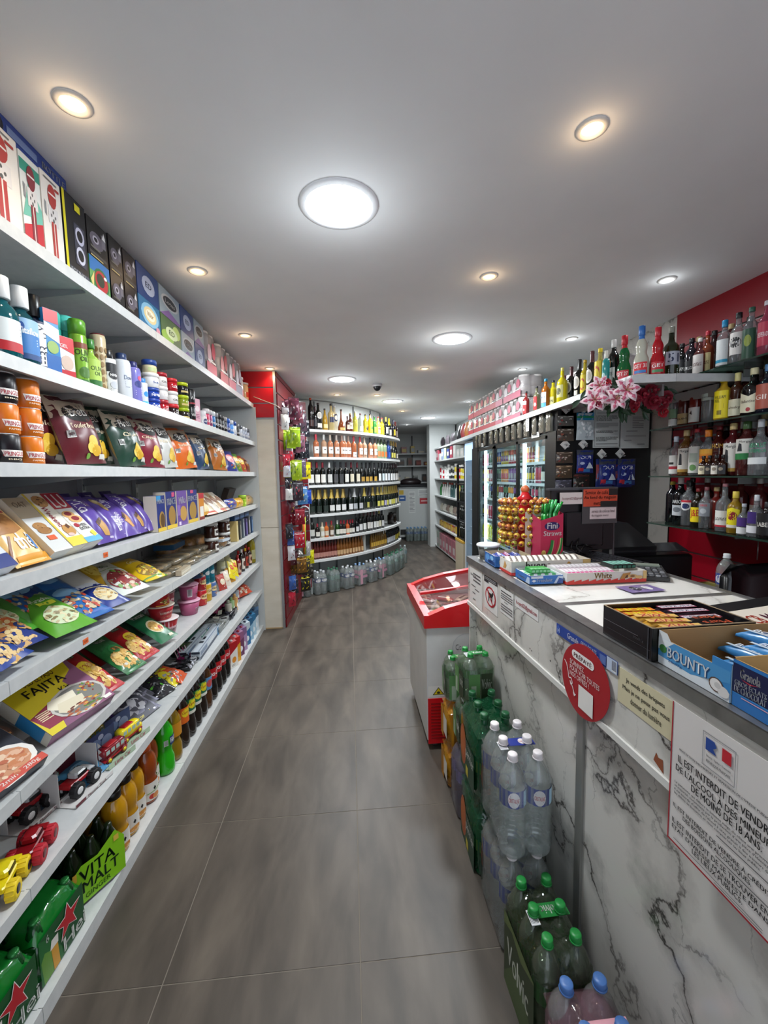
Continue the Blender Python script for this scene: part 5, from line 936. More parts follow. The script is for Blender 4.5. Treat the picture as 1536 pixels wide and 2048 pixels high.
for i in range(4):
 for j in range(2):PL(7,2.735+i*.10,cb,'cola_bottle','cola bottle with a red label, %s from the iced tea in the %s row'%(nth(i),('front','back')[j]),'bottle',.05+.1*j,group='cola bottles on the bottom shelf')
for i,(y,c,c2,t)in enumerate(((3.20,'#a8141c','#e0dcd4','red juice carton, nearest the cola'),(3.29,'#b81c20','#d8a030','red and orange juice carton'),(3.40,'#8c5a7c','#6a3a5a','plum coloured juice carton'),(3.50,'#7c5c84','#a88ab0','mauve juice carton'),(3.62,'#b8c4cc','#2a6a9c','white and blue milk carton'),(3.73,'#2f5f84','#8ab0c8','steel blue milk carton'),(3.84,'#2c6c94','#a8c4d4','sea blue milk carton'),(3.95,'#3a5a78','#c8d4dc','slate blue milk carton'))):
 h=.20;pr=carton(.085,.09,h,c,(('p',[(0,.55),(1,.75),(1,0),(0,0)],c2),('e',.5,.3,.28,.12,'#d88a2c' if i<2 else '#e4e8ea'),('l',.15,.05,.6,.15,2,'#777777')),name='drink_carton')
 cp=MB();cp.lathe([(.013,h),(.013,h+.014),(.003,h+.0145)],M('#e0dedc' if i<2 else '#a81c2c' if i<4 else '#1c2c4c',.4),12,0,-.02);cp.poly([(-.04,-.04,h),(.04,-.04,h),(.04,.0,h+.02),(-.04,.0,h+.02)],M(c,.35))
 PL(7,y,pr+[('cap',cp.mesh('cap'))],'juice_carton' if i<4 else 'milk_carton',t+' on the bottom shelf','drink carton',.055,spin=-3)
wb0=G('#cfdde6',.18,.05,.7,'#eef4f8')
for i in range(2):PL(7,4.04+.0*i,bottle('water',.31,.042,wb0,'#1c2c54',.94,.42,(.54,.70,(('r',0,0,1,1,'#5a7ca0'),))),'water_bottle',('clear water bottle beside the pillar panel, front','clear water bottle beside the pillar panel, behind')[i],'bottle',.05+.1*i)
# --- bottles on the curved shelving
def GB(px,k,proto,name,label,inset=.07,group=None,dz=0,spin=0):
 z=GZ[k]if k<6 else 0
 p,a=arc_at_px(px,z+.1,inset);return inst(proto,name,label,'bottle',(p.x,p.y,z+.001+dz),a+radians(spin),group)
def lab(c,*extra):return(('r',0,0,1,1,c),)+tuple(extra)
def gx(v):return 560+v/4.454  # column in the close-up -> photo column
DG=M('#0b0d0b',.08,0,.6)
def wine(col,lc,cap,z0=.14,z1=.46,kind='bordeaux',h=.295,r=.037,ex=(),nz=.76,capz=.965):
 return bottle(kind,h,r,col,cap,capz,None,(z0,z1,lab(lc,*ex),1.05),n=14,neck=(nz,.97,cap,0))
LN=(('l',.2,.35,.8,.75,3,'#6a6a66'),)
ROW0=[(275,bottle('tall',.40,.036,'#120c0c','#c24a22',.93,None,(.1,.3,lab('#3a1c18'))),'tall nearly black bottle with an orange top'),(315,wine('#0c0c0e','#2a2a2e','#3a1c20'),'dark bottle half hidden behind the round white label'),(342,bottle('bordeaux',.345,.044,DG,'#2a1014',.93,None,(.40,.66,(('e',.5,.5,.42,.5,'#e4e2dc'),('e',.5,.5,.3,.34,'#b8b4ae'))),.95,(.08,.24,lab('#d4d0c8'))),'dark vermouth bottle with a round white label'),
  (400,bottle('champagne',.28,.036,M('#a8842a',.1),'#2c1c14',.93,None,(.1,.28,lab('#d8c890'))),'golden brown bottle with a dark top'),(456,bottle('bordeaux',.35,.044,M('#b8a878',.1),'#26262c',.93,None,(.3,.5,lab('#2a3050'))),'pale vermouth bottle with a navy label'),(487,bottle('bordeaux',.33,.044,M('#c4bca4',.1),'#b8b8bc',.93,None,(.36,.66,(('e',.5,.5,.45,.5,'#26304a'),('e',.5,.5,.25,.3,'#d8d4cc')))),'cream coloured bottle with a round navy label'),
  (548,bottle('decanter',.29,.052,M('#7a3a1c',.08),'#4a2a1c',.93,.3,(.04,.16,lab('#c8a860'))),'amber decanter shaped bottle with a ring stopper'),(600,bottle('squat',.21,.028,'#4a2018','#4a1c1c',.93,None,(.16,.44,lab('#d8ccb0'))),'small dark brandy bottle'),(627,bottle('squat',.25,.036,M('#5a2a18',.1),'#b89a50',.93,None,(.15,.5,lab('#d8d0bc',('t','HENNESSY',.1,.4,.9,.6,'#6a3a2a')))),'brandy bottle with a cream label and gold top'),
  (672,bottle('spirit',.285,.036,M('#c8c84a',.1),'#d8d4c4',.93,None,(.2,.5,(('e',.5,.5,.4,.4,'#a8982c'),))),'lemon yellow bottle with a white top'),(717,bottle('tall',.27,.036,G('#c8ccc8',.35,.05),'#5a1c20',.93,None,(.1,.34,lab('#d8d8d4'))),'clear bottle with a dark red top'),
  (762,bottle('spirit',.27,.036,M('#c8b010',.1),'#16181a',.93,None,(.06,.45,lab('#e4cc18',('e',.5,.5,.35,.35,'#1c1c14')))),'yellow bottle with a black round badge'),(803,bottle('spirit',.285,.036,M('#caa80c',.1),'#15151a',.93,None,(.05,.6,lab('#e8d01c',('r',.2,.3,.8,.6,'#3a5a2c')))),'yellow bottle with a tall yellow label'),(840,bottle('bordeaux',.265,.034,M('#1c5a20',.1),'#12301a',.93,None,(.1,.4,lab('#a8c42c'))),'green bottle with a lime label'),
  (874,bottle('spirit',.27,.034,M('#c8a848',.1),'#a82428',.93,None,(.1,.42,lab('#e0d8c0',('r',0,.6,1,.8,'#b8342c')))),'whisky bottle with a cream and red label'),(908,bottle('spirit',.265,.036,M('#a88c18',.1),'#b82c28',.93,None,(.08,.45,lab('#ecd41c',('t','J',.3,.2,.7,.8,'#c0281c')))),'bright yellow labelled whisky bottle'),(944,wine('#101412','#d8d8d0','#c8b850'),'dark bottle with a gold top'),
  (972,bottle('champagne',.29,.04,DG,'#d8cc1c',.93,None,(.08,.38,lab('#e0dccc')),neck=(.62,.96,'#e0d41c',0)),'sparkling bottle with a bright yellow foil'),(1010,wine('#14101c','#d8c83c','#28204a'),'dark bottle with a purple top'),(1035,wine('#1a1012','#e0dcd8','#b8a4a8'),'dark bottle with a pale pink top'),(1055,wine('#3a1214','#c83a2c','#8a1c20'),'red labelled bottle at the far turn'),(1068,wine('#4a1c1c','#d8d0c8','#c0342c'),'red topped bottle, very last')]
for i,(cx,pr,t)in enumerate(ROW0):GB(gx(cx),0,pr,'spirit_bottle',t+' on the top curved shelf')
PK1=M('#a8613e',.09,0,.6);PK2=M('#ad7252',.09,0,.6);PK3=M('#a8866c',.09,0,.6)
R1=[(322,PK1,'#c43a4a','#dcd8d0'),(392,PK3,'#c8c8c4','#dcdad4'),(448,PK2,'#c8b8a8','#dcdad4'),(505,PK2,'#b8b0a8','#dcdad4'),(553,PK1,'#a88c80','#d8c8c0'),(578,PK2,'#c8c4c0','#d8d0d0'),(610,PK1,'#9a8478','#dcd8d4'),(658,PK1,'#b83444','#dcdcd8'),(713,PK2,'#b8303c','#dcdad4'),(753,PK3,'#b0a490','#dad8d2'),(803,PK2,'#2a2428','#dcdcda'),(845,PK2,'#3a2c28','#d8d6d0')]
for i,(cx,b,cap,lc)in enumerate(R1):GB(gx(cx),1,wine(b,lc,cap,.16 if cx!=658 else .04,.46 if cx!=658 else .26,ex=(('r',.3,.5,.7,.62,'#5a5450'),),kind='bordeaux'),'rose_wine_bottle','rosé wine bottle on the second curved shelf, %s from the slat wall'%nth(i),group='rosé wine bottles')
for i,(cx,b,cap,lc)in enumerate(((875,'#7a8a6a','#3a4a2c','#c86a3a'),(903,'#7c8c6c','#3a4a2c','#c8602c'),(932,'#7c8a68','#2a3a24','#c8642c'),(965,'#1c3a7c','#1c2c5a','#2c50a0'),(990,'#1a1c18','#c8a850','#c8c05a'),(1010,'#181a16','#c8a04a','#d0c860'),(1030,'#181612','#b8863a','#d4d0c4'),(1048,'#141210','#a87830','#c8b890'))):
 GB(gx(cx),1,wine(M(b,.1),lc,cap,.1,.36,'champagne' if i>3 else 'bordeaux'),'wine_bottle',('orange labelled white wine bottle','cobalt blue bottle','dark gold topped bottle')[0 if i<3 else 1 if i==3 else 2]+' on the second curved shelf, %s from its far end'%nth(7-i),group='mixed bottles at the turn of the second curved shelf')
R2=[(240,'#6a1c28','#d4d0c8'),(276,'#7c1c2a','#dcdad2'),(330,'#7a1a28','#dcdad2'),(382,'#7c1c2a','#dcdad2'),(441,'#c8c8c4','#c8c8c4'),(493,'#1c1c1e','#4a4a4c'),(540,'#1a1a1c','#3c3e40'),(590,'#2c1418','#d8d6ce'),(637,'#6a1c28','#d0c8b0'),(688,'#701c28','#d4ccb8'),(732,'#18181a','#a8843a'),(768,'#141416','#b08a3c'),(800,'#151517','#b48e3e'),(842,'#141416','#b8903c'),(882,'#16161a','#d0d4d0'),(912,'#1c1a20','#b8c4c8'),(936,'#1a1c22','#d4d6d4'),(960,'#1a1a24','#c8ccd0'),(984,'#2a1c24','#dcdcda'),(1004,'#3a141c','#e0e0de'),(1022,'#3a1820','#d8d4d0'),(1040,'#3c1a24','#dcd8d4')]
for i,(cx,cap,lc)in enumerate(R2):GB(gx(cx),2,wine(DG,lc,cap,.10,.46 if i not in(10,11,12,13)else .32,'burgundy' if i in(8,9,10,11,12,13)else 'bordeaux',ex=LN if i<10 else()),'red_wine_bottle','red wine bottle on the third curved shelf, %s from the slat wall'%nth(i),group='red wine bottles on the third curved shelf')
CHG=M('#0c140e',.07,0,.6)
def champ(lc,foil,z0=.1,z1=.34):return bottle('champagne',.315,.042,CHG,foil,.965,None,(z0,z1,lab(lc),1.0),n=14,neck=(.62,.97,foil,0))
R3=[(283,'#202c24','#b89c4a'),(345,'#202c24','#c0a654'),(402,'#24302a','#bca24e'),(460,'#dcdcd8','#c8ac50'),(512,'#dcdcda','#c4a858'),(562,'#dcdcda','#b89c50'),(622,'#dcdcdc','#1c2024'),(665,'#a8acb0','#b4b4b4'),(712,'#b8b8bc','#1a1c22'),(752,'#2a2c1c','#c8b050'),(772,'#b8b058','#2c2820'),(795,'#1c1c1c','#2a2024'),(828,'#22281c','#c8a848'),(870,'#c8c05a','#c8b050'),(902,'#c8c05c','#d0b85c'),(928,'#a8a0c0','#b8a050'),(945,'#c8c458','#c0b058'),(968,'#cfd0b8','#d0b85a'),(985,'#c8c25a','#c8ac50'),(1002,'#d0ca60','#ccb054'),(1020,'#d4d0c0','#c8a850'),(1036,'#c8c088','#c09c48')]
for i,(cx,lc,fo_)in enumerate(R3):GB(gx(cx),3,champ(lc,fo_),'sparkling_wine_bottle','sparkling wine bottle on the fourth curved shelf, %s from the slat wall'%nth(i),group='sparkling wine bottles on the fourth curved shelf')
for i in range(7):GB(gx(310+i*52),3,champ('#1c2820','#a88c44'),'sparkling_wine_bottle','gold topped bottle behind others on the fourth curved shelf, %s from the slats'%nth(i),.17,group='sparkling wine bottles in the back row')
R4=[(285,'#12140f','#1c1c1c','#c8c8c0',.28),(332,'#1c1410','#a0303c','#dcd8cc',.19),(375,'#c8c0a4','#c8b8a0','#dcdcd4',.20),(413,'#c8682c','#b83428','#d8c8b0',.20),(460,'#6a4a2c','#a82c34','#d4ccc0',.21),(512,'#24481c','#c8c8bc','#d8d8cc',.21),(543,'#1a1412','#9c2434','#dcd4c8',.21),(570,'#181212','#a02838','#d8d4c8',.20),(600,'#c0582c','#b03030','#d8ccb4',.20),(626,'#1c1412','#9c2434','#d0ccc0',.20),(648,'#181212','#982434','#dcd8d0',.20),(683,'#101214','#202024','#d8d8d8',.22),(716,'#101010','#1c1c22','#dcdcdc',.29),(748,'#101210','#3a1a20','#dcdcd8',.30),(784,'#141010','#4a1820','#d8d4d0',.31),(808,'#141214','#501c26','#d4d0cc',.30),(838,'#141010','#6a2028','#dcdcda',.30),(862,'#101212','#242830','#d8d4cc',.29),(884,'#141412','#b8a850','#d4d0b8',.30),(908,'#101012','#1c1c24','#c8c8c8',.29)]
for i,(cx,b,cap,lc,h)in enumerate(R4):GB(gx(cx),4,wine(M(b,.09),lc,cap,.12,.42,h=h,r=.036 if h>.25 else .031),'small_wine_bottle','wine bottle on the fifth curved shelf, %s from the slat wall'%nth(i),.065,group='small and full wine bottles on the fifth curved shelf')
for i in range(18):
 cx=285+i*26;GB(gx(cx),5,bottle('champagne',.245,.027,M('#5a2018' if i<9 else '#7a4a1c',.1),'#c8b8b0' if i%2 else '#9a2430',.95,None,(.1,.34,lab('#b88478' if i<9 else '#c8a478')),n=12),'beer_bottle','small flavoured beer bottle, front row of the lowest curved shelf, %s from the slats'%nth(i),.06,group='small flavoured beer bottles in close rows')
 GB(gx(cx+8),5,bottle('champagne',.245,.027,M('#5a2018' if i<9 else '#7a4a1c',.1),'#c8b8b0' if i%2 else '#9a2430',.95,None,(.1,.34,lab('#b88478' if i<9 else '#c8a478')),n=12),'beer_bottle','small flavoured beer bottle, second row of the lowest curved shelf, %s from the slats'%nth(i),.13,group='small flavoured beer bottles in close rows')
for i in range(8):GB(gx(815+i*17),5,bottle('champagne',.25,.028,M('#6a4a14',.1),'#c8c0a0',.95,None,(.15,.4,lab('#c8a040')),n=12),'beer_bottle','golden small beer bottle past the shelf divider, %s from the divider'%nth(i),.06,group='golden small beer bottles')
for i in range(8):GB(gx(952+i*14),5,bottle('bordeaux',.26,.033,M('#10141c',.08),'#1c2a6a' if i<4 else '#c8c03a',.92,None,(.12,.42,lab('#c8ccd0' if i<5 else '#c8b83a')),n=12),'beer_bottle','pale labelled dark beer bottle at the lowest curved shelf end, %s from the golden ones'%nth(i),.06,group='dark beer bottles at the turn of the lowest shelf')
dv=MB();p,a=arc_at_px(731,.5,.02);q,_=arc_at_px(731,.5,.02);dv.box(-.004,.004,0,.28,.44,.69,M('#b8bab4',.5));o=dv.build('divider',gd);o.location=(p.x+.2,p.y-6.2,0);o.rotation_euler=(0,0,a)
@cached
def pack_dark():
 out=[];mb=MB();mb.cbox(-.10,.10,-.065,.065,0,.17,.03,G('#2a1c1c',.35,.06,.6,'#a89890',40),True);out.append(('film',mb.mesh('film')))
 for i in range(3):
  for j in range(2):b=MB();b.lathe([(.029,0),(.030,.10),(.014,.15),(.013,.19)],M('#1c0f0c',.1),12,-.066+.066*i,-.033+.066*j,.002);out.append(('bottle',b.mesh('bottle')))
 return out
p,a=arc_at_px(gx(1000),.85,.10);inst(pack_dark(),'beer_pack','dark six-pack of bottles in film at the turn of the fifth curved shelf','beer pack',(p.x,p.y,GZ[4]+.002),a)
# --- water packs
FILM=G('#eef2f2',.06,.05,.38,'#fbfdfd',35)
@cached
def waterpack(nx,ny,lc,cap,body,h=.325,r=.0415,film=True,lz=(.53,.70),strip=None,cl=None,labart=(),kind='water',tint=None,side=None):
 """shrink-wrapped bottles: nx wide (x), ny deep (y)"""
 bp=bottle(kind,h,r,body,cap,.945,.37,(lz[0],lz[1],(('r',0,0,1,1,lc),)+tuple(labart),1.6),n=18,cr=.4,ring=True)
 out=[];W,D=nx*2*r,ny*2*r
 if film:
  mb=MB();mb.cbox(-W/2-.003,W/2+.003,-D/2-.003,D/2+.003,.0,h*.80,r*.75,tint or FILM,True)
  n=4*ny;m=4*nx;vs=[]
  for j in range(n+1):
   for i in range(m+1):
    x,y=-W/2+W*i/m,-D/2+D*j/n;e=min(i,m-i,j,n-j);hz=h*(.76+.13*min(e,2)/2)+.012*abs(sin(pi*(i/m)*nx))*abs(sin(pi*(j/n)*ny))*(e>0)
    vs.append((x*.96,y*.98,hz))
  mb.add(vs,[(j*(m+1)+i,j*(m+1)+i+1,(j+1)*(m+1)+i+1,(j+1)*(m+1)+i)for j in range(n)for i in range(m)],tint or FILM,True)
  out.append(('film',mb.mesh('film')))
 if strip:
  s=MB();s.box(-W*.22,W*.40,-.012,.026,h*.925,h*.929,M(strip[0],.3));s.box(-W*.36,-W*.20,-.028,.012,h*.925,h*.930,'#e4e4e8')
  for q in range(6):s.box(-W*.35+W*.024*q,-W*.34+W*.024*q,-.024,.008,h*.930,h*.9305,'#333344')
  art(s,lambda u,v,l:(-W*.2+u*W*.58,-.010+v*.034,h*.93+.0004*l),strip[1]);out.append(('carry_handle',s.mesh('carry_handle')))
 if side:s=MB();art(s,lambda u,v,l:(-W/2-.0045-.0006*l,D/2-(.09+.82*u)*D,v*h*.8),side);art(s,S_plane(W*.82,h*.8,y=-D/2-.0045),side);out.append(('printed_sleeve',s.mesh('printed_sleeve')))
 return out,bp,nx,ny,r
def put_pack(t,loc,rz,name,label,group=None):
 out,bp,nx,ny,r=t;o=thing(name,label,'bottle pack',loc,rz,group)
 for n_,me in out:link(n_,me,o)
 for i in range(nx):
  for j in range(ny):
   b=link('bottle',bp[0][1],o);b.location=(-nx*r+r+2*r*i,-ny*r+r+2*r*j,.001)
   for n_,me in bp[1:]:link(n_,me,b)
 return o
CLR=G('#eef2f0',.16,.04,.55,'#f8fbfa');CLR2=G('#d5e2df',.18,.05,.55,'#eef5f3')
FP=[(215,'pink'),(345,'blue'),(465,'green'),(590,'blue'),(700,'pink'),(800,'blue'),(880,'pink'),(955,'green'),(1010,'green'),(1050,'green'),(1085,'clear')]
WP={'pink':waterpack(2,2,'#d8a0b0','#8fb0d8',CLR,.30,.04,side=(('r',0,.1,.35,.95,'#d8a4b4'),('r',.35,.45,1,.6,'#c890a8'))),'blue':waterpack(2,2,'#233f84','#dfe2e6',CLR,.30,.042,labart=(('e',.5,.5,.3,.4,'#e8e4e4'),)),'green':waterpack(2,2,'#7c9c90','#3a7a5a',CLR2,.31,.04),'clear':waterpack(1,2,'#6a8a90','#c8d4d8',CLR2,.31,.038)}
for i,(cx,c)in enumerate(FP):
 px=gx(cx);t=WP[c];best=min((j/400 for j in range(401)),key=lambda s:abs(colpx(arcin(s,.0 if cx>300 else .0)[0],.15)-px));p,dd=arcin(best,-.02);a=math.atan2(dd.y,dd.x)
 if i==0:p=Vector((-.62,5.30));a=.2
 put_pack(t,(p.x,p.y,.002),a,'water_pack','%s water pack on the floor under the curved shelving, %s from the slat wall'%({'pink':'pink printed','blue':'blue labelled','green':'green tinted','clear':'narrow clear'}[c],nth(i)),'water packs under the curved shelving')
# --- goods hanging on the side slat wall
def sw(t,z,out_=.02):p=P1.lerp(P2,t)+nA*(.018+out_);return(p.x,p.y,z)
angW=math.atan2(nA.y,nA.x)+pi/2
@cached
def hang(w,h,t,col,spec,seed=1,hook=.10):
 m0=MB();m0.rod((0,hook*.5,h+.006),(0,-hook*.5,h+.006),.003,M('#b0b2b4',.3,.8),6);m0.rod((0,-hook*.5,h+.006),(0,-hook*.5,h+.02),.003,M('#b0b2b4',.3,.8),6)
 return pouch(w,h,t,col,spec,seed=seed,crimp=.12,r=.12,wr=.004,nb=6,mb_=8)+[('hook',m0.mesh('hook'))]
HG=[(.18,2.12,'#5a2c3c',['#8c3c50','#3a3a44','#c8c8cc']),(.42,2.10,'#4c2830',['#2a2a30','#a05060','#c8c4c8']),(.66,2.04,'#3a2c34',['#1c1c22','#8a8a90']),(.88,2.0,'#26262c',['#c8c8cc','#1a1a20']),(.20,1.83,'#8fae28',['#c8dc3a','#5a7a1c']),(.50,1.80,'#6a4450',['#2a2a30','#8c8890']),(.80,1.74,'#1f1f24',['#3a3a40','#c8c8cc']),(.22,1.50,'#98b42c',['#c4d83c','#4a6a1c']),(.50,1.52,'#54485c',['#8a8094','#2c2830']),(.86,1.50,'#c8b818',['#1c1c1c','#e0d440']),
      (.25,1.28,'#3a3038',['#5a5a60','#a03040']),(.55,1.22,'#4a78a8',['#c8d0d8','#e0c040']),(.85,1.20,'#1c3f98',['#2a54b8','#8aa8d8']),(.30,1.02,'#7c1c28',['#a83040','#d8d8d8']),(.60,.98,'#3a2c30',['#a8a8ac','#c83a30']),(.25,.78,'#a82030',['#c8c8c8','#e04050']),(.60,.62,'#a8a8a4',['#d8d8d8','#6a6a6c']),(.30,.50,'#6a4a20',['#c89030','#2c2420']),(.55,.42,'#3a342c',['#c8b020','#6a6050']),(.90,.46,'#c8c01c',['#e0dc30','#2c2c1c']),(.50,.24,'#26241c',['#d8c820','#3a3a34']),(.8,.30,'#2c2824',['#8a8478','#c8b838'])]
TT=['cutlery pack','comb pack','brush pack','pen pack','marker pack','toy pack','tool pack','marker pack','clip pack','screwdriver set','glue pack','battery pack','razor pack','lighter pack','scissor pack','knife pack','foil pack','torch pack','peg pack','toy pack','battery pack','hook pack']
CN_={c:('dark red','brown','grey','green','silver','yellow','purple','blue','red')[i%9]for i,c in enumerate(sorted({h_[2]for h_ in HG}))}
for i,(t,zz,c,cs)in enumerate(HG):
 for q in range(3 if zz>.4 else 1):
  inst(hang(.115,.20 if zz>1.2 else .17,.035,c,(('f',.5,.45,.4,.4,cs,10),('r',.05,.86,.95,.96,cs[0])),seed=100+i),'hanging_pack','%s %s on the side slat wall, %s hook from the ceiling, %s'%(CN_[c],TT[i],nth(i),('in front','midway','behind')[q]),'hanging pack',sw(t+.05*(q-1),zz-.01*q,.13-.055*q),angW+radians(-58+16*q),'hanging packs on the slat wall beside the pillar')
random.seed(44)
for i in range(26):
 t,zz=random.choice([.06,.12,.24,.38,.55]),2.15-.078*i;cs=random.sample(['#c8c8cc','#2a2a30','#a82838','#c8c83a','#3a5a9c','#8a8c90','#5a2c34','#d8d8d4'],3)
 inst(hang(.085,.15,.04,cs[0]if i%3==0 else cs[1],(('f',.5,.45,.4,.4,cs,8),),seed=150+i),'hanging_pack','small assorted pack close to the pillar corner, %s from the ceiling'%nth(i),'hanging pack',sw(t,zz,.05),angW+radians(-50),'small packs hanging near the pillar corner')
def extra(name,lab_,cat,loc,f,rz=0):
 mb=MB();f(mb);o=mb.build(name);o.location=loc;o.rotation_euler=(0,0,rz);tag(o,lab_,cat);return o
x,y,zz=sw(.62,1.25,.12)
def reel(mb):mb.torus(0,0,0,.055,.008,M('#b8babc',.3));mb.v=[(a,c,b)for a,b,c in mb.v];mb.rod((0,0,.055),(0,.1,.06),.004,M('#b0b2b4',.3,.8))
extra('garden_hose_ring','grey coiled hose ring hanging on the side slat wall','hose',(x,y,zz-.12),reel)
def duster(mb):
 for i in range(26):
  a=i*2.4;c=['#d8702c','#3f9a3c','#c8c83a','#d85a2c'][i%4];mb.rod((.012*cos(a),.012*sin(a),-.42+.012*(i%5)),(.02*cos(a+.5),.02*sin(a+.5),0),.006,M(c,.8),5,.003)
 mb.rod((0,0,0),(0,0,.10),.007,M('#d8d8d4',.4))
extra('feather_duster','orange and green striped duster hanging head down','duster',(x,y-.12,zz-.18),duster)
def mop(mb):mb.rod((0,0,-.72),(0,0,0),.008,M('#a8aaac',.3,.6));mb.prism([(-.05,-.02),(.05,-.02),(.05,.02),(-.05,.02)],-.76,-.735,M('#c8cacc',.4));mb.rod((-.04,0,-.735),(0,0,-.68),.008,M('#c8cacc',.4));mb.rod((.04,0,-.735),(0,0,-.68),.008,M('#c8cacc',.4));mb.box(-.05,.05,-.012,.012,0,.12,M('#1c48a8',.35))
extra('floor_squeegee','squeegee with a long grey pole and blue handle','squeegee',(-.60,5.18,1.20),mop,.1)
def steelw(mb):
 R=random.Random(3)
 for i in range(18):mb.ball(R.uniform(-.05,.05),R.uniform(-.02,.02),R.uniform(-.06,.06),.02,M('#b8b8b4',.25,.6),7,5)
extra('steel_wool_pack','bundle of silver steel wool pads on the slat wall','scourers',sw(.45,.62,.08),steelw,angW)
def cable(mb):
 pts=[(-.9+.0,4.165,2.30),(-.80,4.16,2.26),(-.70,4.155,2.22),(-.66,4.20,2.20)];mb.tube(pts,.004,M('#c8b8a8',.5))
extra('cable','thin beige cable crossing the red pillar top','cable',(0,0,0),cable)
# --- back room
bz=MB();bz.box(1.13,1.90,9.70,10.25,.06,1.20,M('#c4c8c6',.35));o=bz.build('white_cabinet');
o=tag(o,'large white chest cabinet at the far end of the shop','cabinet')
t_=MB();t_.cbox(1.12,1.91,9.69,10.26,1.20,1.235,.008,M('#a8acae',.25,.7));t_.build('lid_rim',o);t_=MB();t_.box(1.14,1.89,9.72,10.2,0,.06,BLK);t_.build('foot',o);t_=MB();t_.box(1.16,1.34,9.69,9.70,.12,.24,M('#2c2c2c',.5));t_.build('vent_grille',o)
nb=MB();S=lambda u,v,l:(1.14+u*.76,9.70-.001*l,.06+v*1.14)
art(nb,S,[('r',.0,.88,.14,.97,'#c8a838'),('r',.0,.75,.2,.86,'#2a5a9c'),('t','EXIT',.04,.77,.17,.84,'#e0e4ea')if 0 else('r',.03,.79,.16,.82,'#c8d4e4'),('r',.30,.50,.50,.94,'#d8dad8'),('l',.32,.52,.48,.92,14,'#8a8c8c'),('r',.64,.68,.96,.80,'#b03a40'),('t','MERCI',.68,.72,.92,.77,'#e8dada')if 0 else('r',.68,.73,.92,.75,'#e0c8c8'),('r',.6,.84,.95,.98,'#d8dad8'),('l',.62,.85,.92,.97,5,'#8a8c8c')]);nb.build('stickers',o)
wc=waterpack(2,3,'#3a5a8c','#5a8ab8',CLR2,.31,.04)
for i in range(4):put_pack(wc,(1.34+i*.17,9.5,.002),0,'water_pack','clear water pack before the far white chest, %s from the curved shelving'%nth(i),'water packs at the far end')
bs=thing('far_shelving','white wall shelves on the far back wall','shelves',(1.6,10.6,0))
for zz in(1.34,1.75,2.05):
 mb=MB();mb.box(-.9,.6,-.32,0,zz-.03,zz,SHM);mb.build('shelf',bs)
mb=MB();mb.box(-.02,.01,-.02,0,.2,2.5,M('#4a4c4e',.5));mb.build('upright',bs)
random.seed(12)
BK=['#c8b060','#8a8c88','#6a3028','#a8acb0','#3c3c3e','#8c4038','#d8d0b8','#5a4438']
for i in range(16):
 zz=(1.34,1.75,2.05)[i%3];w_,h_=random.uniform(.09,.17),random.uniform(.08,.2);c=BK[i%8]
 inst(carton(round(w_,2),.16,round(h_,2),c,(('r',.1,.2,.9,.7,BK[(i+3)%8]),)),'storage_box','small stock box on the far back wall shelves, %s from the curved shelving'%nth(i),'box',(1.0+i*.072,10.42,zz+.001),0,'stock boxes on the far shelves')
mb=MB();mb.cbox(1.15,1.9,9.75,10.2,1.237,1.30,.02,M('#1c1c20',.4));mb.ball(1.45,9.95,1.345,.22,M('#2a2022',.4),14,8,1.2,.7,.45);o=mb.build('black_bag');tag(o,'black humped bag lying on the far white chest','bag')
mb=MB();mb.box(1.93,2.2,9.0,9.1,0,2.2,BLK);o=mb.build('doorway_curtain');tag(o,'dark narrow curtain right of the far white chest','curtain')
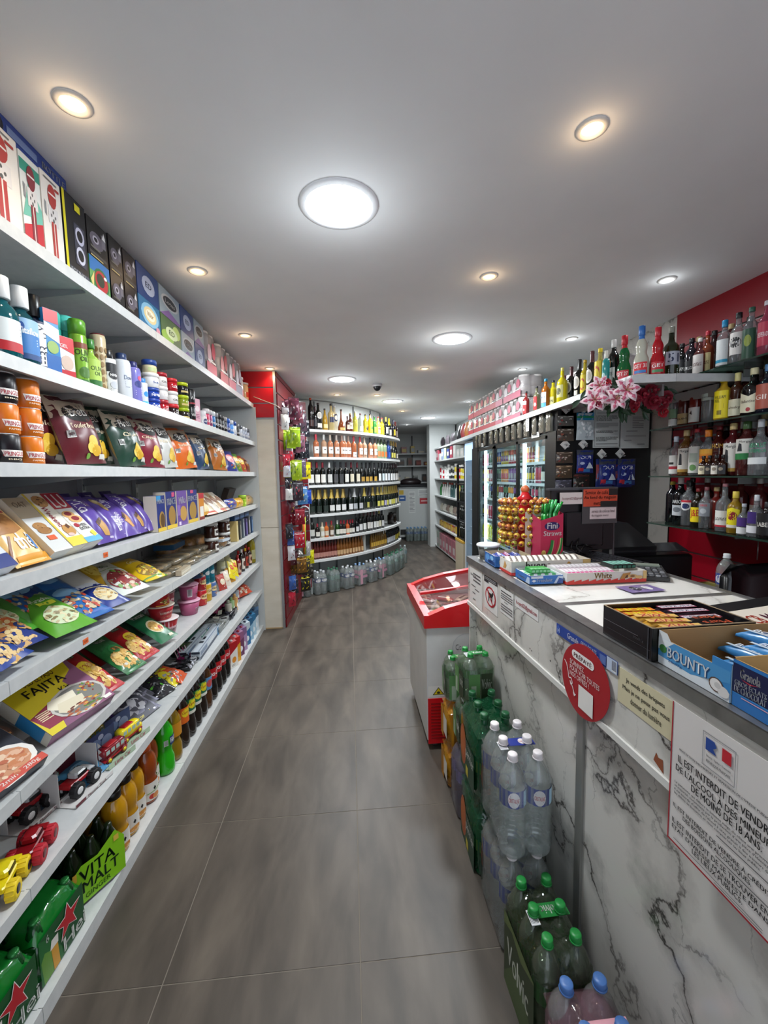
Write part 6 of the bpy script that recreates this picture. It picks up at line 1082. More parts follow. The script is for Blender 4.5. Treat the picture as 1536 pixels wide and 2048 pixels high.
# right rear shelving along the aisle
rs=thing('side_shelving','white side shelving in the back on the right of the aisle','shelves',(1.76,7.4,0))
def rchild(mb,n):o=mb.build(n,rs);o.location=(-1.76,-7.4,0);return o
for zz in(2.05,1.80,1.44,1.10,.78,.48,.06):
 mb=MB();mb.box(1.76,2.2,6.25,8.6,zz-.025,zz,SHM);rchild(mb,'shelf')
mb=MB();mb.box(1.66,2.2,8.6,8.9,0,CEIL,WALLW);struct('wall_rear_pier',mb);rchild(_b :=(lambda m:(m.box(2.19,2.21,6.25,8.6,0,2.4,M('#9a9e9c',.5)),m)[1])(MB()),'back_panel')
def RS(y,zz,proto,name,label,cat,dx=.08,group=None,dz=0):return inst(proto,name,label,cat,(1.76+dx,y,zz+.001+dz),-QL,group)
random.seed(21)
for zi,(zz,n_,kind)in enumerate(((2.05,5,'bag'),(1.80,9,'box'),(1.44,16,'spray'),(1.10,12,'clean'),(.78,8,'misc'),(.48,18,'canned'),(.06,8,'roll'))):
 for i in range(n_):
  y=8.45-2.1*(i+.5)/n_;c=random.choice({'bag':['#7a3a3c','#2a2428','#a88a70','#4a4448'],'box':['#c8ccc8','#8a9ab8','#a84a5a','#b8c4a0','#3a4a8a'],'spray':['#26282c','#e0e0dc','#d8c83a','#b82838','#3a3c40','#e4e4e0'],'clean':['#2a7a3a','#c8ccc8','#3a5a5a','#b8a84a','#d8d8d4'],'misc':['#8a7a70','#c8c4b8','#4a4844','#b8b4a4'],'canned':['#a8342c','#8a5a3a','#c8a020','#c8a828','#a87830'],'roll':['#8a9488','#a86a74','#b87a84','#9aa89a']}[kind])
  a,b={'bag':('shopping_bag',pouch(.24,.2,.09,c,seed=i,nb=6,mb_=6)),'box':('household_box',carton(.16,.2,random.choice([.12,.17,.2]),c,(('r',.1,.3,.9,.7,'#d8d4d0'),))),'spray':('spray_can',aero(random.choice([.2,.23,.26]),.03,c,'#d8d8d4',(('r',0,.3,1,.6,'#e0e0dc'),))),'clean':('cleaning_bottle',bottle('squat',.26,.038,M(c,.2),'#c8402c' if i%3 else '#e8e8e8',.88,.4,n=12)),'misc':('household_pack',pouch(.2,.16,.1,c,seed=i,nb=6,mb_=6)),'canned':('food_tin',can(.12,.045,c,'#c9cacb',(('r',.1,.2,.9,.8,'#c8a858'),),1.0,12)),'roll':('paper_pack',carton(.2,.2,.3,c,(('r',.1,.2,.9,.6,'#c8b8b8'),)))}[kind]
  RS(y,zz,b,a,'%s on the rear side shelving, %s from the pier, %s shelf down'%(a.replace('_',' '),nth(i),nth(zi)),a.split('_')[-1],.1,'goods on the rear side shelving')
# black drinks rack, beige cupboard and narrow glass cooler
bk=thing('black_rack','tall black open rack beside the narrow glass cooler','rack',(1.6,6.0,0))
mb=MB();
for x_ in(0,.5):
 for y_ in(-.26,.14):mb.box(x_,x_+.03,y_,y_+.03,.56,1.66,BLK)
mb.build('frame',bk)
for zz in(.58,.85,1.12,1.38,1.62):mb=MB();mb.box(0,.52,-.26,.17,zz-.02,zz,BLK);mb.build('shelf',bk)
mb=MB();mb.box(.52,.54,-.26,.17,.56,1.66,BLK);mb.build('back_panel',bk)
mb=MB();mb.box(1.58,2.18,5.76,6.18,.0,.53,M('#b8ac94',.5));o=mb.build('low_cupboard');tag(o,'beige low cupboard under the black rack','cupboard');mb=MB();mb.box(1.575,2.19,5.755,6.185,.53,.56,M('#c8a040',.4));mb.build('top',o)
for i in range(5):
 for j in range(3):inst(bottle('spirit',.2,.03,M('#1c1f1c',.1),'#a8b0b4',.9,n=10),'dark_bottle','dark bottle on the black rack, %s from the glass cooler, %s tier up'%(nth(i),nth(j)),'bottle',(1.66,5.79+i*.085,(.58,.85,1.12)[j]+.001),0,'dark bottles on the black rack, tier %s'%NTH[j])
cl=thing('glass_cooler','narrow upright cooler with a pale glowing glass door','cooler',(1.6,5.52,0))
mb=MB();mb.box(0,.6,-.22,.20,0,.12,M('#5a5e62',.4));mb.build('base',cl)
mb=MB();W2=M('#c8d0d6',.3)
mb.box(.02,.6,-.22,-.20,.12,1.955,W2);mb.box(.02,.6,.18,.20,.12,1.955,W2);mb.box(.58,.6,-.22,.20,.12,1.955,W2);mb.box(0,.6,-.22,.20,1.93,1.955,W2);mb.build('cabinet',cl)
mb=MB();mb.box(.0,.02,-.22,.2,1.70,1.93,EM('#a8c8e8',.9));mb.build('header_sign',cl)
mb=MB();mb.box(0,.02,-.22,-.19,.12,1.70,W2);mb.box(0,.02,.17,.2,.12,1.70,W2);mb.box(0,.02,-.22,.2,.12,.16,W2);mb.build('door_frame',cl)
mb=MB();mb.box(.008,.012,-.19,.17,.16,1.70,G('#c8dce8',.10,.05,.12,'#f0f6fa'));mb.build('glass_pane',cl)
mb=MB();mb.box(.56,.575,-.18,.16,.16,1.9,EM('#b8d4f0',1.1));mb.build('light_panel',cl)
for i in range(6):mb=MB();mb.box(.06,.56,-.19,.17,.3+i*.24,.308+i*.24,M('#d8dce0',.3));mb.build('shelf',cl)
for j in range(6):
 for i in range(4):inst(can(.14,.03,['#8aa0b8','#a8b8c8','#6a88a8','#c8d0d8'][(i+j)%4],n=10),'drink_can','pale drink can in the narrow glass cooler, %s from the fridge, %s shelf up'%(nth(i),nth(j)),'can',(1.70,5.36+i*.09,.31+j*.24),0,'pale cans in the narrow cooler, shelf %s'%NTH[j])
# --- three-door black fridge
FXX=1.50;fg=thing('drinks_fridge','large black drinks fridge with three sliding glass doors','fridge',(1.5,3.95,0))
def fch(mb,n,par=None):o=mb.build(n,fg);o.location=(-1.5,-3.95,0);return o
mb=MB();mb.box(1.53,2.215,2.93,2.96,0,1.962,M('#0e0f12',.4));fch(mb,'side_panel')
mb=MB();mb.box(1.53,2.21,4.98,5.01,0,1.962,BLK);fch(mb,'side_panel')
FI=M('#c8d4d8',.4)
mb=MB();mb.box(2.17,2.20,2.96,4.98,.25,1.82,FI);mb.box(1.53,2.2,2.96,4.98,.22,.25,FI);mb.box(1.53,2.2,2.96,4.98,1.82,1.84,FI);mb.box(1.53,2.2,4.965,4.98,.25,1.82,FI);mb.box(1.53,2.2,2.96,2.972,.25,1.82,FI);fch(mb,'interior')
mb=MB();mb.box(1.50,2.2,2.93,5.01,1.815,1.962,BLK);mb.box(1.50,1.53,2.93,5.01,0,.25,BLK);mb.box(1.50,2.2,2.93,5.01,0,.05,BLK);fch(mb,'header')
mb=MB();mb.box(1.49,1.53,2.93,3.06,.22,1.82,BLK);mb.box(1.49,1.53,4.79,5.01,.22,1.82,BLK);fch(mb,'frame')
for a,b,xo in((3.06,3.66,.0),(3.64,4.27,.014),(4.24,4.79,.0)):
 mb=MB();x0=1.492+xo
 mb.box(x0,x0+.018,a,a+.04,.25,1.80,BLK);mb.box(x0,x0+.018,b-.04,b,.25,1.80,BLK);mb.box(x0,x0+.018,a,b,1.775,1.81,BLK);mb.box(x0,x0+.018,a,b,.25,.30,BLK);fch(mb,'door')
 mb=MB();mb.box(x0+.007,x0+.011,a+.04,b-.04,.30,1.775,G('#a8c0c4',.02,.02,.10,'#f4fafa'));fch(mb,'glass_pane')
FT=EM('#d8f4ff',9)
for y in(4.74,3.66):mb=MB();mb.box(1.56,1.585,y-.012,y+.012,.30,1.78,FT);fch(mb,'light_tube')
light('AREA',1.8,4.3,1.80,5,(.82,.95,1),.3,'fridge_lamp');light('AREA',1.8,3.3,1.80,4,(.82,.95,1),.3,'fridge_lamp')
mb=MB();mb.box(1.60,1.625,3.50,3.53,.3,1.8,M('#d8e0e4',.4));
for i in range(40):mb.box(1.5995,1.6,3.508,3.522,.34+i*.036,.352+i*.036,M('#3a4448',.5))
fch(mb,'shelf_rail')
FS=[1.60,1.42,1.235,1.00,.75,.50]
CC=['#a83858','#8a8c90','#2a3a7c','#b8a020','#a02c3c','#3a6a4a','#c8842c','#6a3a7c','#c8ccd0','#1c1c24']
random.seed(5);nc=0
for si,zz in enumerate(FS):
 mb=MB();mb.box(1.575,2.15,2.975,4.96,zz-.008,zz,M('#c8d4d8',.35))
 mb.box(1.572,1.576,2.975,4.96,zz-.012,zz+.012,M('#d0dce0',.3));mb.box(1.572,1.576,2.975,4.96,zz+.034,zz+.038,M('#d0dce0',.3));fch(mb,'shelf')
 i=0;y=4.90
 while y>3.0:
  tall=(zz<1.1)or(y<3.48 and zz in(1.42,1.60)and False)
  w_=.068;c=CC[(i//3+si*3)%10]
  loc=(1.62,y,zz+.001)
  if zz==1.42 and y<3.40:inst(champ('#c8ccc4','#c8b050'),'sparkling_wine_bottle','sparkling wine bottle lit inside the fridge, %s from the fridge corner'%nth(int((y-3.0)/.1)),'bottle',loc,-QL,'sparkling wine bottles in the fridge');y-=.10;i+=1;continue
  if zz==1.60 and y<3.42 or(zz==1.60 and abs(y-3.5)<.04):y-=w_;i+=1;continue
  if zz in(1.235,.50)or(zz==1.00 and y<4.2):inst(bottle('soda',.215,.030,M(['#1c1412','#a8b8b0','#2a1c14','#7c8c50','#c8ccd0'][(i//2)%5],.12),['#b82028','#d8d8d4','#2a6a3a'][(i//3)%3],.93,.4,(.4,.66,(('r',0,0,1,1,CC[(i//2)%10]),)),n=10),'soda_bottle','small drink bottle on the %s fridge shelf, %s from its far end'%(nth(si),nth(i)),'bottle',loc,-QL,'small bottles in the fridge')
  elif zz==.75:inst(bottle('juice',.19,.033,M('#c8cc3a' if y>4.2 else CC[i%10],.12),'#e4e4e0',.9,.5,n=10),'juice_bottle','juice bottle on the %s fridge shelf, %s from its far end'%(nth(si),nth(i)),'bottle',loc,-QL,'juice bottles in the fridge')
  else:inst(can(.145 if zz!=1.0 else .155,.030,c,'#c9cacb',(('r',.1,.3,.9,.7,CC[(i//3+si*3+4)%10]),),1.0,10),'drink_can','drink can on the %s fridge shelf, %s from its far end'%(nth(si),nth(i)),'can',loc,-QL,'drink cans in the fridge')
  y-=w_;i+=1
# strips of small packets hung along the fridge header and on its side
@cached
def packet(w,h,t,c,cs,seed=1):return pouch(w,h,t,c,(('f',.5,.45,.42,.42,cs,14),('r',.06,.86,.94,.96,cs[0])),seed=seed,crimp=.1,r=.1,wr=.006,nb=6,mb_=8)
PCS=['#8a8478','#c8c4bc','#4a463e','#a8a090']
for i,px in enumerate((951,958,967,980,990,1000,1012,1024,1036,1049,1066,1080,1094)):
 y=Y(px,1.47,1.90);inst(packet(.075,.14,.015,'#5a564c',PCS,200+i),'trinket_packet','small trinket packet pinned along the fridge header, %s from the fridge corner'%nth(12-i),'packet',(1.478,y,1.825),-QL,'trinket packets pinned along the fridge header')
for y,w_,zz,c in((3.26,.14,1.80,0),(4.60,.09,1.82,1),(3.35,.06,1.86,2)):
 mb=MB();mb.box(-w_/2,w_/2,-.001,0,0,.04 if c<2 else .12,'#d8d8d4');art(mb,S_plane(w_,.04 if c<2 else .12,y=-.001),[('l',.1,.2,.9,.8,2 if c<2 else 5,'#8a8c8c')]);o=mb.build('price_card');o.location=(1.487 if c<2 else 1.46,y,zz);o.rotation_euler=(0,0,-QL);tag(o,('white price card over the first fridge door','white price card over the far fridge door','small pale card among the trinket packets')[c],'card')
SY=2.928
def SP_(x,z,proto,name,label,cat,out_=.01,group=None,rz=0):return inst(proto,name,label,cat,(x,SY-out_,z),rz,group)
@cached
def hook():
 mb=MB();s=.034;mb.xprism([(0,0)]*0 or[(-.012,-s),(-.012,-s)],0,0,'x')if 0 else None
 mb.add([(0,-.008,-s),(s,-.008,0),(0,-.008,s),(-s,-.008,0),(0,0,-s*1.1),(s*1.1,0,0),(0,0,s*1.1),(-s*1.1,0,0)],[(0,1,2,3),(0,4,5,1),(1,5,6,2),(2,6,7,3),(3,7,4,0)],M('#dcdcd8',.35))
 h=MB();h.tube([(0,-.008,-.006),(0,-.02,-.018),(0,-.04,-.024),(0,-.05,-.016)],.003,M('#b8babc',.25,.8));h.lathe([(.014,0),(.013,.004)],M('#c8cacc',.3,.5),10,0,0,0);h.v=[(a,b-.009,c)for a,b,c in h.v]
 return[('plate',mb.mesh('plate')),('metal_hook',h.mesh('metal_hook'))]
HKS=[(1132,818),(1167,818),(1130,889),(1166,888),(1203,908),(1240,907)]
def side_pt(px,py):
 v=rt2*((px-768)/FPX)+dn2*((py-1024)/FPX)+fw;t=SY/v.y;return v.x*t,HC+v.z*t
for i,(px,py)in enumerate(HKS):x,zz=side_pt(px,py);SP_(x,zz,hook(),'adhesive_hook','white diamond adhesive hook %s'%('over the clear trinket packs, upper','over the blue topped balloon pack','over the brown trinket packs, lower','over the single blue tobacco pack','over the nearer pair of blue packs','over the pair of blue packs nearest the marble')[i],'hook',0,'diamond adhesive hooks on the fridge side')
def boxpk(px0,py0,px1,py1,c,cs,lab_,blue=None,out_=.012,sd=1):
 x0,z1=side_pt(px0,py0);x1,z0=side_pt(px1,py1);w_,h_=round(x1-x0,3),round(z1-z0,3)
 if blue:pr=pouch(w_,h_,.02,c,blue,seed=sd,crimp=.08,r=.12,wr=.005,nb=8,mb_=8)
 else:pr=packet(w_,h_,.018,c,cs,sd)
 SP_((x0+x1)/2,z0,pr,'hanging_packet',lab_,'packet',out_)
boxpk(1112,832,1146,852,'#5c5a56',['#c8c8c4','#8a3a3a','#3a3a38'],'clear packet of small keyrings, uppermost on the fridge side',sd=1)
boxpk(1112,858,1146,882,'#5a5048',['#b8b0a4','#a0503a','#2c2a28'],'clear packet of small keyrings, second on the fridge side',sd=2)
boxpk(1110,904,1144,926,'#54483f',['#a89484','#8a4a4a','#c8c0b8'],'clear packet of small keyrings, third on the fridge side',sd=3)
boxpk(1109,931,1143,956,'#584a3c',['#b09478','#8a4a34','#d0c4b4'],'clear packet of small keyrings, fourth on the fridge side',sd=4)
boxpk(1108,960,1142,980,'#4a4a54',['#6a6a80','#9a9aa8'],'clear packet of small keyrings, lowest on the fridge side',sd=5)
boxpk(1151,826,1185,880,'#c4d0d4',[],'blue topped clear bag of white filters on the fridge side',(('r',0,.72,1,1,'#2f8fc0'),('r',0,.80,1,.88,'#2c9c6c'),('f',.5,.36,.42,.34,['#dfe8ea','#a8b4bc','#eef2f4'],30)),.014,6)
OCB=(('r',.0,.2,1,.78,'#1f2f86'),('r',0,.78,1,1,'#3a3f4c'),('t','OCB',.2,.60,.85,.74,'#e4e8f0'),('p',[(.55,.2),(.75,.5),(1,.2)],'#d8e4ee'),('r',.1,.05,.4,.22,'#c03040'),('r',.4,.05,.8,.18,'#3a78b8'),('e',.3,.42,.14,.06,'#b8c4e0'))
boxpk(1151,900,1184,946,'#2a3570',[],'single blue rolling tobacco pack on its hook',OCB,.014,7)
boxpk(1143,948,1176,982,'#2c2a28',['#6a2c28','#4a463e','#8a8478'],'dark trinket packet under the single blue pack',None,.02,8)
for j,(a,b)in enumerate(((1193,1226),(1230,1264))):
 for q in range(2):boxpk(a-4*q,918,b-4*q,970+4*q,'#2a3570',[],'blue rolling tobacco pack, %s of the %s pair'%(('front','behind, tilted')[q],('nearer the keyrings','nearer the marble wall')[j]),OCB if q==0 else(('r',0,.3,1,.8,'#8a2c34'),('e',.5,.15,.3,.1,'#c88a3a')),.03-.014*q,9+q+2*j)
# two framed notices
for i,(a,b,n_)in enumerate((((1187,815),(1239,895),0),((1240,817),(1296,896),1))):
 x0,z1=side_pt(*a);x1,z0=side_pt(*b);w_,h_=x1-x0,z1-z0;mb=MB();mb.box(x0,x1,SY-.006,SY,z0,z1,M('#c9cecb',.4));S=lambda u,v,l,x0=x0,w_=w_,z0=z0,h_=h_:(x0+u*w_,SY-.006-.0006*l,z0+v*h_)
 if i==0:art(mb,S,[('r',.04,.03,.96,.035,'#5a5c5c'),('r',.04,.03,.05,.97,'#5a5c5c'),('r',.95,.03,.96,.97,'#5a5c5c'),('t','IL EST INTERDIT DE VENDRE\nDE L\'ALCOOL À DES MINEURS\nDE MOINS DE 18 ANS',.1,.66,.9,.80,'#26282a'),('l',.1,.50,.9,.62,4,'#7a7c7c'),('t','IL EST INTERDIT DE VENDRE À CRÉDIT\nDES BOISSONS ALCOOLIQUES',.1,.36,.9,.43,'#26282a'),('t','IL EST INTERDIT DE SE TROUVER EN\nÉTAT D\'IVRESSE MANIFESTE DANS\nLES LIEUX PUBLICS',.1,.16,.9,.27,'#26282a'),('l',.1,.07,.9,.12,1,'#8a8c8c'),('l',.12,.84,.88,.88,1,'#8a8c8c')])
 else:art(mb,S,[('l',.42,.50,.80,.80,7,'#8a8e8e'),('l',.22,.40,.6,.46,1,'#9a9c9c'),('l',.2,.28,.9,.34,2,'#9a9c9c'),('l',.15,.18,.4,.22,1,'#8a8c8c'),('l',.6,.08,.85,.12,1,'#7a7c7c')])
 o=mb.build('paper_notice');tag(o,('white printed alcohol notice framed by a thin dark line','white typed letter sheet beside the alcohol notice')[i],'notice')
# --- shelf above the fridge and its goods
us=thing('high_shelf','long white high shelf running over the fridge to the red wall','shelf',(1.8,4,2.0))
def uch(mb,n):o=mb.build(n,us);o.location=(-1.8,-4,-2.0);return o
EDGE=[(2.205,2.02),(1.645,2.02),(1.44,2.055),(1.455,3.0),(1.50,5.1),(1.54,6.24),(2.205,6.24)]
mb=MB();mb.prism(EDGE[::-1],1.972,1.998,SHM);uch(mb,'shelf')
for a,b in zip(EDGE[:5],EDGE[1:6]):
 d=Vector((b[0]-a[0],b[1]-a[1])).normalized();n_=Vector((d.y,-d.x));n_=-n_ if(n_.x>0 or(abs(d.x)>.9 and n_.y>0))else n_
 mb=MB();q=[a,b,(b[0]+n_.x*.008,b[1]+n_.y*.008),(a[0]+n_.x*.008,a[1]+n_.y*.008)];mb.prism(q,1.964,2.004,SHM);uch(mb,'edge_strip')
for x_,in((1.6,),(1.9,)):mb=MB();mb.xprism([(2.05,1.90),(2.05,1.96),(2.9,1.96),(2.9,1.94)],x_,x_+.012,ALU);uch(mb,'bracket')
def US(px,proto,name,label,cat='bottle',x=1.51,y=None,group=None,dz=0,rz=-75):
 yy=Y(px,x,2.02)if y is None else y;return inst(proto,name,label,cat,(x,yy,2.0005+dz),radians(rz),group,.77)
for i,(px,q)in enumerate(((955,0),(966,0),(976,0),(988,0),(1000,0),(1014,1),(1032,1),(1050,1))):
 for j in range(2):
  c=('#b82438','#e0c0a0')if q==0 else('#c86a80','#d8d0d4');key=c+('u',)
  if key not in RT:RT[key]=rolls(2,2,*c)
  yy=Y(px,1.60,2.1);place_rolls(RT[key],(1.62,yy,2.001+j*.195),-QL,'paper_roll_pack','%s toilet roll pack over the fridge, %s from the bottles, %s layer'%(('red printed','pink printed')[q],nth(7-i),('lower','upper')[j]),'toilet roll packs over the fridge')
RT['w']=rolls(2,3,'#b8bcc0','#2c2c30')
for i,yy in enumerate((2.75,2.98,3.2)):place_rolls(RT['w'],(1.84,yy,2.001),-QL,'paper_roll_pack','grey white pack of rolls standing behind the bottles, %s from the red wall'%nth(i),'grey white roll packs over the fridge')
random.seed(9)
for i,yy in enumerate((5.2,5.4,5.6,5.8,6.0,6.15)):inst(pouch(.18,.24,.08,['#26242a','#8a8c90','#3a3030','#a86a3c','#8c3a40','#2a2a2e'][i],seed=i+300,nb=6,mb_=6),'crockery_pack','dark wrapped household pack over the fridge, %s after the toilet rolls'%nth(i),'pack',(1.66,yy,2.003),-QL,'dark household packs over the fridge')
VER=(('e',.5,.60,.42,.30,'#d8d4cc'),('e',.5,.60,.3,.2,'#a8a49c'),('r',.3,.02,.75,.24,'#d8d4c8'))
def verm(cap,h=.33):return bottle('bordeaux',h,.042,DG,cap,.93,None,(.1,.64,VER),neck=(.74,.94,cap,0))
US(1052,bottle('spirit',.27,.035,M('#7c1c1c',.1),'#141214',.93,None,(.1,.6,(('r',0,0,1,1,'#b82c30'),('r',0,.7,1,1,'#d8d4d0'),('e',.6,.3,.12,.1,'#e8e4e0')))),'spirit_bottle','red labelled bottle with a black neck beside the toilet rolls')
US(1073,bottle('spirit',.27,.035,M('#6a6a50',.1),'#18181a',.93,None,(.1,.6,(('r',.4,0,1,1,'#b02c30'),('e',.7,.4,.2,.14,'#e8e4e0')))),'spirit_bottle','bottle with a half red label, second from the toilet rolls')
US(1091,bottle('spirit',.30,.040,M('#a05a10',.08),'#2a88b0',.91,.42,(.08,.56,(('r',0,.3,1,1,'#dcdcda'),('r',0,0,1,.28,'#5aa8c8'),('t','LABEL 5',.15,.6,.85,.72,'#3a5a8a')))),'whisky_bottle','amber bottle with a blue cap and white label')
US(1106,bottle('spirit',.28,.042,M('#c8b818',.1),'#20222c',.92,None,(.1,.42,(('r',0,0,1,1,'#dcd490'),('t','LIMON',.1,.4,.9,.7,'#16181c')))),'liqueur_bottle','yellow green bottle with a black cap',x=1.56)
US(1124,bottle('squat',.31,.046,M('#cfc01c',.1),'#d8cc60',.90,.3,(.15,.5,(('r',0,0,1,1,'#dcd890'),('e',.5,.5,.3,.3,'#5a5a3a')))),'liqueur_bottle','large pale yellow liqueur bottle at the shelf edge',x=1.485)
US(1128,verm('#5a1a20',.30),'vermouth_bottle','dark vermouth bottle with a dark red foil, farthest of three',x=1.60)
US(1142,verm('#4a161c',.325),'vermouth_bottle','dark vermouth bottle with a brown red foil, middle of three',x=1.56)
US(1158,verm('#1c1c1e',.34),'vermouth_bottle','dark vermouth bottle with a black foil, nearest of three',x=1.54)
RUM=(('r',0,0,1,1,'#e4cc18'),('e',.5,.5,.4,.34,'#b83c24'),('e',.5,.5,.3,.22,'#e0c828'))
US(1169,bottle('spirit',.31,.034,M('#b8a428',.1),'#c8a018',.92,None,(.12,.6,RUM)),'rum_bottle','slim yellow rum bottle with a gold cap',x=1.535)
US(1183,verm('#5a2c30',.35),'vermouth_bottle','large dark vermouth bottle with a banded red foil',x=1.53)
US(1199,bottle('spirit',.335,.040,M('#a89c50',.1),'#e0c81c',.91,.42,(.12,.70,RUM)),'rum_bottle','large rum bottle with a yellow cap and yellow label',x=1.525)
US(1211,bottle('tall',.28,.026,M('#2a8a88',.1),'#d8d8cc',.80,.5,(.1,.5,(('e',.5,.6,.3,.2,'#a8d0cc'),))),'liqueur_bottle','slender turquoise bottle with a white neck',x=1.50)
US(1226,bottle('spirit',.37,.042,DG,'#c8c8c4',.84,.42,(.12,.62,(('r',0,.0,1,.62,'#d8d4cc'),('r',0,.66,.6,.9,'#c8803a'),('t','PASTIS',.2,.3,.8,.44,'#5a5a5a')))),'pastis_bottle','dark bottle with a silver neck behind the flowers',x=1.56)
def getb(b,cap,lc,txt,l2):return bottle('get',.36,.050,b,cap,.82,.42,(.08,.30,(('r',0,0,1,1,lc),('t',txt,.08,.48,.92,.82,'#f0ece8',.12),('r',.1,.05,.9,.3,l2))),n=20,sy=.8,neck=(.75,.86,cap,0))
US(0,getb(M('#0a5a2c',.07,0,.6),'#b81c28','#c02c3c','GET 27','#d84a58'),'mint_liqueur_bottle','green bulb necked liqueur bottle with a red label',x=1.56,y=Y(1247,1.56,2.02),rz=-55)
US(0,getb(M('#b8b8a8',.12,0,.6),'#2c68b0','#c8242c','GET 31','#3a78b8'),'mint_liqueur_bottle','frosted white bulb necked liqueur bottle with a blue cap',x=1.53,y=2.115,rz=-45).scale=(.74,)*3
US(0,getb(M('#a8101c',.08,0,.6),'#b81c2c','#b8202c','GET','#4a8a5a'),'mint_liqueur_bottle','deep red bulb necked liqueur bottle',x=1.60,y=2.09,rz=-30).scale=(.71,.71,.70)
US(0,bottle('squat',.34,.050,M('#1a2408',.08,0,.6),'#8a8c80',.88,.36,(.24,.50,(('r',0,0,1,1,'#a8acb8'),('t','51',.15,.2,.85,.85,'#1c2444'))),lab2=(.06,.18,(('l',.2,.1,.8,.9,3,'#d8dcd8'),))),'pastis_bottle','dark olive bottle with a silver label reading 51',x=1.69,y=2.11,rz=-20)
# --- glass shelves on the red wall
GLS=G('#7ea898',.12,.03,.8,'#cfe4dc')
GZS=[2.03,1.77,1.487,1.20]
for i,zz in enumerate(GZS):
 mb=MB();mb.box(1.85,2.21,1.0,2.457,zz-.008,zz,GLS);o=mb.build('glass_shelf');tag(o,'%s glass shelf of spirits on the red wall'%('uppermost','second','third','lowest')[i],'glass shelf','glass shelves on the red wall')
 e=MB();e.box(1.849,1.8505,1.0,2.457,zz-.008,zz,M('#24382f',.1));e.box(1.85,2.21,2.457,2.4585,zz-.008,zz,M('#2c4a3c',.1));e.build('polished_edge',o)
 for y_ in(1.35,2.0):b=MB();b.xprism([(y_,zz-.045),(y_+.006,zz-.045),(y_+.006,zz-.009),(y_,zz-.009)],2.0,2.21,G('#c8ccc8',.5,.1));b.rod((2.13,y_,zz-.06),(2.13,y_,zz-.16),.003,ALU);b.build('bracket',o)
CG=G('#c8ccd0',.18,.04,.8,'#eceff0')
def W1(txt,c='#e0dcd4',tc='#2a2a2a',*ex):return(('r',0,0,1,1,c),)+ex+(('t',txt,.08,.38,.92,.58,tc),)
def GS(k,cx,proto,name,label,x=1.93,dz=0):return inst(proto,name,label,'bottle',(x,Y(1300+cx/3.79,x,GZS[k]+.1),GZS[k]+.0008+dz),radians(-68),None,(.82,.90,.96,1 if cx<300 else .9 if cx<600 else .76)[k])
GS(0,238,bottle('spirit',.26,.038,DG,'#111113',.9,None,(.08,.56,W1('WILLIAM','#15171a','#d8d8d4',('l',.15,.1,.85,.3,3,'#c8c8c8')))),'whisky_bottle','black bottle with a white lettered black label by the pastis')
GS(0,312,bottle('spirit',.27,.038,M('#17141c',.1),'#0f0f12',.9,None,(.08,.44,W1('CRUZ','#101014','#e4e4e4'))),'port_bottle','black bottle lettered CRUZ on the uppermost glass shelf')
GS(0,378,bottle('squat',.25,.038,G('#8a4848',.3,.05,.7,'#c89a98'),'#c8c4c0',.9,None,(.06,.56,W1('SAINT\nJAMES','#d8d0cc','#5a2c2c'))),'rum_bottle','clear rum bottle with a rosy white label',x=1.93)
GS(0,432,bottle('squat',.29,.038,M('#7a3a24',.1),'#a81c30',.9,.36,(.08,.5,W1('SAINT\nJAMES','#d8c890','#5a3418'))),'rum_bottle','amber rum bottle with a gold label and red cap',x=1.96)
GS(0,560,bottle('spirit',.30,.038,CG,'#1c88b8',.86,.42,(.08,.60,(('r',0,0,1,1,'#dce0e0'),('r',0,.1,1,.22,'#2a9ac0'),('l',.15,.5,.85,.8,3,'#7a8a9a')))),'rum_bottle','clear bottle with a bright blue cap and white label')
GS(0,665,bottle('spirit',.31,.038,CG,'#141416',.9,None,(.2,.62,(('r',0,0,1,1,'#dcd8d4'),('e',.5,.55,.42,.24,'#17181c'),('t','DEPAZ',.16,.5,.84,.6,'#e4e4e4')))),'rum_bottle','clear bottle with a black oval on its label')
GS(0,762,bottle('spirit',.31,.038,CG,'#2c5a48',.92,None,(.06,.60,(('r',0,0,1,1,'#1c4a34'),('e',.5,.6,.25,.2,'#8a9a3a')))),'rum_bottle','clear bottle with a tall dark green label')
GS(0,880,bottle('spirit',.31,.038,G('#c04a6a',.5,.05,.6),'#c8c4c8',.92,None,(.2,.62,W1('DESPERADO','#b82c4a','#f0dce0'))),'rum_bottle','pink bottle lettered in white at the photo edge')
GS(1,190,bottle('spirit',.24,.034,CG,'#b8b8b4',.92,None,(.05,.5,(('r',0,0,1,.4,'#dcdcd8'),('r',0,.45,1,1,'#6a8a6a')))),'gin_bottle','clear bottle with a green topped label, nearest the marble wall')
GS(1,262,bottle('spirit',0.248,.037,M('#4a1c18',.09),'#0e0e10',.9,None,(.06,.32,W1('RUM','#a89060','#3a2a18'))),'rum_bottle','dark bottle with a low gold label')
GS(1,350,bottle('spirit',0.248,.037,M('#6a1c14',.09),'#141416',.9,None,(.06,.42,(('r',0,0,1,1,'#dcdcd6'),('p',[(.2,.6),(.4,.8),(.45,.5)],'#1c1c1c')))),'whisky_bottle','red brown bottle with a black cap and square white label')
GS(1,452,bottle('spirit',0.248,.040,CG,'#2c2460',.9,.38,(.52,.68,W1("GORDON'S",'#b8c4b8','#3a3a3a'))),'gin_bottle','clear faceted gin bottle with a violet cap',x=1.93)
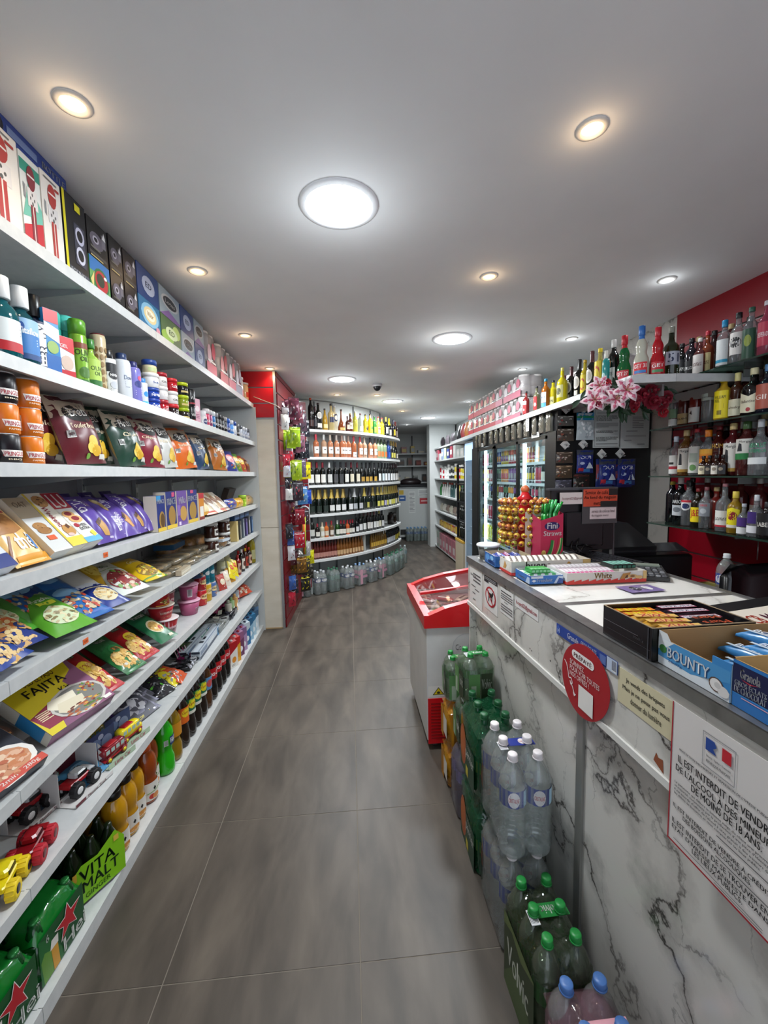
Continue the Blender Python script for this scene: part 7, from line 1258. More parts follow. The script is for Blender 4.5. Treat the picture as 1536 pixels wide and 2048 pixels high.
GS(1,556,bottle('spirit',0.248,.042,M('#b89428',.09),'#e4cc10',.86,.44,(.05,.66,(('r',0,0,1,1,'#ecd818'),('t','WILLIAM\nPEEL',.15,.58,.85,.82,'#22200c'),('l',.25,.36,.75,.52,3,'#3a3614'),('r',.36,.12,.64,.28,'#8a7a18')))),'whisky_bottle','yellow labelled bottle with a big yellow cap',x=1.92)
GS(1,660,bottle('spirit',0.248,.036,M('#3a1c10',.09),'#d8cc8c',.82,.40,(.06,.42,W1('whisky','#dcd8bc','#5a4a2c'))),'whisky_bottle','dark bottle with a cream neck and cream label',x=1.93)
GS(1,785,bottle('squat',0.248,.052,M('#100c0c',.08),'#d8d0a8',.86,.34,(.06,.50,(('p',[(0,.05),(.5,.0),(1,.05),(1,1),(.5,.78),(0,1)],'#e0dcc0'),('t',"Ballantine's",.14,.48,.86,.62,'#3a2a1c'),('e',.5,.16,.10,.1,'#a8242c')))),'whisky_bottle','broad black bottle with a chevron cream label',x=1.92)
GS(1,890,bottle('squat',0.248,.045,M('#141624',.08),'#4a78a8',.86,.34,(.1,.6,W1('GIN','#b05a48','#f0e0d8'))),'gin_bottle','dark blue bottle with an orange label at the photo edge',x=1.92)
GS(2,195,bottle('spirit',.24,.034,CG,'#b8c0cc',.86,.40,(.05,.52,(('r',0,0,1,1,'#dcdcd8'),('r',0,.25,1,.4,'#b02838'),('r',.1,.5,.6,.62,'#1c1c1c')))),'vodka_bottle','clear bottle with a patterned silver cap near the marble wall')
CM=(('r',0,0,1,1,'#e0ddd4'),('t','Morgan',.3,.80,.96,.94,'#2a2a2a'),('p',[(.2,.3),(.3,.8),(.45,.75),(.5,.3)],'#23262c'),('r',0,0,1,.12,'#b8903c'))
GS(2,272,bottle('spirit',.27,.040,G('#a87838',.35,.05,.6,'#d0b08a'),'#c8b07a',.87,.40,(.08,.60,CM)),'rum_bottle','rum bottle with a gold cap and white pirate era label')
GS(2,352,bottle('spirit',.27,.038,CG,'#a82030',.92,.38,(.06,.62,(('r',0,0,1,1,'#dcdcd6'),('r',.2,.4,.8,.75,'#a8b4a8'),('e',.5,.2,.25,.12,'#6a9a5a')))),'rum_bottle','clear bottle with a red cap and pale green label')
GS(2,437,bottle('spirit',.255,.038,CG,'#e07c14',.85,.44,(.24,.58,W1('DILLON','#dc8a14','#a8141c',('r',0,.7,1,1,'#e0a028')))),'rum_bottle','clear bottle with an orange cap and orange label',x=1.93)
GS(2,520,bottle('spirit',0.272,.040,G('#5a1c18',.5,.05,.6),'#7c1420',.92,.38,(.4,.7,(('t','RHUM',.1,.5,.95,.8,'#c89a3a'),('l',.2,.1,.8,.3,2,'#b88a3a')))),'rum_bottle','dark red bottle with gold RHUM lettering',x=1.96)
GS(2,625,bottle('spirit',0.272,.040,M('#4a1418',.08),'#c8b078',.88,.40,(.08,.62,CM)),'rum_bottle','dark bottle with a gold cap and white label beside the gold lettering',x=1.93)
GS(2,728,bottle('spirit',0.272,.042,G('#7c3a3a',.3,.05,.7,'#c89a98'),'#3a5a2c',.86,.42,(.30,.68,(('r',0,0,1,1,'#dcdcd4'),('t','Morgan',.3,.78,.95,.92,'#2a2a2a'),('r',0,0,1,.30,'#1c7a3c'),('p',[(.2,.4),(.3,.8),(.45,.75),(.5,.4)],'#23262c')))),'rum_bottle','clear bottle with a green foil and green and white label',x=1.93)
GS(2,832,bottle('squat',0.272,.044,CG,'#b8bcc0',.86,.30,(.16,.62,(('t','ABSOLUT',.1,.74,.95,.92,'#2c9a6c'),('t','WATERMELON',.1,.55,.95,.68,'#2c9a6c'),('r',.0,.1,1,.36,'#dfe3e3')))),'vodka_bottle','clear vodka bottle with green lettering',x=1.92)
for i,(cx,c)in enumerate(((408,'#d8d0b0'),(456,'#1c1c20'),(505,'#d8d4c8'),(556,'#202024'))):GS(2,cx,bottle('squat',.11,.022,M('#2a140c',.1),'#101012',.85,.4,(.08,.5,(('r',0,0,1,1,c),('e',.5,.6,.25,.2,'#8a8070')))),'miniature_bottle','miniature bottle with a %s label before the full bottles, %s from the marble wall'%(('cream','black','white','black')[i],nth(i)),x=1.875)
GS(3,168,bottle('tall',.25,.034,M('#121014',.1),'#c8b040',.92,None),'spirit_bottle','unlabelled black bottle with a gold top on the lowest glass shelf',x=1.99)
GS(3,228,bottle('spirit',0.275,.038,M('#0c0c0e',.08),'#c8b8b4',.87,.40,(.2,.56,(('r',0,.0,1,.62,'#b8bcc0'),('t','LARIOS',.05,.72,.95,.92,'#d8d8d8'),('e',.5,.35,.3,.15,'#6a6e74')))),'gin_bottle','black bottle with a grey label and pale pink cap')
GS(3,292,bottle('spirit',.26,.036,CG,'#141416',.86,.42,(.34,.58,(('e',.5,.5,.45,.5,'#dcdcdc'),('e',.5,.4,.3,.25,'#1c2c5a'),('r',.1,.75,.9,.95,'#c02838')))),'vodka_bottle','clear bottle with a black cap and red and navy badge',x=1.94)
GS(3,362,bottle('spirit',.24,.036,M('#1c160c',.08),'#7c1c20',.92,.36,(.14,.52,(('r',0,0,1,1,'#e4cc14'),('t','J&B',.12,.25,.88,.85,'#b8141c')))),'whisky_bottle','dark bottle with a yellow label and big red letters')
GS(3,425,bottle('spirit',.25,.036,CG,'#8a4a50',.92,.34,(.3,.62,(('r',0,0,1,1,'#8a8e94'),('t','GRIS',.2,.75,.8,.9,'#c82838'),('e',.5,.4,.25,.2,'#b8bcc0')))),'vodka_bottle','clear bottle with a grey label')
GS(3,500,bottle('spirit',.25,.036,G('#a03028',.45,.05,.6),'#b8a070',.9,.40),'spirit_bottle','plain red tinted bottle with a gold cap',x=1.97)
GS(3,562,bottle('squat',0.275,.040,CG,'#a87078',.93,.32,(.10,.44,W1('SAINT\nJAMES','#dcdcd4','#3a3a3a',('r',0,.0,1,.12,'#b82c3c')))),'rum_bottle','clear rum bottle with a white label and low red line',x=1.92)
GS(3,645,bottle('spirit',0.275,.042,M('#8a6c1c',.09),'#d8c04a',.84,.42,(.14,.62,(('r',0,0,1,.14,'#d8d4c8'),('p',[(0,.14),(0,.9),(.5,1),(1,.9),(1,.14)],'#e8d81c'),('e',.5,.6,.34,.22,'#8a1c24')))),'rum_bottle','golden rum bottle with a yellow label and maroon oval',x=1.91)
GS(3,712,bottle('squat',.20,.034,CG,'#b8bcc4',.9,.36,(.05,.56,(('r',0,0,1,.4,'#dcdcdc'),('r',0,.45,1,1,'#4a2c78')))),'vodka_bottle','small clear bottle with a purple print',x=1.90)
GS(3,805,bottle('squat',.26,.044,CG,'#c8ccd0',.86,.30,(.1,.60,(('r',0,0,1,.34,'#dcdce0'),('r',.1,.45,.7,1,'#3c2470'),('p',[(.7,.4),(1,.6),(1,1),(.75,.9)],'#8a8c98')))),'vodka_bottle','clear vodka bottle with a purple block print',x=1.90)
GS(3,885,bottle('squat',.22,.044,M('#181012',.08),'#2c2c30',.86,.3,(.1,.7,W1('LABEL','#141214','#e0dcd4'))),'whisky_bottle','black bottle lettered in white at the photo edge',x=1.90)
random.seed(31)
for k in range(4):
 for i in range(7):
  yy=2.38-.105*i;c,cp_=random.choice([('#3a1418','#b8a070'),('#5a2420','#8a1c28'),('#6a2c2c','#c8c4bc'),('#2a1014','#161618')]);inst(bottle('spirit',.27,.037,M(c,.1),cp_,.9,.38,(.1,.5,(('r',0,0,1,1,'#8a7a70'),)),n=12),'spirit_bottle','dark bottle in the back row, %s glass shelf, %s from the marble wall'%(('uppermost','second','third','lowest')[k],nth(i)),'bottle',(2.08,yy,GZS[k]+.001),-QL,'bottles in the back rows of the glass shelves')
# --- artificial flowers over the notices
LP=NM('lily_petal',[(.35,'#c86a84'),(.55,'#e8b8c4'),(.75,'#f0e4e4')],(1,1,1),22,3,.5,world=False)
@cached
def lily():
 mb=MB();pet=M('#e6ccd2',.5);core=M('#c4607c',.5)
 for i in range(6):
  a=i*pi/3;L=.075;rows=[(0,.006,.0),(.25,.016,-.010),(.5,.021,-.018),(.75,.015,-.014),(1,.001,.004)]
  vs=[]
  for t,w_,dd in rows:
   for s in(-1,0,1):x,y=t*L,s*w_;vs.append((x*cos(a)-y*sin(a),dd-.004*(s==0)-.014,x*sin(a)+y*cos(a)))
  fs=[(j*3+i2,j*3+i2+1,(j+1)*3+i2+1,(j+1)*3+i2)for j in range(4)for i2 in range(2)];mb.add(vs,fs,pet,True)
  vs2=[]
  for t,w_,dd in[(0,.004,.0),(.3,.009,-.012),(.6,.009,-.020),(.8,.002,-.016)]:
   for s in(-1,0,1):x,y=t*L,s*w_;vs2.append((x*cos(a)-y*sin(a),dd-.004*(s==0)-.0152,x*sin(a)+y*cos(a)))
  mb.add(vs2,[(j*3+i2,j*3+i2+1,(j+1)*3+i2+1,(j+1)*3+i2)for j in range(3)for i2 in range(2)],core,True)
  mb.rod((0,-.02,0),(.018*cos(a+.4),-.055,.018*sin(a+.4)),.0012,M('#c8b878',.5),4);mb.ball(.018*cos(a+.4),-.056,.018*sin(a+.4),.003,M('#7a3a1c',.6),5,4)
 return mb.mesh('lily')
@cached
def rose(c):
 mb=MB();R=random.Random(8)
 for ring,(n_,rr,tilt)in enumerate(((3,.012,.2),(5,.022,.5),(6,.034,.9))):
  for i in range(n_):
   a=2*pi*i/n_+ring;vs=[]
   for u in(-1,0,1):
    for v in(0,.5,1):
     ang=a+u*.62;q=rr*(.45+.65*v)+.004*R.uniform(-1,1);vs.append((q*cos(ang),-.035+.02*ring-.016*(1-abs(u)*.3)*v*(1.4-tilt),q*sin(ang)))
   mb.add(vs,[(0,3,4,1),(1,4,5,2),(3,6,7,4),(4,7,8,5)],M(c,.6),True)
 mb.ball(0,-.034,0,.012,M(c,.6),8,5);return mb.mesh('rose')
@cached
def leafm():
 mb=MB();rows=[(0,.002),(.3,.011),(.6,.012),(1,.001)];vs=[]
 for t,w_ in rows:
  for s in(-1,0,1):vs.append((t*.075,-.004*abs(s)-.012*t*t,s*w_))
 mb.add(vs,[(j*3+i,j*3+i+1,(j+1)*3+i+1,(j+1)*3+i)for j in range(3)for i in range(2)],M('#1f3a24',.5),True);return mb.mesh('leaf')
def bouquet(name,label,flowers,leaves,origin):
 o=thing(name,label,'flowers',origin)
 for(px,py,kind,s,dd)in flowers:
  x,zz=side_pt2(px,py,origin[1]-dd);f=link({'l':'lily','r':'rose','p':'rose'}[kind],lily()if kind=='l' else rose('#a01226' if kind=='r' else '#7c0c24'),o)
  f.location=(x-origin[0],-dd,zz-origin[2]);f.scale=(s*.8,)*3;f.rotation_euler=(radians(-12+(px*7)%25),radians((px*13)%90),radians(-28+(py*11)%30))
 R=random.Random(len(flowers))
 for px,py in leaves:
  for q in range(5):
   x,zz=side_pt2(px,py,origin[1]);f=link('leaf',leafm(),o);f.location=(x-origin[0],.02,zz-origin[2]);f.rotation_euler=(R.uniform(-.5,.5),R.uniform(0,6.28),R.uniform(-.6,.6));f.scale=(R.uniform(.65,1.05),)*3
 return o
def side_pt2(px,py,yy):
 v=rt2*((px-768)/FPX)+dn2*((py-1024)/FPX)+fw;t=yy/v.y;return v.x*t,HC+v.z*t
bouquet('flower_garland','pink and white artificial lilies with small red roses over the notices',[(1188,800,'l',1.15,.05),(1198,772,'l',.95,.02),(1211,790,'l',.9,.03),(1229,800,'l',1.1,.06),(1250,783,'l',1.2,.08),(1213,767,'r',.85,.04),(1196,809,'p',.8,.07)],[(1165,798),(1222,768),(1236,775),(1225,812),(1243,815),(1253,822),(1262,800),(1275,772)],(1.36,2.12,1.9))
bouquet('rose_garland','dark red artificial roses hanging beside the lilies',[(1272,800,'p',1.0,.05),(1268,818,'r',.7,.05),(1284,790,'p',1.2,.04),(1302,782,'p',1.3,.05),(1306,803,'p',1.4,.06),(1322,808,'p',1.3,.05),(1332,795,'p',1.2,.03),(1326,825,'r',.9,.05),(1296,798,'p',1.1,.03),(1270,808,'p',.9,.06)],[(1258,818),(1286,815),(1290,822),(1300,768),(1340,776),(1278,784)],(1.6,2.16,1.9))
# --- sales counter: local x runs along the edge towards the viewer, local y into the counter
CA=radians(-87.34)
ct=thing('sales_counter','long marble patterned sales counter with a metal edge','counter',(.582,2.01,0),CA)
RAILM=M('#d8d6d0',.4);EDG=NM('edge_metal',[(.3,'#807f7e'),(.7,'#9c9b9a')],(1,1,1),20,3,.3,.7,world=False)
CL=2.3
def cc(mb,n):return mb.build(n,ct)
for a,b in((.026,.782),(.800,CL)):mb=MB();mb.box(a,b,.026,.615,1.075,1.112,MBT);cc(mb,'worktop')
mb=MB();mb.box(0,CL,-.012,.0,1.086,1.115,EDG);mb.box(-.003,CL,-.012,.026,1.1125,1.1155,EDG);mb.box(-.004,0,-.012,.64,1.086,1.115,EDG);cc(mb,'edge_trim')
mb=MB();mb.box(0,CL,.615,.64,1.086,1.1155,EDG);cc(mb,'edge_trim');mb=MB();mb.box(.780,.802,.02,.62,1.108,1.1145,EDG);cc(mb,'joint_strip')
mb=MB();mb.box(0,.026,.02,.62,1.10,1.115,EDG);cc(mb,'edge_trim')
for a,b in((.0,.530),(.534,CL)):mb=MB();mb.box(a,b,-.004,.012,.889,1.086,MBL);cc(mb,'front_panel')
mb=MB();mb.box(0,CL,-.010,.030,.872,.889,RAILM);cc(mb,'rail')
for a,b in((.0,.895),(.925,CL)):mb=MB();mb.box(a,b,.030,.045,.0,.873,MBL);cc(mb,'base_panel')
mb=MB();mb.box(.895,.925,.022,.045,0,.873,M('#9b9a94',.35,.6));cc(mb,'post')
mb=MB();mb.box(.0,.014,.0,.62,0,1.086,MBL);cc(mb,'end_panel')
mb=MB();mb.box(0,CL,.60,.615,0,1.08,M('#c8c6c0',.5));cc(mb,'rear_panel')
mb=MB()
for s,zz in((.66,.93),(.675,.925),(.80,.97),(.86,.905),(.93,.60),(.945,.60),(.62,.80)):mb.lathe([(.0028,0),(.0028,.0006)],'#2a2826',8);n_=20
mb=MB()
for s,zz in((.655,.915),(.667,.912),(.79,.932),(.865,.935),(.845,.905)):mb.add([(s+.003*cos(a),-.0046,zz+.003*sin(a))for a in[i*pi/4 for i in range(8)]],[tuple(range(8))],M('#2a2624',.8))
mb.add([(1.215,-.0046,.905),(1.243,-.0046,.892),(1.240,-.0046,.921),(1.228,-.0046,.918),(1.222,-.0046,.926)],[(0,1,2,3,4)],M('#8a4a2c',.8));cc(mb,'screw_holes')
def sticker(name,label,cat,s0,s1,z0,z1,col,spec,y=-.0055,th=.0008,r=.45):
 mb=MB();mb.box(0,s1-s0,0,th,0,z1-z0,M(col,r));art(mb,S_plane(s1-s0,z1-z0,0,0,0),spec);o=mb.build(name);p=ct_pt(s0,y,z0);o.location=p;o.rotation_euler=(0,0,CA);tag(o,label,cat);return o
def ct_pt(s,y,z):return(.582+s*cos(CA)-y*sin(CA),2.01+s*sin(CA)+y*cos(CA),z)
PAP='#dcdad6'
sticker('notice','white sheet with short typed lines at the far end of the counter','notice',.03,.193,.897,1.081,PAP,[('t','Service de',.08,.74,.55,.80,'#3a3a3c'),('l',.3,.60,.9,.86,3,'#5a5a5c'),('r',.15,.48,.5,.50,'#4a4a4c'),('r',.45,.42,.8,.44,'#4a4a4c'),('r',.25,.30,.5,.32,'#4a4a4c'),('r',.3,.14,.5,.16,'#4a4a4c')])
dog=[(.30,.52),(.34,.60),(.40,.55),(.60,.54),(.66,.62),(.74,.58),(.70,.50),(.66,.46),(.64,.28),(.59,.28),(.58,.42),(.44,.42),(.40,.26),(.35,.27),(.36,.44)]
DG_=[('r',0,.86,1,.99,'#2a2a2c'),('l',.08,.88,.9,.97,2,'#9a9a9c'),('r',0,.80,.35,.86,'#2a2a2c'),('e',.5,.43,.40,.30,'#b0242c'),('e',.5,.43,.33,.245,PAP),('p',dog[:8]+dog[8:],'#1c1c1e')]
o=sticker('no_dogs_sign','no dogs sign with a red crossed circle','sign',.224,.372,.93,1.077,PAP,DG_)
mb=MB();S=S_plane(.148,.147,0,0,0);mb.add([S(.24,.62,6),(S(.28,.66,6)),S(.76,.24,6),S(.72,.20,6)],[(0,1,2,3)],M('#b0242c',.5));mb.build('red_bar',o)
sticker('notice','small white typed sheet between the no dogs sign and the email strip','notice',.402,.522,.965,1.068,PAP,[('r',.05,.84,.85,.88,'#3a3a3c'),('l',.05,.55,.95,.80,3,'#5a5a5c'),('r',.3,.48,.6,.5,'#6a6a6c'),('l',.05,.1,.95,.4,3,'#6a6a6c')])
sticker('email_strip','white paper strip with a red email address','sign',.537,.712,1.030,1.070,'#dddbd8',[('t','k.copral25@gmail.com',.06,.22,.95,.72,'#a83038')])
o=sticker('label_strip','blue Granola carton strip tucked under the counter edge','strip',.828,1.10,1.036,1.069,'#23408f',[('e',.04,.5,.035,.4,'#3a5cb0'),('t','x4',.02,.25,.07,.7,'#c8d4ec'),('t','Granola',.22,.30,.42,.80,'#e4e6ee'),('t','GROS ÉCLATS\nDE CHOCOLAT',.46,.12,.74,.9,'#d8dcea'),('r',.86,0,1,1,'#b8c4d8'),('r',.76,.15,.85,.85,'#5a70a8'),('b',.93,.1,.99,.9,'#2a3a6a')],y=-.0075)
mb=MB();pts=[]
for i in range(36):
 a=2*pi*i/36;pts.append((.105*cos(a)*(1+.05*sin(a))+.012*sin(a),.103*sin(a)))
mb.add([(x,0,z)for x,z in pts]+[(x,.001,z)for x,z in pts],[tuple(range(36))]+[(i,36+i,36+(i+1)%36,(i+1)%36)for i in range(36)],M('#a31f28',.35))
S=lambda u,v,l:(-.1+.2*u,-.0006*l,-.1+.2*v)
art(mb,S,[('r',.28,.74,.66,.86,'#eae6e2'),('e',.28,.80,.06,.06,'#eae6e2'),('e',.66,.80,.06,.06,'#eae6e2'),('t','PRÉPAYÉ',.27,.765,.67,.84,'#5a1c22'),('t','SCANNEZ\nPOUR VOIR TOUTES\nNOS OFFRES !',.18,.46,.84,.70,'#eae2de'),('r',.40,.10,.72,.42,'#e6e2dc'),('p',[(.27,.24),(.345,.235),(.30,.19)],'#eae2de')])
sw_=[(.045,.62),(.10,.58),(.14,.48),(.16,.40),(.22,.42),(.25,.36),(.21,.32),(.19,.37),(.26,.30),(.30,.23)]
for a,b in zip(sw_,sw_[1:]):
 d=Vector((b[0]-a[0],b[1]-a[1])).normalized()*.008;mb.add([S(a[0]-d.y,a[1]+d.x,2),S(a[0]+d.y,a[1]-d.x,2),S(b[0]+d.y,b[1]-d.x,2),S(b[0]-d.y,b[1]+d.x,2)],[(0,1,2,3)],M('#eae2de',.5))
o=mb.build('round_sticker');o.location=ct_pt(.975,-.0120,.957);o.rotation_euler=(0,0,CA);tag(o,'big round red sticker reading PRÉPAYÉ on the counter front','sticker')
sticker('notice','yellowed sheet about lighters taped on the counter front','notice',1.100,1.268,.975,1.060,'#d0c6a4',[('t','Je vends des briquets',.16,.66,.84,.82,'#2c2822'),('t','Mais je ne peux pas vous',.10,.42,.92,.58,'#2c2822'),('t','donner du lumière',.26,.18,.80,.34,'#2c2822')])
NT='#1c1c1e'
big=[('r',0,0,1,.012,'#a8202c'),('r',0,0,.013,1,'#a8202c'),('r',.987,0,1,1,'#a8202c'),
 ('r',.33,.72,.335,.94,'#8a8a8c'),('r',.62,.72,.625,.94,'#8a8a8c'),('r',.33,.935,.62,.94,'#8a8a8c'),('r',.33,.72,.62,.725,'#8a8a8c'),('p',[(.36,.83),(.36,.91),(.44,.91),(.46,.88),(.43,.86),(.46,.83)],'#2a4a94'),('r',.51,.83,.59,.91,'#c02834'),('t','Liberté • Égalité • Fraternité',.37,.785,.59,.805,'#5a5a5c'),('t','RÉPUBLIQUE FRANÇAISE',.37,.75,.59,.775,'#4a4a4c'),
 ('t','PROTECTION DES MINEURS ET RÉPRESSION DE L\'IVRESSE PUBLIQUE',.10,.688,.93,.708,NT),
 ('t','IL EST INTERDIT DE VENDRE',.09,.605,.93,.655,NT),('t','DE L\'ALCOOL À DES MINEURS',.07,.540,.95,.595,NT),('t','DE MOINS DE 18 ANS.',.24,.480,.86,.527,NT),
 ('t','La personne qui délivre la boisson exige du client une preuve de',.065,.442,.95,.462,NT),('t','sa majorité, notamment par la production d\'une pièce d\'identité.',.065,.416,.92,.437,NT),('t','Il est interdit d\'offrir de l\'alcool à titre gratuit à des mineurs dans',.065,.388,.95,.409,NT),('t','les débits de boissons et tous commerces ou lieux publics.',.065,.362,.86,.383,NT),('r',.50,.338,.93,.344,'#4a4a4c'),
 ('t','IL EST INTERDIT DE VENDRE À CRÉDIT',.06,.270,.94,.305,NT),('t','DES BOISSONS ALCOOLIQUES.',.17,.225,.80,.260,NT),('r',.50,.205,.93,.211,'#4a4a4c'),
 ('t','IL EST INTERDIT DE SE TROUVER EN',.055,.155,.94,.190,NT),('t','ÉTAT D\'IVRESSE MANIFESTE DANS',.055,.112,.94,.147,NT),('t','LES LIEUX PUBLICS.',.28,.070,.74,.104,NT),('r',.08,.045,.9,.049,'#4a4a4c'),('r',.5,.028,.9,.032,'#4a4a4c')]
o=sticker('alcohol_notice','large white alcohol sales notice with a red border on the counter front','notice',1.268,1.480,.777,1.068,'#dad4cf',big,y=-.0125,th=.0012)
# --- goods on the counter
ZC=1.1165
def tray(name,label,cat,x0,x1,y0,y1,h,col,inner,front=(),side=(),hf=None,hs=None,lab_side='w',rz=0,left_spec=None,hback=None):
 """open display carton: walls as one mesh; front towards the viewer (-y), left side towards the aisle (-x)"""
 w_,d_=x1-x0,y1-y0;t=.0025;mb=MB();C=M(col,.4);I=M(inner,.75);hf=hf or h;hs=hs or h;hb=hback or h
 mb.box(-w_/2,w_/2,-d_/2,d_/2,0,t,I)
 def wall(p,q,ha,hb_,n):  # outer printed face, inner card face
  nx,ny=n;a=[(p[0],p[1],0),(q[0],q[1],0),(q[0],q[1],hb_),(p[0],p[1],ha)];b=[(x-nx*t,y-ny*t,z)for x,y,z in a]
  mb.add(a,[(0,1,2,3)],C);mb.add(b,[(3,2,1,0)],I);mb.add([a[3],a[2],b[2],b[3]],[(0,1,2,3)],I)
 wall((-w_/2,-d_/2),(w_/2,-d_/2),hf,hf,(0,-1));wall((-w_/2,d_/2),(-w_/2,-d_/2),hs,hs,(-1,0));wall((w_/2,-d_/2),(w_/2,d_/2),hs,hs,(1,0));wall((w_/2,d_/2),(-w_/2,d_/2),hb,hb,(0,1))
 art(mb,S_plane(w_,hf,y=-d_/2),front)
 art(mb,lambda u,v,l:(-w_/2-.0006*l,d_/2-u*d_,v*hs),side)
 o=mb.build(name);o.location=((x0+x1)/2,(y0+y1)/2,ZC);o.rotation_euler=(0,0,rz);tag(o,label,cat);return o
def on_counter(proto,name,label,cat,x,y,z=0,rz=0,tilt=0,roll=0,group=None):return inst(proto,name,label,cat,(x,y,ZC+z),(tilt,roll,rz),group)
tb=[('tub',(lambda m:(m.lathe([(.042,0),(.05,.06)],G('#c8c8c4',.25,.08),20),m)[1])(MB()).mesh('tub')),('contents',(lambda m:(m.lathe([(.040,.002),(.045,.040)],M('#241a18',.5),18),m)[1])(MB()).mesh('contents')),('lid',(lambda m:(m.lathe([(.055,.06),(.057,.066),(.053,.072),(.02,.073)],M('#dfe3e6',.25),22),m)[1])(MB()).mesh('lid'))]
on_counter(tb,'plastic_tub','round clear tub with a white lid and dark sweets at the counter end','tub',.655,1.935,0)
tray('sweet_tray','blue open carton of candy rolls at the far end of the counter','display carton',.615,.775,1.725,1.865,.05,'#2565b0','#b8a888',[('t','mentos',.1,.3,.8,.7,'#dfe8f4')],[('e',.3,.6,.2,.3,'#5a9ad8'),('t','mentos',.35,.15,.95,.5,'#1c2c7c'),('e',.7,.7,.15,.2,'#8ac0e8')])
for i in range(7):on_counter(bar(.11,.018,.018,['#c8d0e8','#3a4a9a','#e0e0ec','#8a3a6a'][i%4],(('r',.1,.2,.9,.8,['#2a3a8a','#d8d8e8','#5a6ab8','#c8a0c0'][i%4]),),seed=i),'candy_roll','wrapped candy roll in the blue carton, %s from the aisle side'%nth(i),'candy',.64+.018*i,1.80,.022+.006*(i%2),radians(84),group='candy rolls in the blue carton')
KB=[('r',0,0,1,.22,'#c8302c'),('t','bueno',.18,.42,.50,.98,'#3a2018'),('t','White',.34,.26,.52,.50,'#b8904c'),('p',[(.62,.3),(.72,.9),(.78,.6),(.84,.5),(.70,.35)],'#c89448'),('p',[(.70,.5),(.74,.8),(.8,.5)],'#5a3018'),('r',.9,0,1,1,'#d8b878')]
o=tray('chocolate_tray','white open carton of white chocolate bars lettered bueno','display carton',.628,.96,1.585,1.705,.055,'#e6e2d8','#cfc6b4',KB,[('r',0,0,1,.22,'#c8302c'),('p',[(.3,.3),(.45,.9),(.6,.6),(.5,.3)],'#c89448'),('r',.6,.3,.9,.8,'#e0dcd0')],rz=radians(1.5))
for i in range(13):on_counter(bar(.10,.024,.026,'#e8e4dc',(('r',.1,.1,.5,.9,'#3a2a24'),('t','bueno',.55,.2,.95,.8,'#4a2c20')),seed=i,r=.2),'chocolate_bar','white wrapped chocolate bar in the bueno carton, %s from the aisle'%nth(i),'chocolate bar',.65+.0235*i,1.645,.022,radians(88),tilt=radians(0),roll=radians(-30),group='white chocolate bars in the bueno carton')
tray('gum_tray','small blue open carton of chewing gum lettered Freedent','display carton',.640,.765,1.435,1.565,.034,'#2a6cb8','#d8dce0',[('t','Freedent',.22,.3,.68,.66,'#f0f4f8'),('p',[(.72,.1),(.85,.9),(1,.9),(1,.1)],'#c8d8ec'),('p',[(.8,.1),(.88,.7),(1,.6),(1,.1)],'#3a5a9c'),('r',.04,.7,.4,.95,'#dfe6ee'),('p',[(.05,.45),(.12,.6),(.2,.45),(.12,.3)],'#e4ecf4')],[('t','Freedent',.2,.3,.7,.66,'#a8c4e4'),('p',[(.72,.1),(.85,.8),(1,.8),(1,.1)],'#b8cce4')])
for i in range(8):on_counter(carton(.014,.07,.012,['#d8e4dc','#3a9a58','#d8e0e4','#4aa868'][i%4],(),top=(('r',.2,.1,.8,.5,'#4aa86a'),)),'gum_pack','slim gum pack in the blue gum carton, %s from the aisle'%nth(i),'gum',.654+.0142*i,1.515,.018,0,group='gum packs in the blue carton')
for i in range(5):on_counter(carton(.014,.055,.014,'#2a9a44',(('r',.1,.2,.9,.8,'#8ad09a'),),top=(('r',.1,.1,.9,.4,'#7ac88a'),)),'gum_pack','bright green gum pack on top of the blue carton, %s from the aisle'%nth(i),'gum',.672+.0145*i,1.505,.033,radians(2),group='green gum packs on top')
zig=[(0,0),(1,0),(1,.34)]+[(1-(i+.5)/10*1,.22 if i%2 else .40)for i in range(10)]+[(0,.34)]
K2=[('r',0,0,1,.24,'#cc342c')]+[('p',[(i/11,.24),((i+1)/11,.24),((i+1)/11,.42)],'#cc342c')for i in range(11)]+[('t','White',.34,.45,.56,.95,'#b8904c'),('p',[(.66,.3),(.70,.8),(.80,.9),(.76,.4)],'#b88440'),('p',[(.72,.4),(.75,.7),(.78,.5)],'#4a2818'),('e',.82,.55,.06,.16,'#d8b070'),('e',.82,.55,.03,.09,'#7a4a20'),('e',.90,.45,.05,.14,'#d8b070'),('r',.955,.3,1,1,'#d8b878')]
tray('gum_tray','white and red open carton refilled with pink and white gum','display carton',.772,1.075,1.42,1.575,.042,'#e4e0d8','#d0ccc4',K2,[('r',0,0,1,.25,'#cc342c')])
for i in range(12):
 on_counter(carton(.0155,.07,.014,'#d8c8d0',(('r',.1,.2,.9,.8,'#c8387c'),),top=(('r',.1,0,.9,.45,'#c83a80'),('r',.2,.5,.8,.9,'#e8e4e8'))),'gum_pack','pink and white gum pack in the front row, %s from the green packs'%nth(i),'gum',.785+.0165*i,1.468,.022,0,tilt=radians(8),group='pink gum packs in the white carton')
 on_counter(carton(.0155,.06,.014,'#c8c4c8',(('r',.1,.2,.9,.8,'#8a7a84'),),top=(('r',.1,0,.9,.45,'#a89aa4'),('r',.2,.5,.8,.9,'#e0dce0'))),'gum_pack','grey and white gum pack in the rear row, %s from the aisle'%nth(i),'gum',.785+.0165*i,1.538,.024,0,tilt=radians(8),group='grey gum packs in the white carton')
for i in range(5):
 on_counter(carton(.017,.075,.015,'#14241f',(('r',.1,.2,.9,.8,'#2a6a58'),),top=(('r',.1,.1,.9,.9,'#8ac4b4'),)),'gum_pack','dark green gum pack lying on the gum rows, %s from the pink ones'%nth(i),'gum',.985+.018*i,1.505,.040,radians(3),group='dark green gum packs')
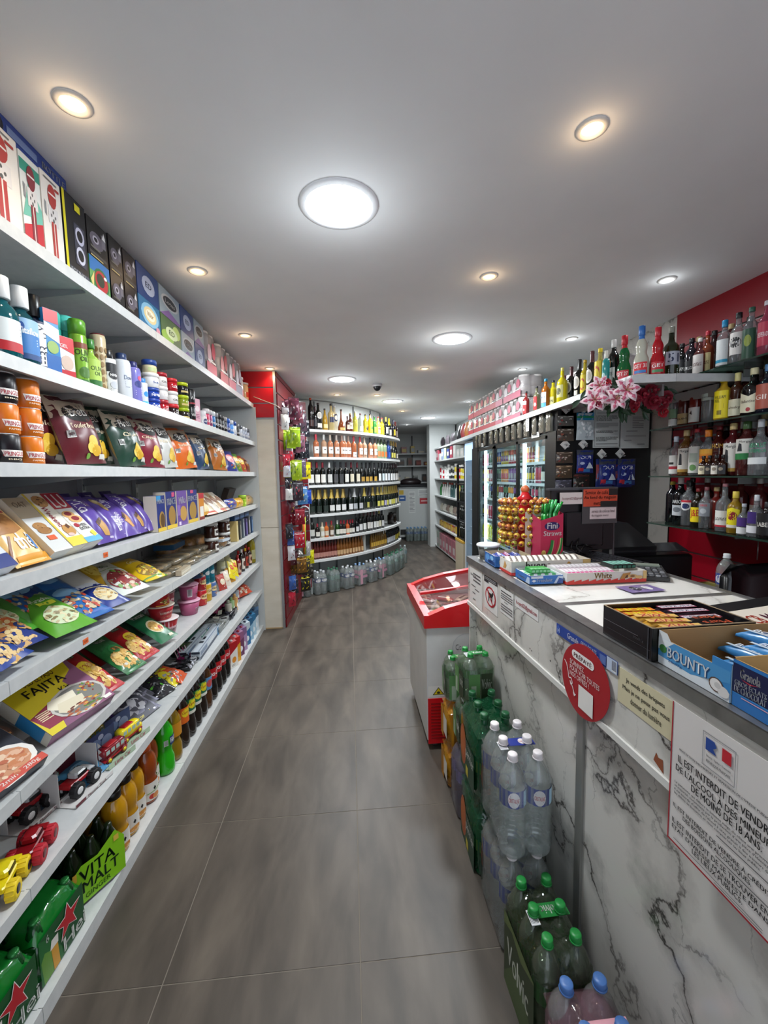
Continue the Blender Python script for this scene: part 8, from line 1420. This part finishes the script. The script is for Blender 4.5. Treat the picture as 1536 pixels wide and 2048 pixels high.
mb=MB();mb.box(-.065,.065,-.04,.04,0,.0008,M('#7a6a9c',.35));art(mb,S_top(.13,.08,.0008,y0=-.04),[('e',.35,.5,.12,.3,'#2a2438'),('e',.7,.5,.1,.3,'#dcd8e0'),('t','MUST',.2,.35,.75,.65,'#e8e6ec'),('r',.1,.05,.3,.1,'#b8a8cc')]);o=mb.build('card');o.location=(.99,1.335,ZC+.0005);o.rotation_euler=(0,0,.1);tag(o,'purple printed card lying flat on the worktop','card')
@cached
def calc():
 mb=MB();mb.xprism([(-.08,0),(.08,0),(.08,.028),(-.08,.012)],-.055,.055,M('#2a2a2c',.4));out=[('body',mb.mesh('body'))]
 for j in range(5):
  for i in range(5):k_=MB();x,y=-.04+.02*i,-.066+.023*j;zz=.012+(y+.08)*.1;k_.cbox(x-.0075,x+.0075,y-.008,y+.008,zz-.001,zz+.0045,.002,M('#55565a' if(i+j)%3 else '#b8603c' if i==4 and j<2 else '#8a8c90',.4));out.append(('key',k_.mesh('key')))
 k_=MB();k_.xprism([(.048,.0255),(.076,.0283),(.076,.034),(.048,.031)],-.045,.045,M('#8a9488',.2));out.append(('display',k_.mesh('display')));return out
on_counter(calc(),'calculator','black desk calculator with grey keys behind the gum carton','calculator',1.145,1.50,0,radians(-28))
@cached
def keyb():
 mb=MB();mb.xprism([(-.07,0),(.07,0),(.07,.025),(-.07,.012)],-.15,.15,M('#1a1a1c',.4));out=[('body',mb.mesh('body'))]
 for j in range(5):k_=MB();[k_.cbox(-.145+.0205*i,-.127+.0205*i,-.062+.024*j,-.042+.024*j,.012+.002*j,.019+.0025*j,.002,M('#2c2c30',.35))for i in range(14)];out.append(('key_row',k_.mesh('key_row')))
 return out
on_counter(keyb(),'keyboard','black computer keyboard beside the till screen','keyboard',1.13,1.74,0,radians(-78))
# till screen seen from behind, with taped signs
tl=thing('till_screen','black till screen seen from behind with taped paper signs','monitor',(1.09,1.88,ZC))
def tch(mb,n):return mb.build(n,tl)
mb=MB();mb.cbox(-.165,.150,-.018,.018,.035,.325,.006,BLK);mb.cbox(-.10,.09,-.035,-.016,.06,.22,.008,M('#17171a',.3));tch(mb,'screen')
mb=MB();mb.xprism([(-.006,0),(.014,0),(.024,.33),(.004,.33)],.150,.162,M('#5c5e60',.3,.5));mb.xprism([(-.02,.322),(.02,.322),(.02,.332),(-.02,.332)],-.17,.162,M('#4a4c50',.35,.3));tch(mb,'bezel')
mb=MB();mb.cbox(-.06,.06,-.07,.07,0,.02,.004,BLK);mb.cbox(-.03,.03,-.02,.02,.02,.08,.004,BLK);tch(mb,'stand')
mb=MB();mb.tube([(-.06,-.03,.09),(-.08,-.05,.05),(-.05,-.06,.03),(-.01,-.05,.07),(.03,-.04,.05)],.004,BLK);mb.tube([(-.03,-.03,.1),(-.06,-.06,.06),(0,-.06,.01)],.004,BLK);tch(mb,'cable')
def tsign(name,label,x0,x1,z0,z1,c,spec,y):mb=MB();mb.box(x0,x1,y,y+.0008,z0,z1,c if not isinstance(c,str)else M(c,.5));art(mb,lambda u,v,l:(1*(x0+(x1-x0)*u),y-.0006*l,z0+(z1-z0)*v),spec);o=mb.build(name);o.location=(1.09,1.88,ZC);tag(o,label,'sign');return o
tsign('plastic_sleeve','grey plastic sleeve taped on the back of the till screen',-.022,.148,.165,.327,G('#6a6a6c',.5,.2,.3),[],-.0395)
tsign('paper_sign','orange paper sign about parcel service on the till screen',-.018,.146,.245,.325,'#c8472a',[('t','Service de colis',.05,.70,.72,.92,'#2a1410'),('t','Au fond du magasin',.02,.38,.96,.62,'#2a1410'),('t','merci',.30,.08,.52,.28,'#2a1410'),('r',.74,.64,1,1,'#16120f'),('r',.5,0,1,.30,'#16120f')],-.041)
tsign('paper_sign','small white handwritten paper under the orange sign',.015,.142,.186,.240,'#dcc8c8',[('t','service de colis au fond',.06,.55,.94,.82,'#8a6a70'),('t','du magasin merci',.06,.16,.7,.42,'#8a6a70')],-.0405)
tsign('paper_sign','torn white strip with red handwriting on the till screen',-.130,-.022,.258,.312,'#dccfcc',[('t','k.copral25@gmail',.12,.34,.98,.62,'#b06068')],-.0382)
# lollipop stand
ls=thing('lollipop_stand','red lollipop display stand with a round knob','display stand',(.835,1.935,ZC))
mb=MB();mb.lathe([(.055,0),(.055,.012),(.035,.03),(.028,.26),(.036,.28),(.038,.285),(.022,.30),(.016,.315)],M('#b8141c',.3),20);mb.build('stand',ls)
mb=MB();mb.ball(0,0,.328,.020,M('#c86a40',.35),14,8);mb.rod((0,0,.30),(0,0,.32),.014,M('#b8141c',.3),10);mb.build('knob',ls)
for j in range(6):mb=MB();mb.torus(0,0,.07+.038*j,.07,.003,M('#c01c24',.3),24,5);[mb.rod((.04*cos(a),.04*sin(a),.07+.038*j),(.07*cos(a),.07*sin(a),.07+.038*j),.002,M('#c01c24',.3),4)for a in(0,pi/2,pi,3*pi/2)];mb.build('ring',ls)
@cached
def lolly(c):
 mb=MB();mb.ball(0,0,0,.0148,M(c,.2,.25),12,8);mb.torus(0,0,0,.0148,.0012,M('#8a5a1c',.3,.3),12,4);r_=MB();r_.rod((0,0,0),(0,.042,-.012),.0018,M('#e4e4e0',.5),5)
 e=MB();e.lathe([(.006,0),(.0065,.0005)],M('#7c1c24',.3),8,0,0,0);e.v=[(a,-b_-.0150,c_)for a,c_,b_ in e.v]
 return[('wrapped_ball',mb.mesh('wrapped_ball')),('stick',r_.mesh('stick')),('emblem',e.mesh('emblem'))]
LC=['#c8982c','#b8842c','#d0a83a','#8a8a34','#b86a34','#c8a040']
for j in range(6):
 for i in range(21):
  a=2*pi*i/21+.1*(j%2);R_=.112;c=LC[(i*3+j*2)%6];inst(lolly(c),'lollipop','gold wrapped lollipop in the %s ring up, %s from the aisle side round the stand'%(nth(j),nth(i)),'lollipop',(.835+R_*cos(a),1.935+R_*sin(a),ZC+.080+.038*j),(0,0,a+pi/2),'gold wrapped lollipops on the red stand')
# sweet straw box
fb_=thing('straw_sweet_box','tall pink open box of sweet straws lettered Fini Straws','display carton',(.875,1.79,ZC),radians(6))
W_,H_,D_=.108,.225,.08;mb=MB();P_=M('#c83458',.3)
mb.add([(-W_/2,-D_/2,0),(W_/2,-D_/2,0),(W_/2,-D_/2,H_),(-W_/2,-D_/2,H_*.88)],[(0,1,2,3)],P_);mb.add([(W_/2,-D_/2,0),(W_/2,D_/2,0),(W_/2,D_/2,H_*1.1),(W_/2,-D_/2,H_)],[(0,1,2,3)],P_)
mb.add([(-W_/2,D_/2,0),(-W_/2,-D_/2,0),(-W_/2,-D_/2,H_*.88),(-W_/2,D_/2,H_*1.0)],[(0,1,2,3)],M('#a82c4c',.3));mb.add([(-W_/2-.03,D_/2,0),(W_/2,D_/2,0),(W_/2,D_/2,H_*1.15),(-W_/2-.03,D_/2,H_*1.02)],[(0,1,2,3)],M('#d0c8b4',.6))
mb.poly([(-W_/2,-D_/2,.001),(W_/2,-D_/2,.001),(W_/2,D_/2,.001),(-W_/2,D_/2,.001)],M('#c8bca4',.7));mb.build('carton',fb_)
mb=MB();S=S_plane(W_,H_,y=-D_/2)
cur=lambda cx,cy,r0,r1,a0,a1,n=8:[(cx+r0*cos(radians(a0+(a1-a0)*i/n)),cy+r0*.5*sin(radians(a0+(a1-a0)*i/n)))for i in range(n+1)]+[(cx+r1*cos(radians(a1-(a1-a0)*i/n)),cy+r1*.5*sin(radians(a1-(a1-a0)*i/n)))for i in range(n+1)]
def band(p,q,c,l):  # curved strip as quads
 n=len(p)
 for i in range(n-1):mb.add([S(*p[i],l),S(*p[i+1],l),S(*q[i+1],l),S(*q[i],l)],[(0,1,2,3)],M(c,.35))
def arcp(cx,cy,r_,a0,a1,ky,n=9):return[(cx+r_*cos(radians(a0+(a1-a0)*i/n)),cy+ky*r_*sin(radians(a0+(a1-a0)*i/n)))for i in range(n+1)]
art(mb,S,[('p',[(0,0),(.35,0),(1,.22),(1,0)],'#1f7a3a'),('p',[(.6,0),(1,0),(1,.26)],'#1f7a3a'),('e',.5,.76,.34,.085,'#2c2060'),('t','Fini',.28,.71,.74,.83,'#f2f0f0'),('t','Straws',.12,.57,.92,.67,'#f2ecec'),('e',.13,.24,.10,.055,'#e0c868'),('t','1.20',.07,.225,.19,.255,'#a82c34'),('e',.12,.04,.12,.04,'#b82c34')])
for k_,(c,r0,r1)in enumerate((('#2f8a44',.62,.70),('#c8d890',.58,.62),('#c83a4c',.50,.58))):band(arcp(.28,.52,r0,-75,0,.75),arcp(.28,.52,r1,-75,0,.75),c,4)
for k_,(c,r0,r1)in enumerate((('#2f8a44',.30,.42),('#c8d890',.42,.44))):band(arcp(.05,.52,r0+.1,-60,-5,.9),arcp(.05,.52,r1+.1,-60,-5,.9),c,5)
mb.build('print',fb_)
R=random.Random(4)
for i in range(12):mb=MB();x,y=R.uniform(-.035,.04),R.uniform(-.025,.03);mb.tube([(x,y,.15),(x*1.1,y,.225),(x*1.5+.01,y*1.3,.268+R.uniform(-.01,.02))],.0055,M(['#1f8a34','#2fa044','#5ac07a','#187028'][i%4],.12),6);mb.build('sweet_straw',fb_)
# card reader box and sweets nearest the viewer
mb=MB();mb.box(-.12,.12,-.082,.082,0,.0025,M('#8a7458',.8))
for a in((-.12,.12,-.0825,-.080),(-.12,.12,.080,.0825)):mb.box(a[0],a[1],a[2],a[3],0,.072,M('#15130f',.3));mb.box(a[0],a[1],a[2],a[3],.072,.0735,M('#9a866a',.8))
mb.box(-.1225,-.12,-.082,.082,0,.072,M('#121014',.22));mb.box(.12,.1225,-.082,.082,0,.072,M('#121014',.3));mb.box(-.1225,-.12,-.082,.082,.072,.0735,M('#9a866a',.8));mb.box(.12,.1225,-.082,.082,.072,.0735,M('#9a866a',.8));mb.box(-.119,.119,-.0798,.0798,.03,.032,M('#6a563c',.8))
art(mb,lambda u,v,l:(-.1225-.0006*l,.082-u*.164,v*.072),[('r',.02,.55,.75,.57,'#5a585c'),('r',.1,.3,.98,.315,'#3a383c'),('t','20x51g',.66,.42,.86,.52,'#4a484a'),('r',.93,.02,.95,.98,'#3a3a40')])
o=mb.build('sweet_carton');o.location=(.752,.896,ZC);o.rotation_euler=(0,0,radians(1.5));tag(o,'black open carton of mixed chocolate bars on the counter','display carton')
LIO=bar(.115,.034,.022,'#c8601c',(('r',0,.1,1,.9,'#d87a1c'),('t','LION',.12,.12,.92,.92,'#ecd018'),('t','LION',.14,.1,.94,.9,'#f0dc2c')))
SNK=bar(.115,.034,.022,'#2a1a24',(('r',.0,.1,1,.9,'#9a3050'),('r',.03,.2,.97,.8,'#e4e0e8'),('t','SNICKERS',.06,.26,.94,.74,'#23204c')))
TWX=bar(.115,.034,.022,'#c89838',(('r',.0,.1,1,.9,'#d8b060'),('t','TWIX',.12,.14,.9,.86,'#a81c34')))
MRS=bar(.115,.034,.022,'#14100f',(('t','Mars',.2,.14,.86,.86,'#d85a34'),))
for i in range(4):on_counter(LIO,'chocolate_bar','orange bar with yellow LION letters, %s from the worktop joint'%nth(i),'chocolate bar',.695+.004*(i%2),.955-.028*i,.034+.007*(i<2),radians(178 if i<3 else 176),group='orange chocolate bars')
for i in range(3):on_counter(TWX,'chocolate_bar','golden bar with red TWIX letters, %s from the orange bars'%nth(i),'chocolate bar',.70+.010*i,.890-.026*i,.048-.003*i,radians(172+3*i),group='golden chocolate bars')
for i in range(3):on_counter(SNK,'chocolate_bar','white striped bar with blue SNICKERS letters, %s from the worktop joint'%nth(i),'chocolate bar',.805+.004*i,.955-.032*i,.040+.004*(i<2),radians(181),group='white striped chocolate bars')
for i in range(2):on_counter(MRS,'chocolate_bar','black bar with red Mars letters, %s of two in the black carton'%nth(i),'chocolate bar',.808,.868-.03*i,.046,radians(184-2*i),group='black chocolate bars')
BTY=[('r',0,0,1,.3,'#dfe6ea'),('p',[(0,.3),(0,1),(1,1),(1,.62),(.5,.22)],'#4a90c4'),('p',[(0,.55),(0,1),(.25,1),(.12,.7)],'#e0e6e8'),('e',.08,.62,.06,.16,'#3a7a3c'),('t','BOUNTY',.16,.38,.76,.78,'#1c4a84'),('t','BOUNTY',.15,.40,.75,.80,'#f0f2f2'),('t','24x57g',.17,.22,.38,.33,'#2a5a94'),('e',.84,.36,.09,.24,'#5a4030'),('e',.84,.36,.075,.20,'#e4e0dc'),('e',.93,.24,.07,.18,'#d8d4d0'),('e',.86,.36,.04,.1,'#c8c4c0')]
o=tray('coconut_bar_carton','blue and white open carton lettered BOUNTY','display carton',.648,.92,.648,.812,.062,'#cfdce4','#a8875a',[('r',0,0,1,1,'#a8c4d8')],BTY,hs=.056,hf=.068,hback=.070)
o.rotation_euler=(0,0,radians(1.5))
m2=MB();m2.box(-.1365,-.134,-.0825,-.045,0,.070,M('#3a84c0',.4));m2.build('carton_corner',o);m2=MB();m2.add([(-.1366,.082,.05),(-.1366,.045,.05),(-.1366,.060,.070),(-.1366,.082,.071)],[(0,1,2,3)],M('#dfe2e2',.4));m2.build('carton_corner',o)
BB=bar(.135,.036,.024,'#3f86c0',(('r',0,0,1,.3,'#c8d4dc'),('t','BOUNTY',.12,.24,.9,.86,'#1c3a6a'),('t','BOUNTY',.11,.27,.89,.89,'#eef2f4')),2)
for i,(x,y,zz,rz,t)in enumerate(((.765,.70,.004,-22,'lowest'),(.80,.735,.018,-20,'second'),(.815,.70,.032,-24,'third'),(.84,.735,.046,-18,'topmost'),(.87,.70,.030,-24,'rearmost'))):on_counter(BB,'coconut_bar','blue and silver coconut bar, %s of the heap in its carton'%t,'chocolate bar',x,y,zz,radians(rz-60),group='coconut bars in the blue carton')
GRN=[('r',0,0,1,.28,'#2a70b4'),('p',[(0,.28),(1,.28),(1,.34),(0,.3)],'#3a88c8'),('p',[(0,.3),(1,.34),(1,1),(0,1)],'#141a44'),('r',0,.93,1,1,'#2a74b8'),('t','Granola',.06,.66,.22,.86,'#e8e4e4'),('p',[(.07,.64),(.14,.60),(.21,.66),(.15,.63)],'#b83038'),('t','GROS ÉCLATS',.02,.48,.27,.62,'#e6e8ee'),('t','DE CHOCOLAT',.02,.33,.27,.47,'#e6e8ee'),('r',.08,.24,.30,.26,'#d8a8b8'),('e',.65,.55,.2,.28,'#c8985a'),('e',.65,.55,.15,.2,'#5a3418')]
o=tray('biscuit_carton','dark blue open carton lettered Granola at the photo edge','display carton',.652,.90,.42,.642,.085,'#1c2a5a','#b8945c',[('r',0,0,1,1,'#1c2a5a')],GRN,hs=.082)
for i in range(5):on_counter(carton(.20,.028,.045,'#e4e0d4',(('r',0,.3,1,.5,'#2c1c14'),),top=(('r',.05,.2,.95,.8,'#3a2418'),)),'biscuit_packet','cream and brown biscuit packet in the dark blue carton, %s from the coconut bars'%nth(i),'biscuits',.775,.615-.034*i,.004,0,group='biscuit packets in the dark blue carton')
tm_=thing('card_terminal_case','black sloping case with a white label reading CB Minimum','terminal',(1.03,.905,ZC),radians(12))
mb=MB();mb.cbox(-.135,.135,-.095,.095,0,.03,.015,BLK);mb.xprism([(-.09,.03),(.09,.03),(.085,.062),(-.085,.036)],-.12,.12,M('#1c1c1e',.35));mb.build('case',tm_)
mb=MB();mb.add([(-.118,-.07,.0388),(.13,-.07,.0388),(.13,.045,.0568),(-.118,.045,.0568)],[(0,1,2,3)],M('#e4dccc',.45));S=lambda u,v,l:(-.118+.236*u,-.07+.115*v,.0390+.018*v+.0006*l);art(mb,S,[('t','CB',.08,.44,.24,.76,'#b83a24'),('t','Minimum',.30,.40,.85,.74,'#5a1c3c')]);mb.build('label',tm_)
mb=MB();mb.box(-.05,.05,-.04,.04,0,.0008,'#e2e2e0');mb.tube([(-.05,.04,.001),(-.02,0,.004),(.03,-.03,.003)],.0008,BLK,4);o=mb.build('receipt');o.location=(.96,1.045,ZC);o.rotation_euler=(0,0,-.5);tag(o,'small white paper slip beside the black case','paper')
mb=MB();mb.ball(0,0,.012,.012,M('#b81c2c',.3),10,6,1,.8,1);mb.lathe([(.008,0),(.010,.004)],M('#e0b8b8',.4),10);o=mb.build('eraser');o.location=(.985,1.035,ZC+.001);tag(o,'small red teardrop gadget on the white slip','gadget')
# --- behind the counter
mb=MB();mb.box(1.30,2.16,2.02,2.60,0,.78,M('#1b1b1d',.5));o=mb.build('low_cabinet');tag(o,'black low cabinet under the printer','cabinet')
pr_=thing('printer','large black office printer with a row of white lights','printer',(1.60,2.30,.782))
mb=MB();mb.cbox(-.27,.27,-.2,.2,0,.28,.02,M('#0e0e10',.4));mb.build('body',pr_)
mb=MB();mb.xprism([(-.19,.28),(.19,.28),(.19,.43),(.05,.43),(-.12,.36),(-.19,.33)],-.26,.05,M('#141416',.3));mb.build('scanner_lid',pr_)
mb=MB();mb.xprism([(-.205,.30),(-.12,.33),(-.12,.335),(-.205,.305)],-.2,.22,M('#1c1c1f',.25));mb.build('paper_tray',pr_)
for i in range(7):mb=MB();mb.cbox(-.24+.03*i,-.222+.03*i,.06,.075,.430,.434,.003,EM('#e8ecf0',1.6));mb.build('light',pr_)
mb=MB();mb.cbox(1.72,1.88,2.06,2.16,.782,.93,.01,M('#8a9a50',.6));o=mb.build('green_box');
bpy.data.objects.remove(o);
inst(carton(.14,.10,.11,'#a8a85c',(('f',.5,.5,.4,.4,['#c8c88a','#8a8a44'],12),)),'green_box','yellow green printed box beside the printer','box',(1.93,2.10,.782),0)
mb=MB();mb.box(1.76,2.19,1.80,1.99,0,.775,M('#1c1618',.5));o=mb.build('low_cabinet');tag(o,'black low cabinet below the red slat wall','cabinet')
WB=bottle('water',.325,.0415,CLR,'#e4e6e8',.945,.37,(.53,.70,(('r',0,0,1,1,'#233f94'),('e',.5,.5,.3,.42,'#d8d8e0')),1.6),n=18,ring=True)
inst(WB,'water_bottle','single water bottle with a blue label before the red slats','bottle',(1.86,1.90,.777),radians(-60))
ch=thing('office_chair','black leather office chair with a rounded back behind the counter','chair',(1.79,1.40,0),radians(6))
mb=MB();mb.cbox(-.26,.26,.13,.22,.60,1.13,.07,M('#0b0b0d',.25),True);mb.build('backrest',ch)
mb=MB();mb.cbox(-.26,.26,-.28,.2,.44,.54,.04,M('#0b0b0d',.3),True);mb.build('seat',ch);mb=MB();mb.rod((0,-.04,.08),(0,-.04,.45),.03,M('#2a2a2c',.3,.6),10);mb.build('column',ch)
for i in range(5):mb=MB();a=i*2*pi/5;mb.rod((0,-.04,.10),(.28*cos(a),-.04+.28*sin(a),.07),.018,BLK,6);mb.ball(.28*cos(a),-.04+.28*sin(a),.03,.03,BLK,8,6);mb.build('leg',ch)
mb=MB();mb.cbox(-.05,.05,.222,.2235,1.02,1.03,.001,M('#c8c8cc',.2,.5));mb.build('badge',ch)
# --- chest freezer
RF=M('#c4141c',.28);WF_=NM('freezer_enamel',[(.3,'#c9c9c6'),(.7,'#d3d3d0')],(1,1,1),8,3,.35)
fz=thing('chest_freezer','red and white ice cream chest freezer with sliding glass lids','freezer',(.39,2.16,0))
FW,FD=.66,.66
mb=MB();mb.box(0,FW,0,FD,.30,.70,WF_);mb.box(0,FW,.002,FD,.06,.30,WF_);mb.build('body',fz)
mb=MB();mb.box(.004,FW,-.003,.002,.04,.30,RF)
for i in range(12):mb.box(.02,FW-.05,-.0045,-.003,.07+i*.018,.077+i*.018,M('#8a1014',.4))
mb.build('vent_panel',fz)
pf=[(0,.765),(.10,.805),(.24,.838),(.42,.863),(.55,.872),(FW,.875)]
mb=MB()
for y0,y1 in((-.012,.035),(FD-.035,FD+.012)):
 vs=[(x,y,z)for y in(y0,y1)for x,z in[(-.012,.70)]+[(-.012,.755)]+pf+[(FW,.70)]];n=len(vs)//2;mb.add(vs,[tuple(range(n))[::-1],tuple(range(n,2*n))]+[(i,(i+1)%n,n+(i+1)%n,n+i)for i in range(n)],RF)
mb.xprism([(-.0105,.701),(FD+.0105,.701),(FD+.0105,.77),(-.0105,.77)],-.014,.03,RF);mb.box(FW-.04,FW-.001,-.0105,FD+.0105,.701,.874,RF);mb.build('rim',fz)
mb=MB();pts=[(x,z-.012)for x,z in pf]
for(x0,z0),(x1,z1)in zip(pts,pts[1:]):mb.add([(x0,.035,z0),(x1,.035,z1),(x1,FD-.035,z1),(x0,FD-.035,z0)],[(0,1,2,3)],G('#c8b0b4',.06,.03,.6,'#f0e4e4'),True)
mb.build('glass_lid',fz)
mb=MB();mb.xprism([(.30,.80),(.325,.80),(.325,.815),(.30,.815)],.02,FW-.04,RF);mb.v=[(x,y,pf_z)for(x,y,z)in mb.v for pf_z in[z+.06*min(x/.4,1)-.01]];mb.build('lid_handle',fz)
mb=MB();mb.box(.03,FW-.04,.04,.05,.35,.74,M('#b0a8a4',.6));mb.box(.03,FW-.04,FD-.05,FD-.04,.35,.74,M('#b0a8a4',.6));mb.box(.03,.04,.04,FD-.04,.35,.74,M('#b0a8a4',.6));mb.box(.03,FW-.04,.04,FD-.04,.701,.703,M('#7c5a58',.7));mb.build('liner',fz)
mb=MB();o2=S_plane(.40,.30,.10,-.0006,.39);
art(mb,lambda u,v,l:(.0+.30*u,-.0006*l,.31+.06*v),[('r',.02,0,1,1,'#dcdad4'),('p',[(.10,.15),(.32,.15),(.21,.88)],'#2a2a1c'),('p',[(.125,.2),(.295,.2),(.21,.78)],'#d8c01c'),('e',.21,.36,.03,.12,'#2a2a1c'),('l',.45,.2,.95,.8,4,'#a85a5a')])
art(mb,lambda u,v,l:(.14+.16*u,-.0006*l,.50+.16*v),[('e',.5,.5,.5,.5,'#b4b7b8'),('e',.5,.5,.47,.47,'#c4c6c5'),('t','Coca-Cola',.12,.42,.88,.62,'#e4e4e2')]);mb.build('label',fz)
for x,y in((.05,.05),(.6,.05),(.05,.6),(.6,.6)):mb=MB();mb.rod((x-.012,y,.026),(x+.012,y,.026),.025,M('#5a5a5c',.5),12);mb.box(x-.015,x+.015,y-.015,y+.015,.04,.065,M('#8a8a8c',.4,.5));mb.build('wheel',fz)
random.seed(14)
for i in range(16):
 x,y=.39+.08+.12*(i%4),2.22+.13*(i//4);c=['#d8d8d4','#a8303a','#c8b8a0','#2a2a30','#c8c8cc','#7a3a3c'][i%6]
 inst(bar(.12,.05,.022,c,(('r',.1,.2,.9,.7,['#8a2c34','#e0dcd4','#5a3a2c'][i%3]),),seed=i),'ice_cream','wrapped ice cream under the freezer glass, %s from the aisle, %s row'%(nth(i%4),nth(i//4)),'ice cream',(x,y,.7045),random.uniform(-1,1),'wrapped ice creams in the chest freezer')
# --- bottle packs piled along the counter
CRI=waterpack(2,3,'#23388c','#e6dfe0',CLR,.325,.0405,strip=('#23348c',(('e',.62,.5,.14,.42,'#e4dcdc'),('t','Cristaline',.5,.35,.74,.65,'#b03a44'))),labart=(('e',.42,.5,.14,.46,'#e6e0e0'),('t','CRISTALINE',.30,.36,.54,.60,'#b82c3c'),('r',.66,.05,.95,.95,'#a8cfe4')))
CRI[0]
put_pack(CRI,(.522,1.27,.001),0,'water_pack','lower six-pack of clear water bottles with blue labels','clear water packs piled by the counter')
put_pack(CRI,(.522,1.27,.330),0,'water_pack','upper six-pack of clear water bottles with blue labels','clear water packs piled by the counter')
VF=G('#26361c',.30,.07,.6,'#8aa07c',35)
VOL=waterpack(2,3,'#2c6a30','#1f8a3c',G('#9aa890',.16,.05,.6,'#eef2ea'),.335,.0385,tint=G('#5a6a50',.10,.06,.45,'#dde4d8',35),strip=('#1c7a34',(('t','Volvic',.2,.15,.8,.85,'#e8ece4',180),)),side=(('r',0,.0,1,.86,'#2c3c20'),('p',[(0,.1),(.5,.6),(1,.2),(1,.0),(0,0)],'#4a5c34'),('t','Volvic',.12,.34,.84,.62,'#d8dcd0'),('p',[(0,.7),(.3,.8),(.6,.72),(1,.84),(1,.86),(0,.86)],'#5c6c3c')))
put_pack(VOL,(.510,1.012,.001),radians(1.5),'water_pack','six-pack of water in a dark green printed sleeve with green caps')
EV=waterpack(2,3,'#d89cac','#4a74b4',CLR,.320,.0415,tint=G('#d8a4b4',.10,.06,.5,'#f6e8ee',35),strip=('#dfa0ac',(('r',0,0,1,1,'#e4a4b0'),)),side=(('r',0,.0,1,.55,'#d07c94'),('r',0,.30,1,.42,'#e8dce0'),('e',.3,.3,.2,.16,'#b84a64')))
put_pack(EV,(.520,.765,.001),0,'water_pack','pink sleeved pack of water bottles with blue caps, nearest the viewer')
PRR=waterpack(2,3,'#c8b83a','#1c5a34',M('#0c5230',.08,0,.6),.312,.0405,kind='champagne',lz=(.30,.44),labart=(('r',.35,.1,.65,.9,'#1c7a3a'),),tint=G('#1f6a44',.28,.05,.7,'#a8d0bc',35),side=(('p',[(.0,.0),(1,0),(1,.62),(0,.62)],'#123f2a'),('e',.22,.42,.22,.34,'#a8501c'),('e',.20,.46,.15,.24,'#b8601f'),('t','perrier',.42,.30,.98,.50,'#e4e6e0'),('t','SOURCE',.52,.53,.84,.58,'#c8ccc0'),('r',.44,.04,.6,.2,'#c8b83a')))
for j,zz in enumerate((.001,.316)):put_pack(PRR,(.520,1.535,zz),radians(-1),'sparkling_water_pack','%s pack of green sparkling water bottles with an orange print'%('lower','upper')[j],'green sparkling water packs')
LIL=waterpack(2,2,'#8c84b0','#c8c8d4',G('#c8c4d0',.14,.05,.6,'#f2f0f5'),.32,.041,tint=G('#b0a8c0',.08,.06,.5,'#eeecf4',35))
put_pack(LIL,(.518,1.748,.001),0,'water_pack','lilac tinted water pack behind the green sparkling water')
SV=waterpack(2,2,'#3a6a34','#1f8a3c',G('#b8c4b4',.2,.05,.6,'#f0f4ee'),.212,.034,tint=G('#a8c8a8',.06,.06,.45,'#eef5ec',35),strip=('#1f7a38',(('t','Volvic',.2,.2,.8,.8,'#e4e8e0'),)),side=(('r',0,.1,.45,.8,'#5a8a50'),('r',.5,.1,.95,.8,'#26361c'),('t','Volvic',.52,.4,.92,.66,'#d8dcd0'),('r',.1,.1,.3,.5,'#a8b8a0')))
put_pack(SV,(.52,1.75,.324),0,'small_water_pack','small bottle pack wedged under the topmost green capped pack');put_pack(SV,(.53,1.74,.538),radians(4),'small_water_pack','topmost pack of small green capped water bottles')
YJ=waterpack(2,2,'#d8d0c0','#c87a1c',M('#a86a14',.12,0,.6),.215,.038,kind='juice',lz=(.1,.45),tint=G('#d89a1c',.45,.08,.5,'#e8c060',35),side=(('r',.0,0,.45,.9,'#c8881a'),('r',.45,.2,1,.75,'#d8d4cc'),('r',.1,.1,.2,.8,'#8a5a14')))
for j,zz in enumerate((.001,.220)):put_pack(YJ,(.512,1.935,zz),0,'juice_pack','%s yellow film pack of juice bottles beside the freezer'%('lower','upper')[j],'yellow juice packs beside the freezer')
put_pack(SV,(.505,1.93,.439),radians(-5),'small_water_pack','pack of small green capped water bottles on the yellow juice packs')
# --- price stickers on the shelf edges
for k_,y_,lab_ in((3,None,'orange price sticker on the edge of the biscuit shelf'),(4,None,'orange price sticker on the edge of the nut shelf')):
 y_=Y((211,171)[k_-3],FX,SZ[k_]-.015);mb=MB();mb.box(0,.0008,-.014,.014,-.009,.009,M('#e06a34',.5));art(mb,lambda u,v,l:(.0008+.0003*l,-.014+.028*u,-.009+.018*v),[('t','2.50',.2,.3,.8,.7,'#8a2c14')]);o=mb.build('price_sticker');o.location=(FX+.0004,y_,SZ[k_]-.015);tag(o,lab_,'sticker')
dup=[k for k,v in LABELS.items()if len(v)>1 and(None in v or len(set(v))>1)]
if dup:print('DUPLICATE LABELS',dup[:30])
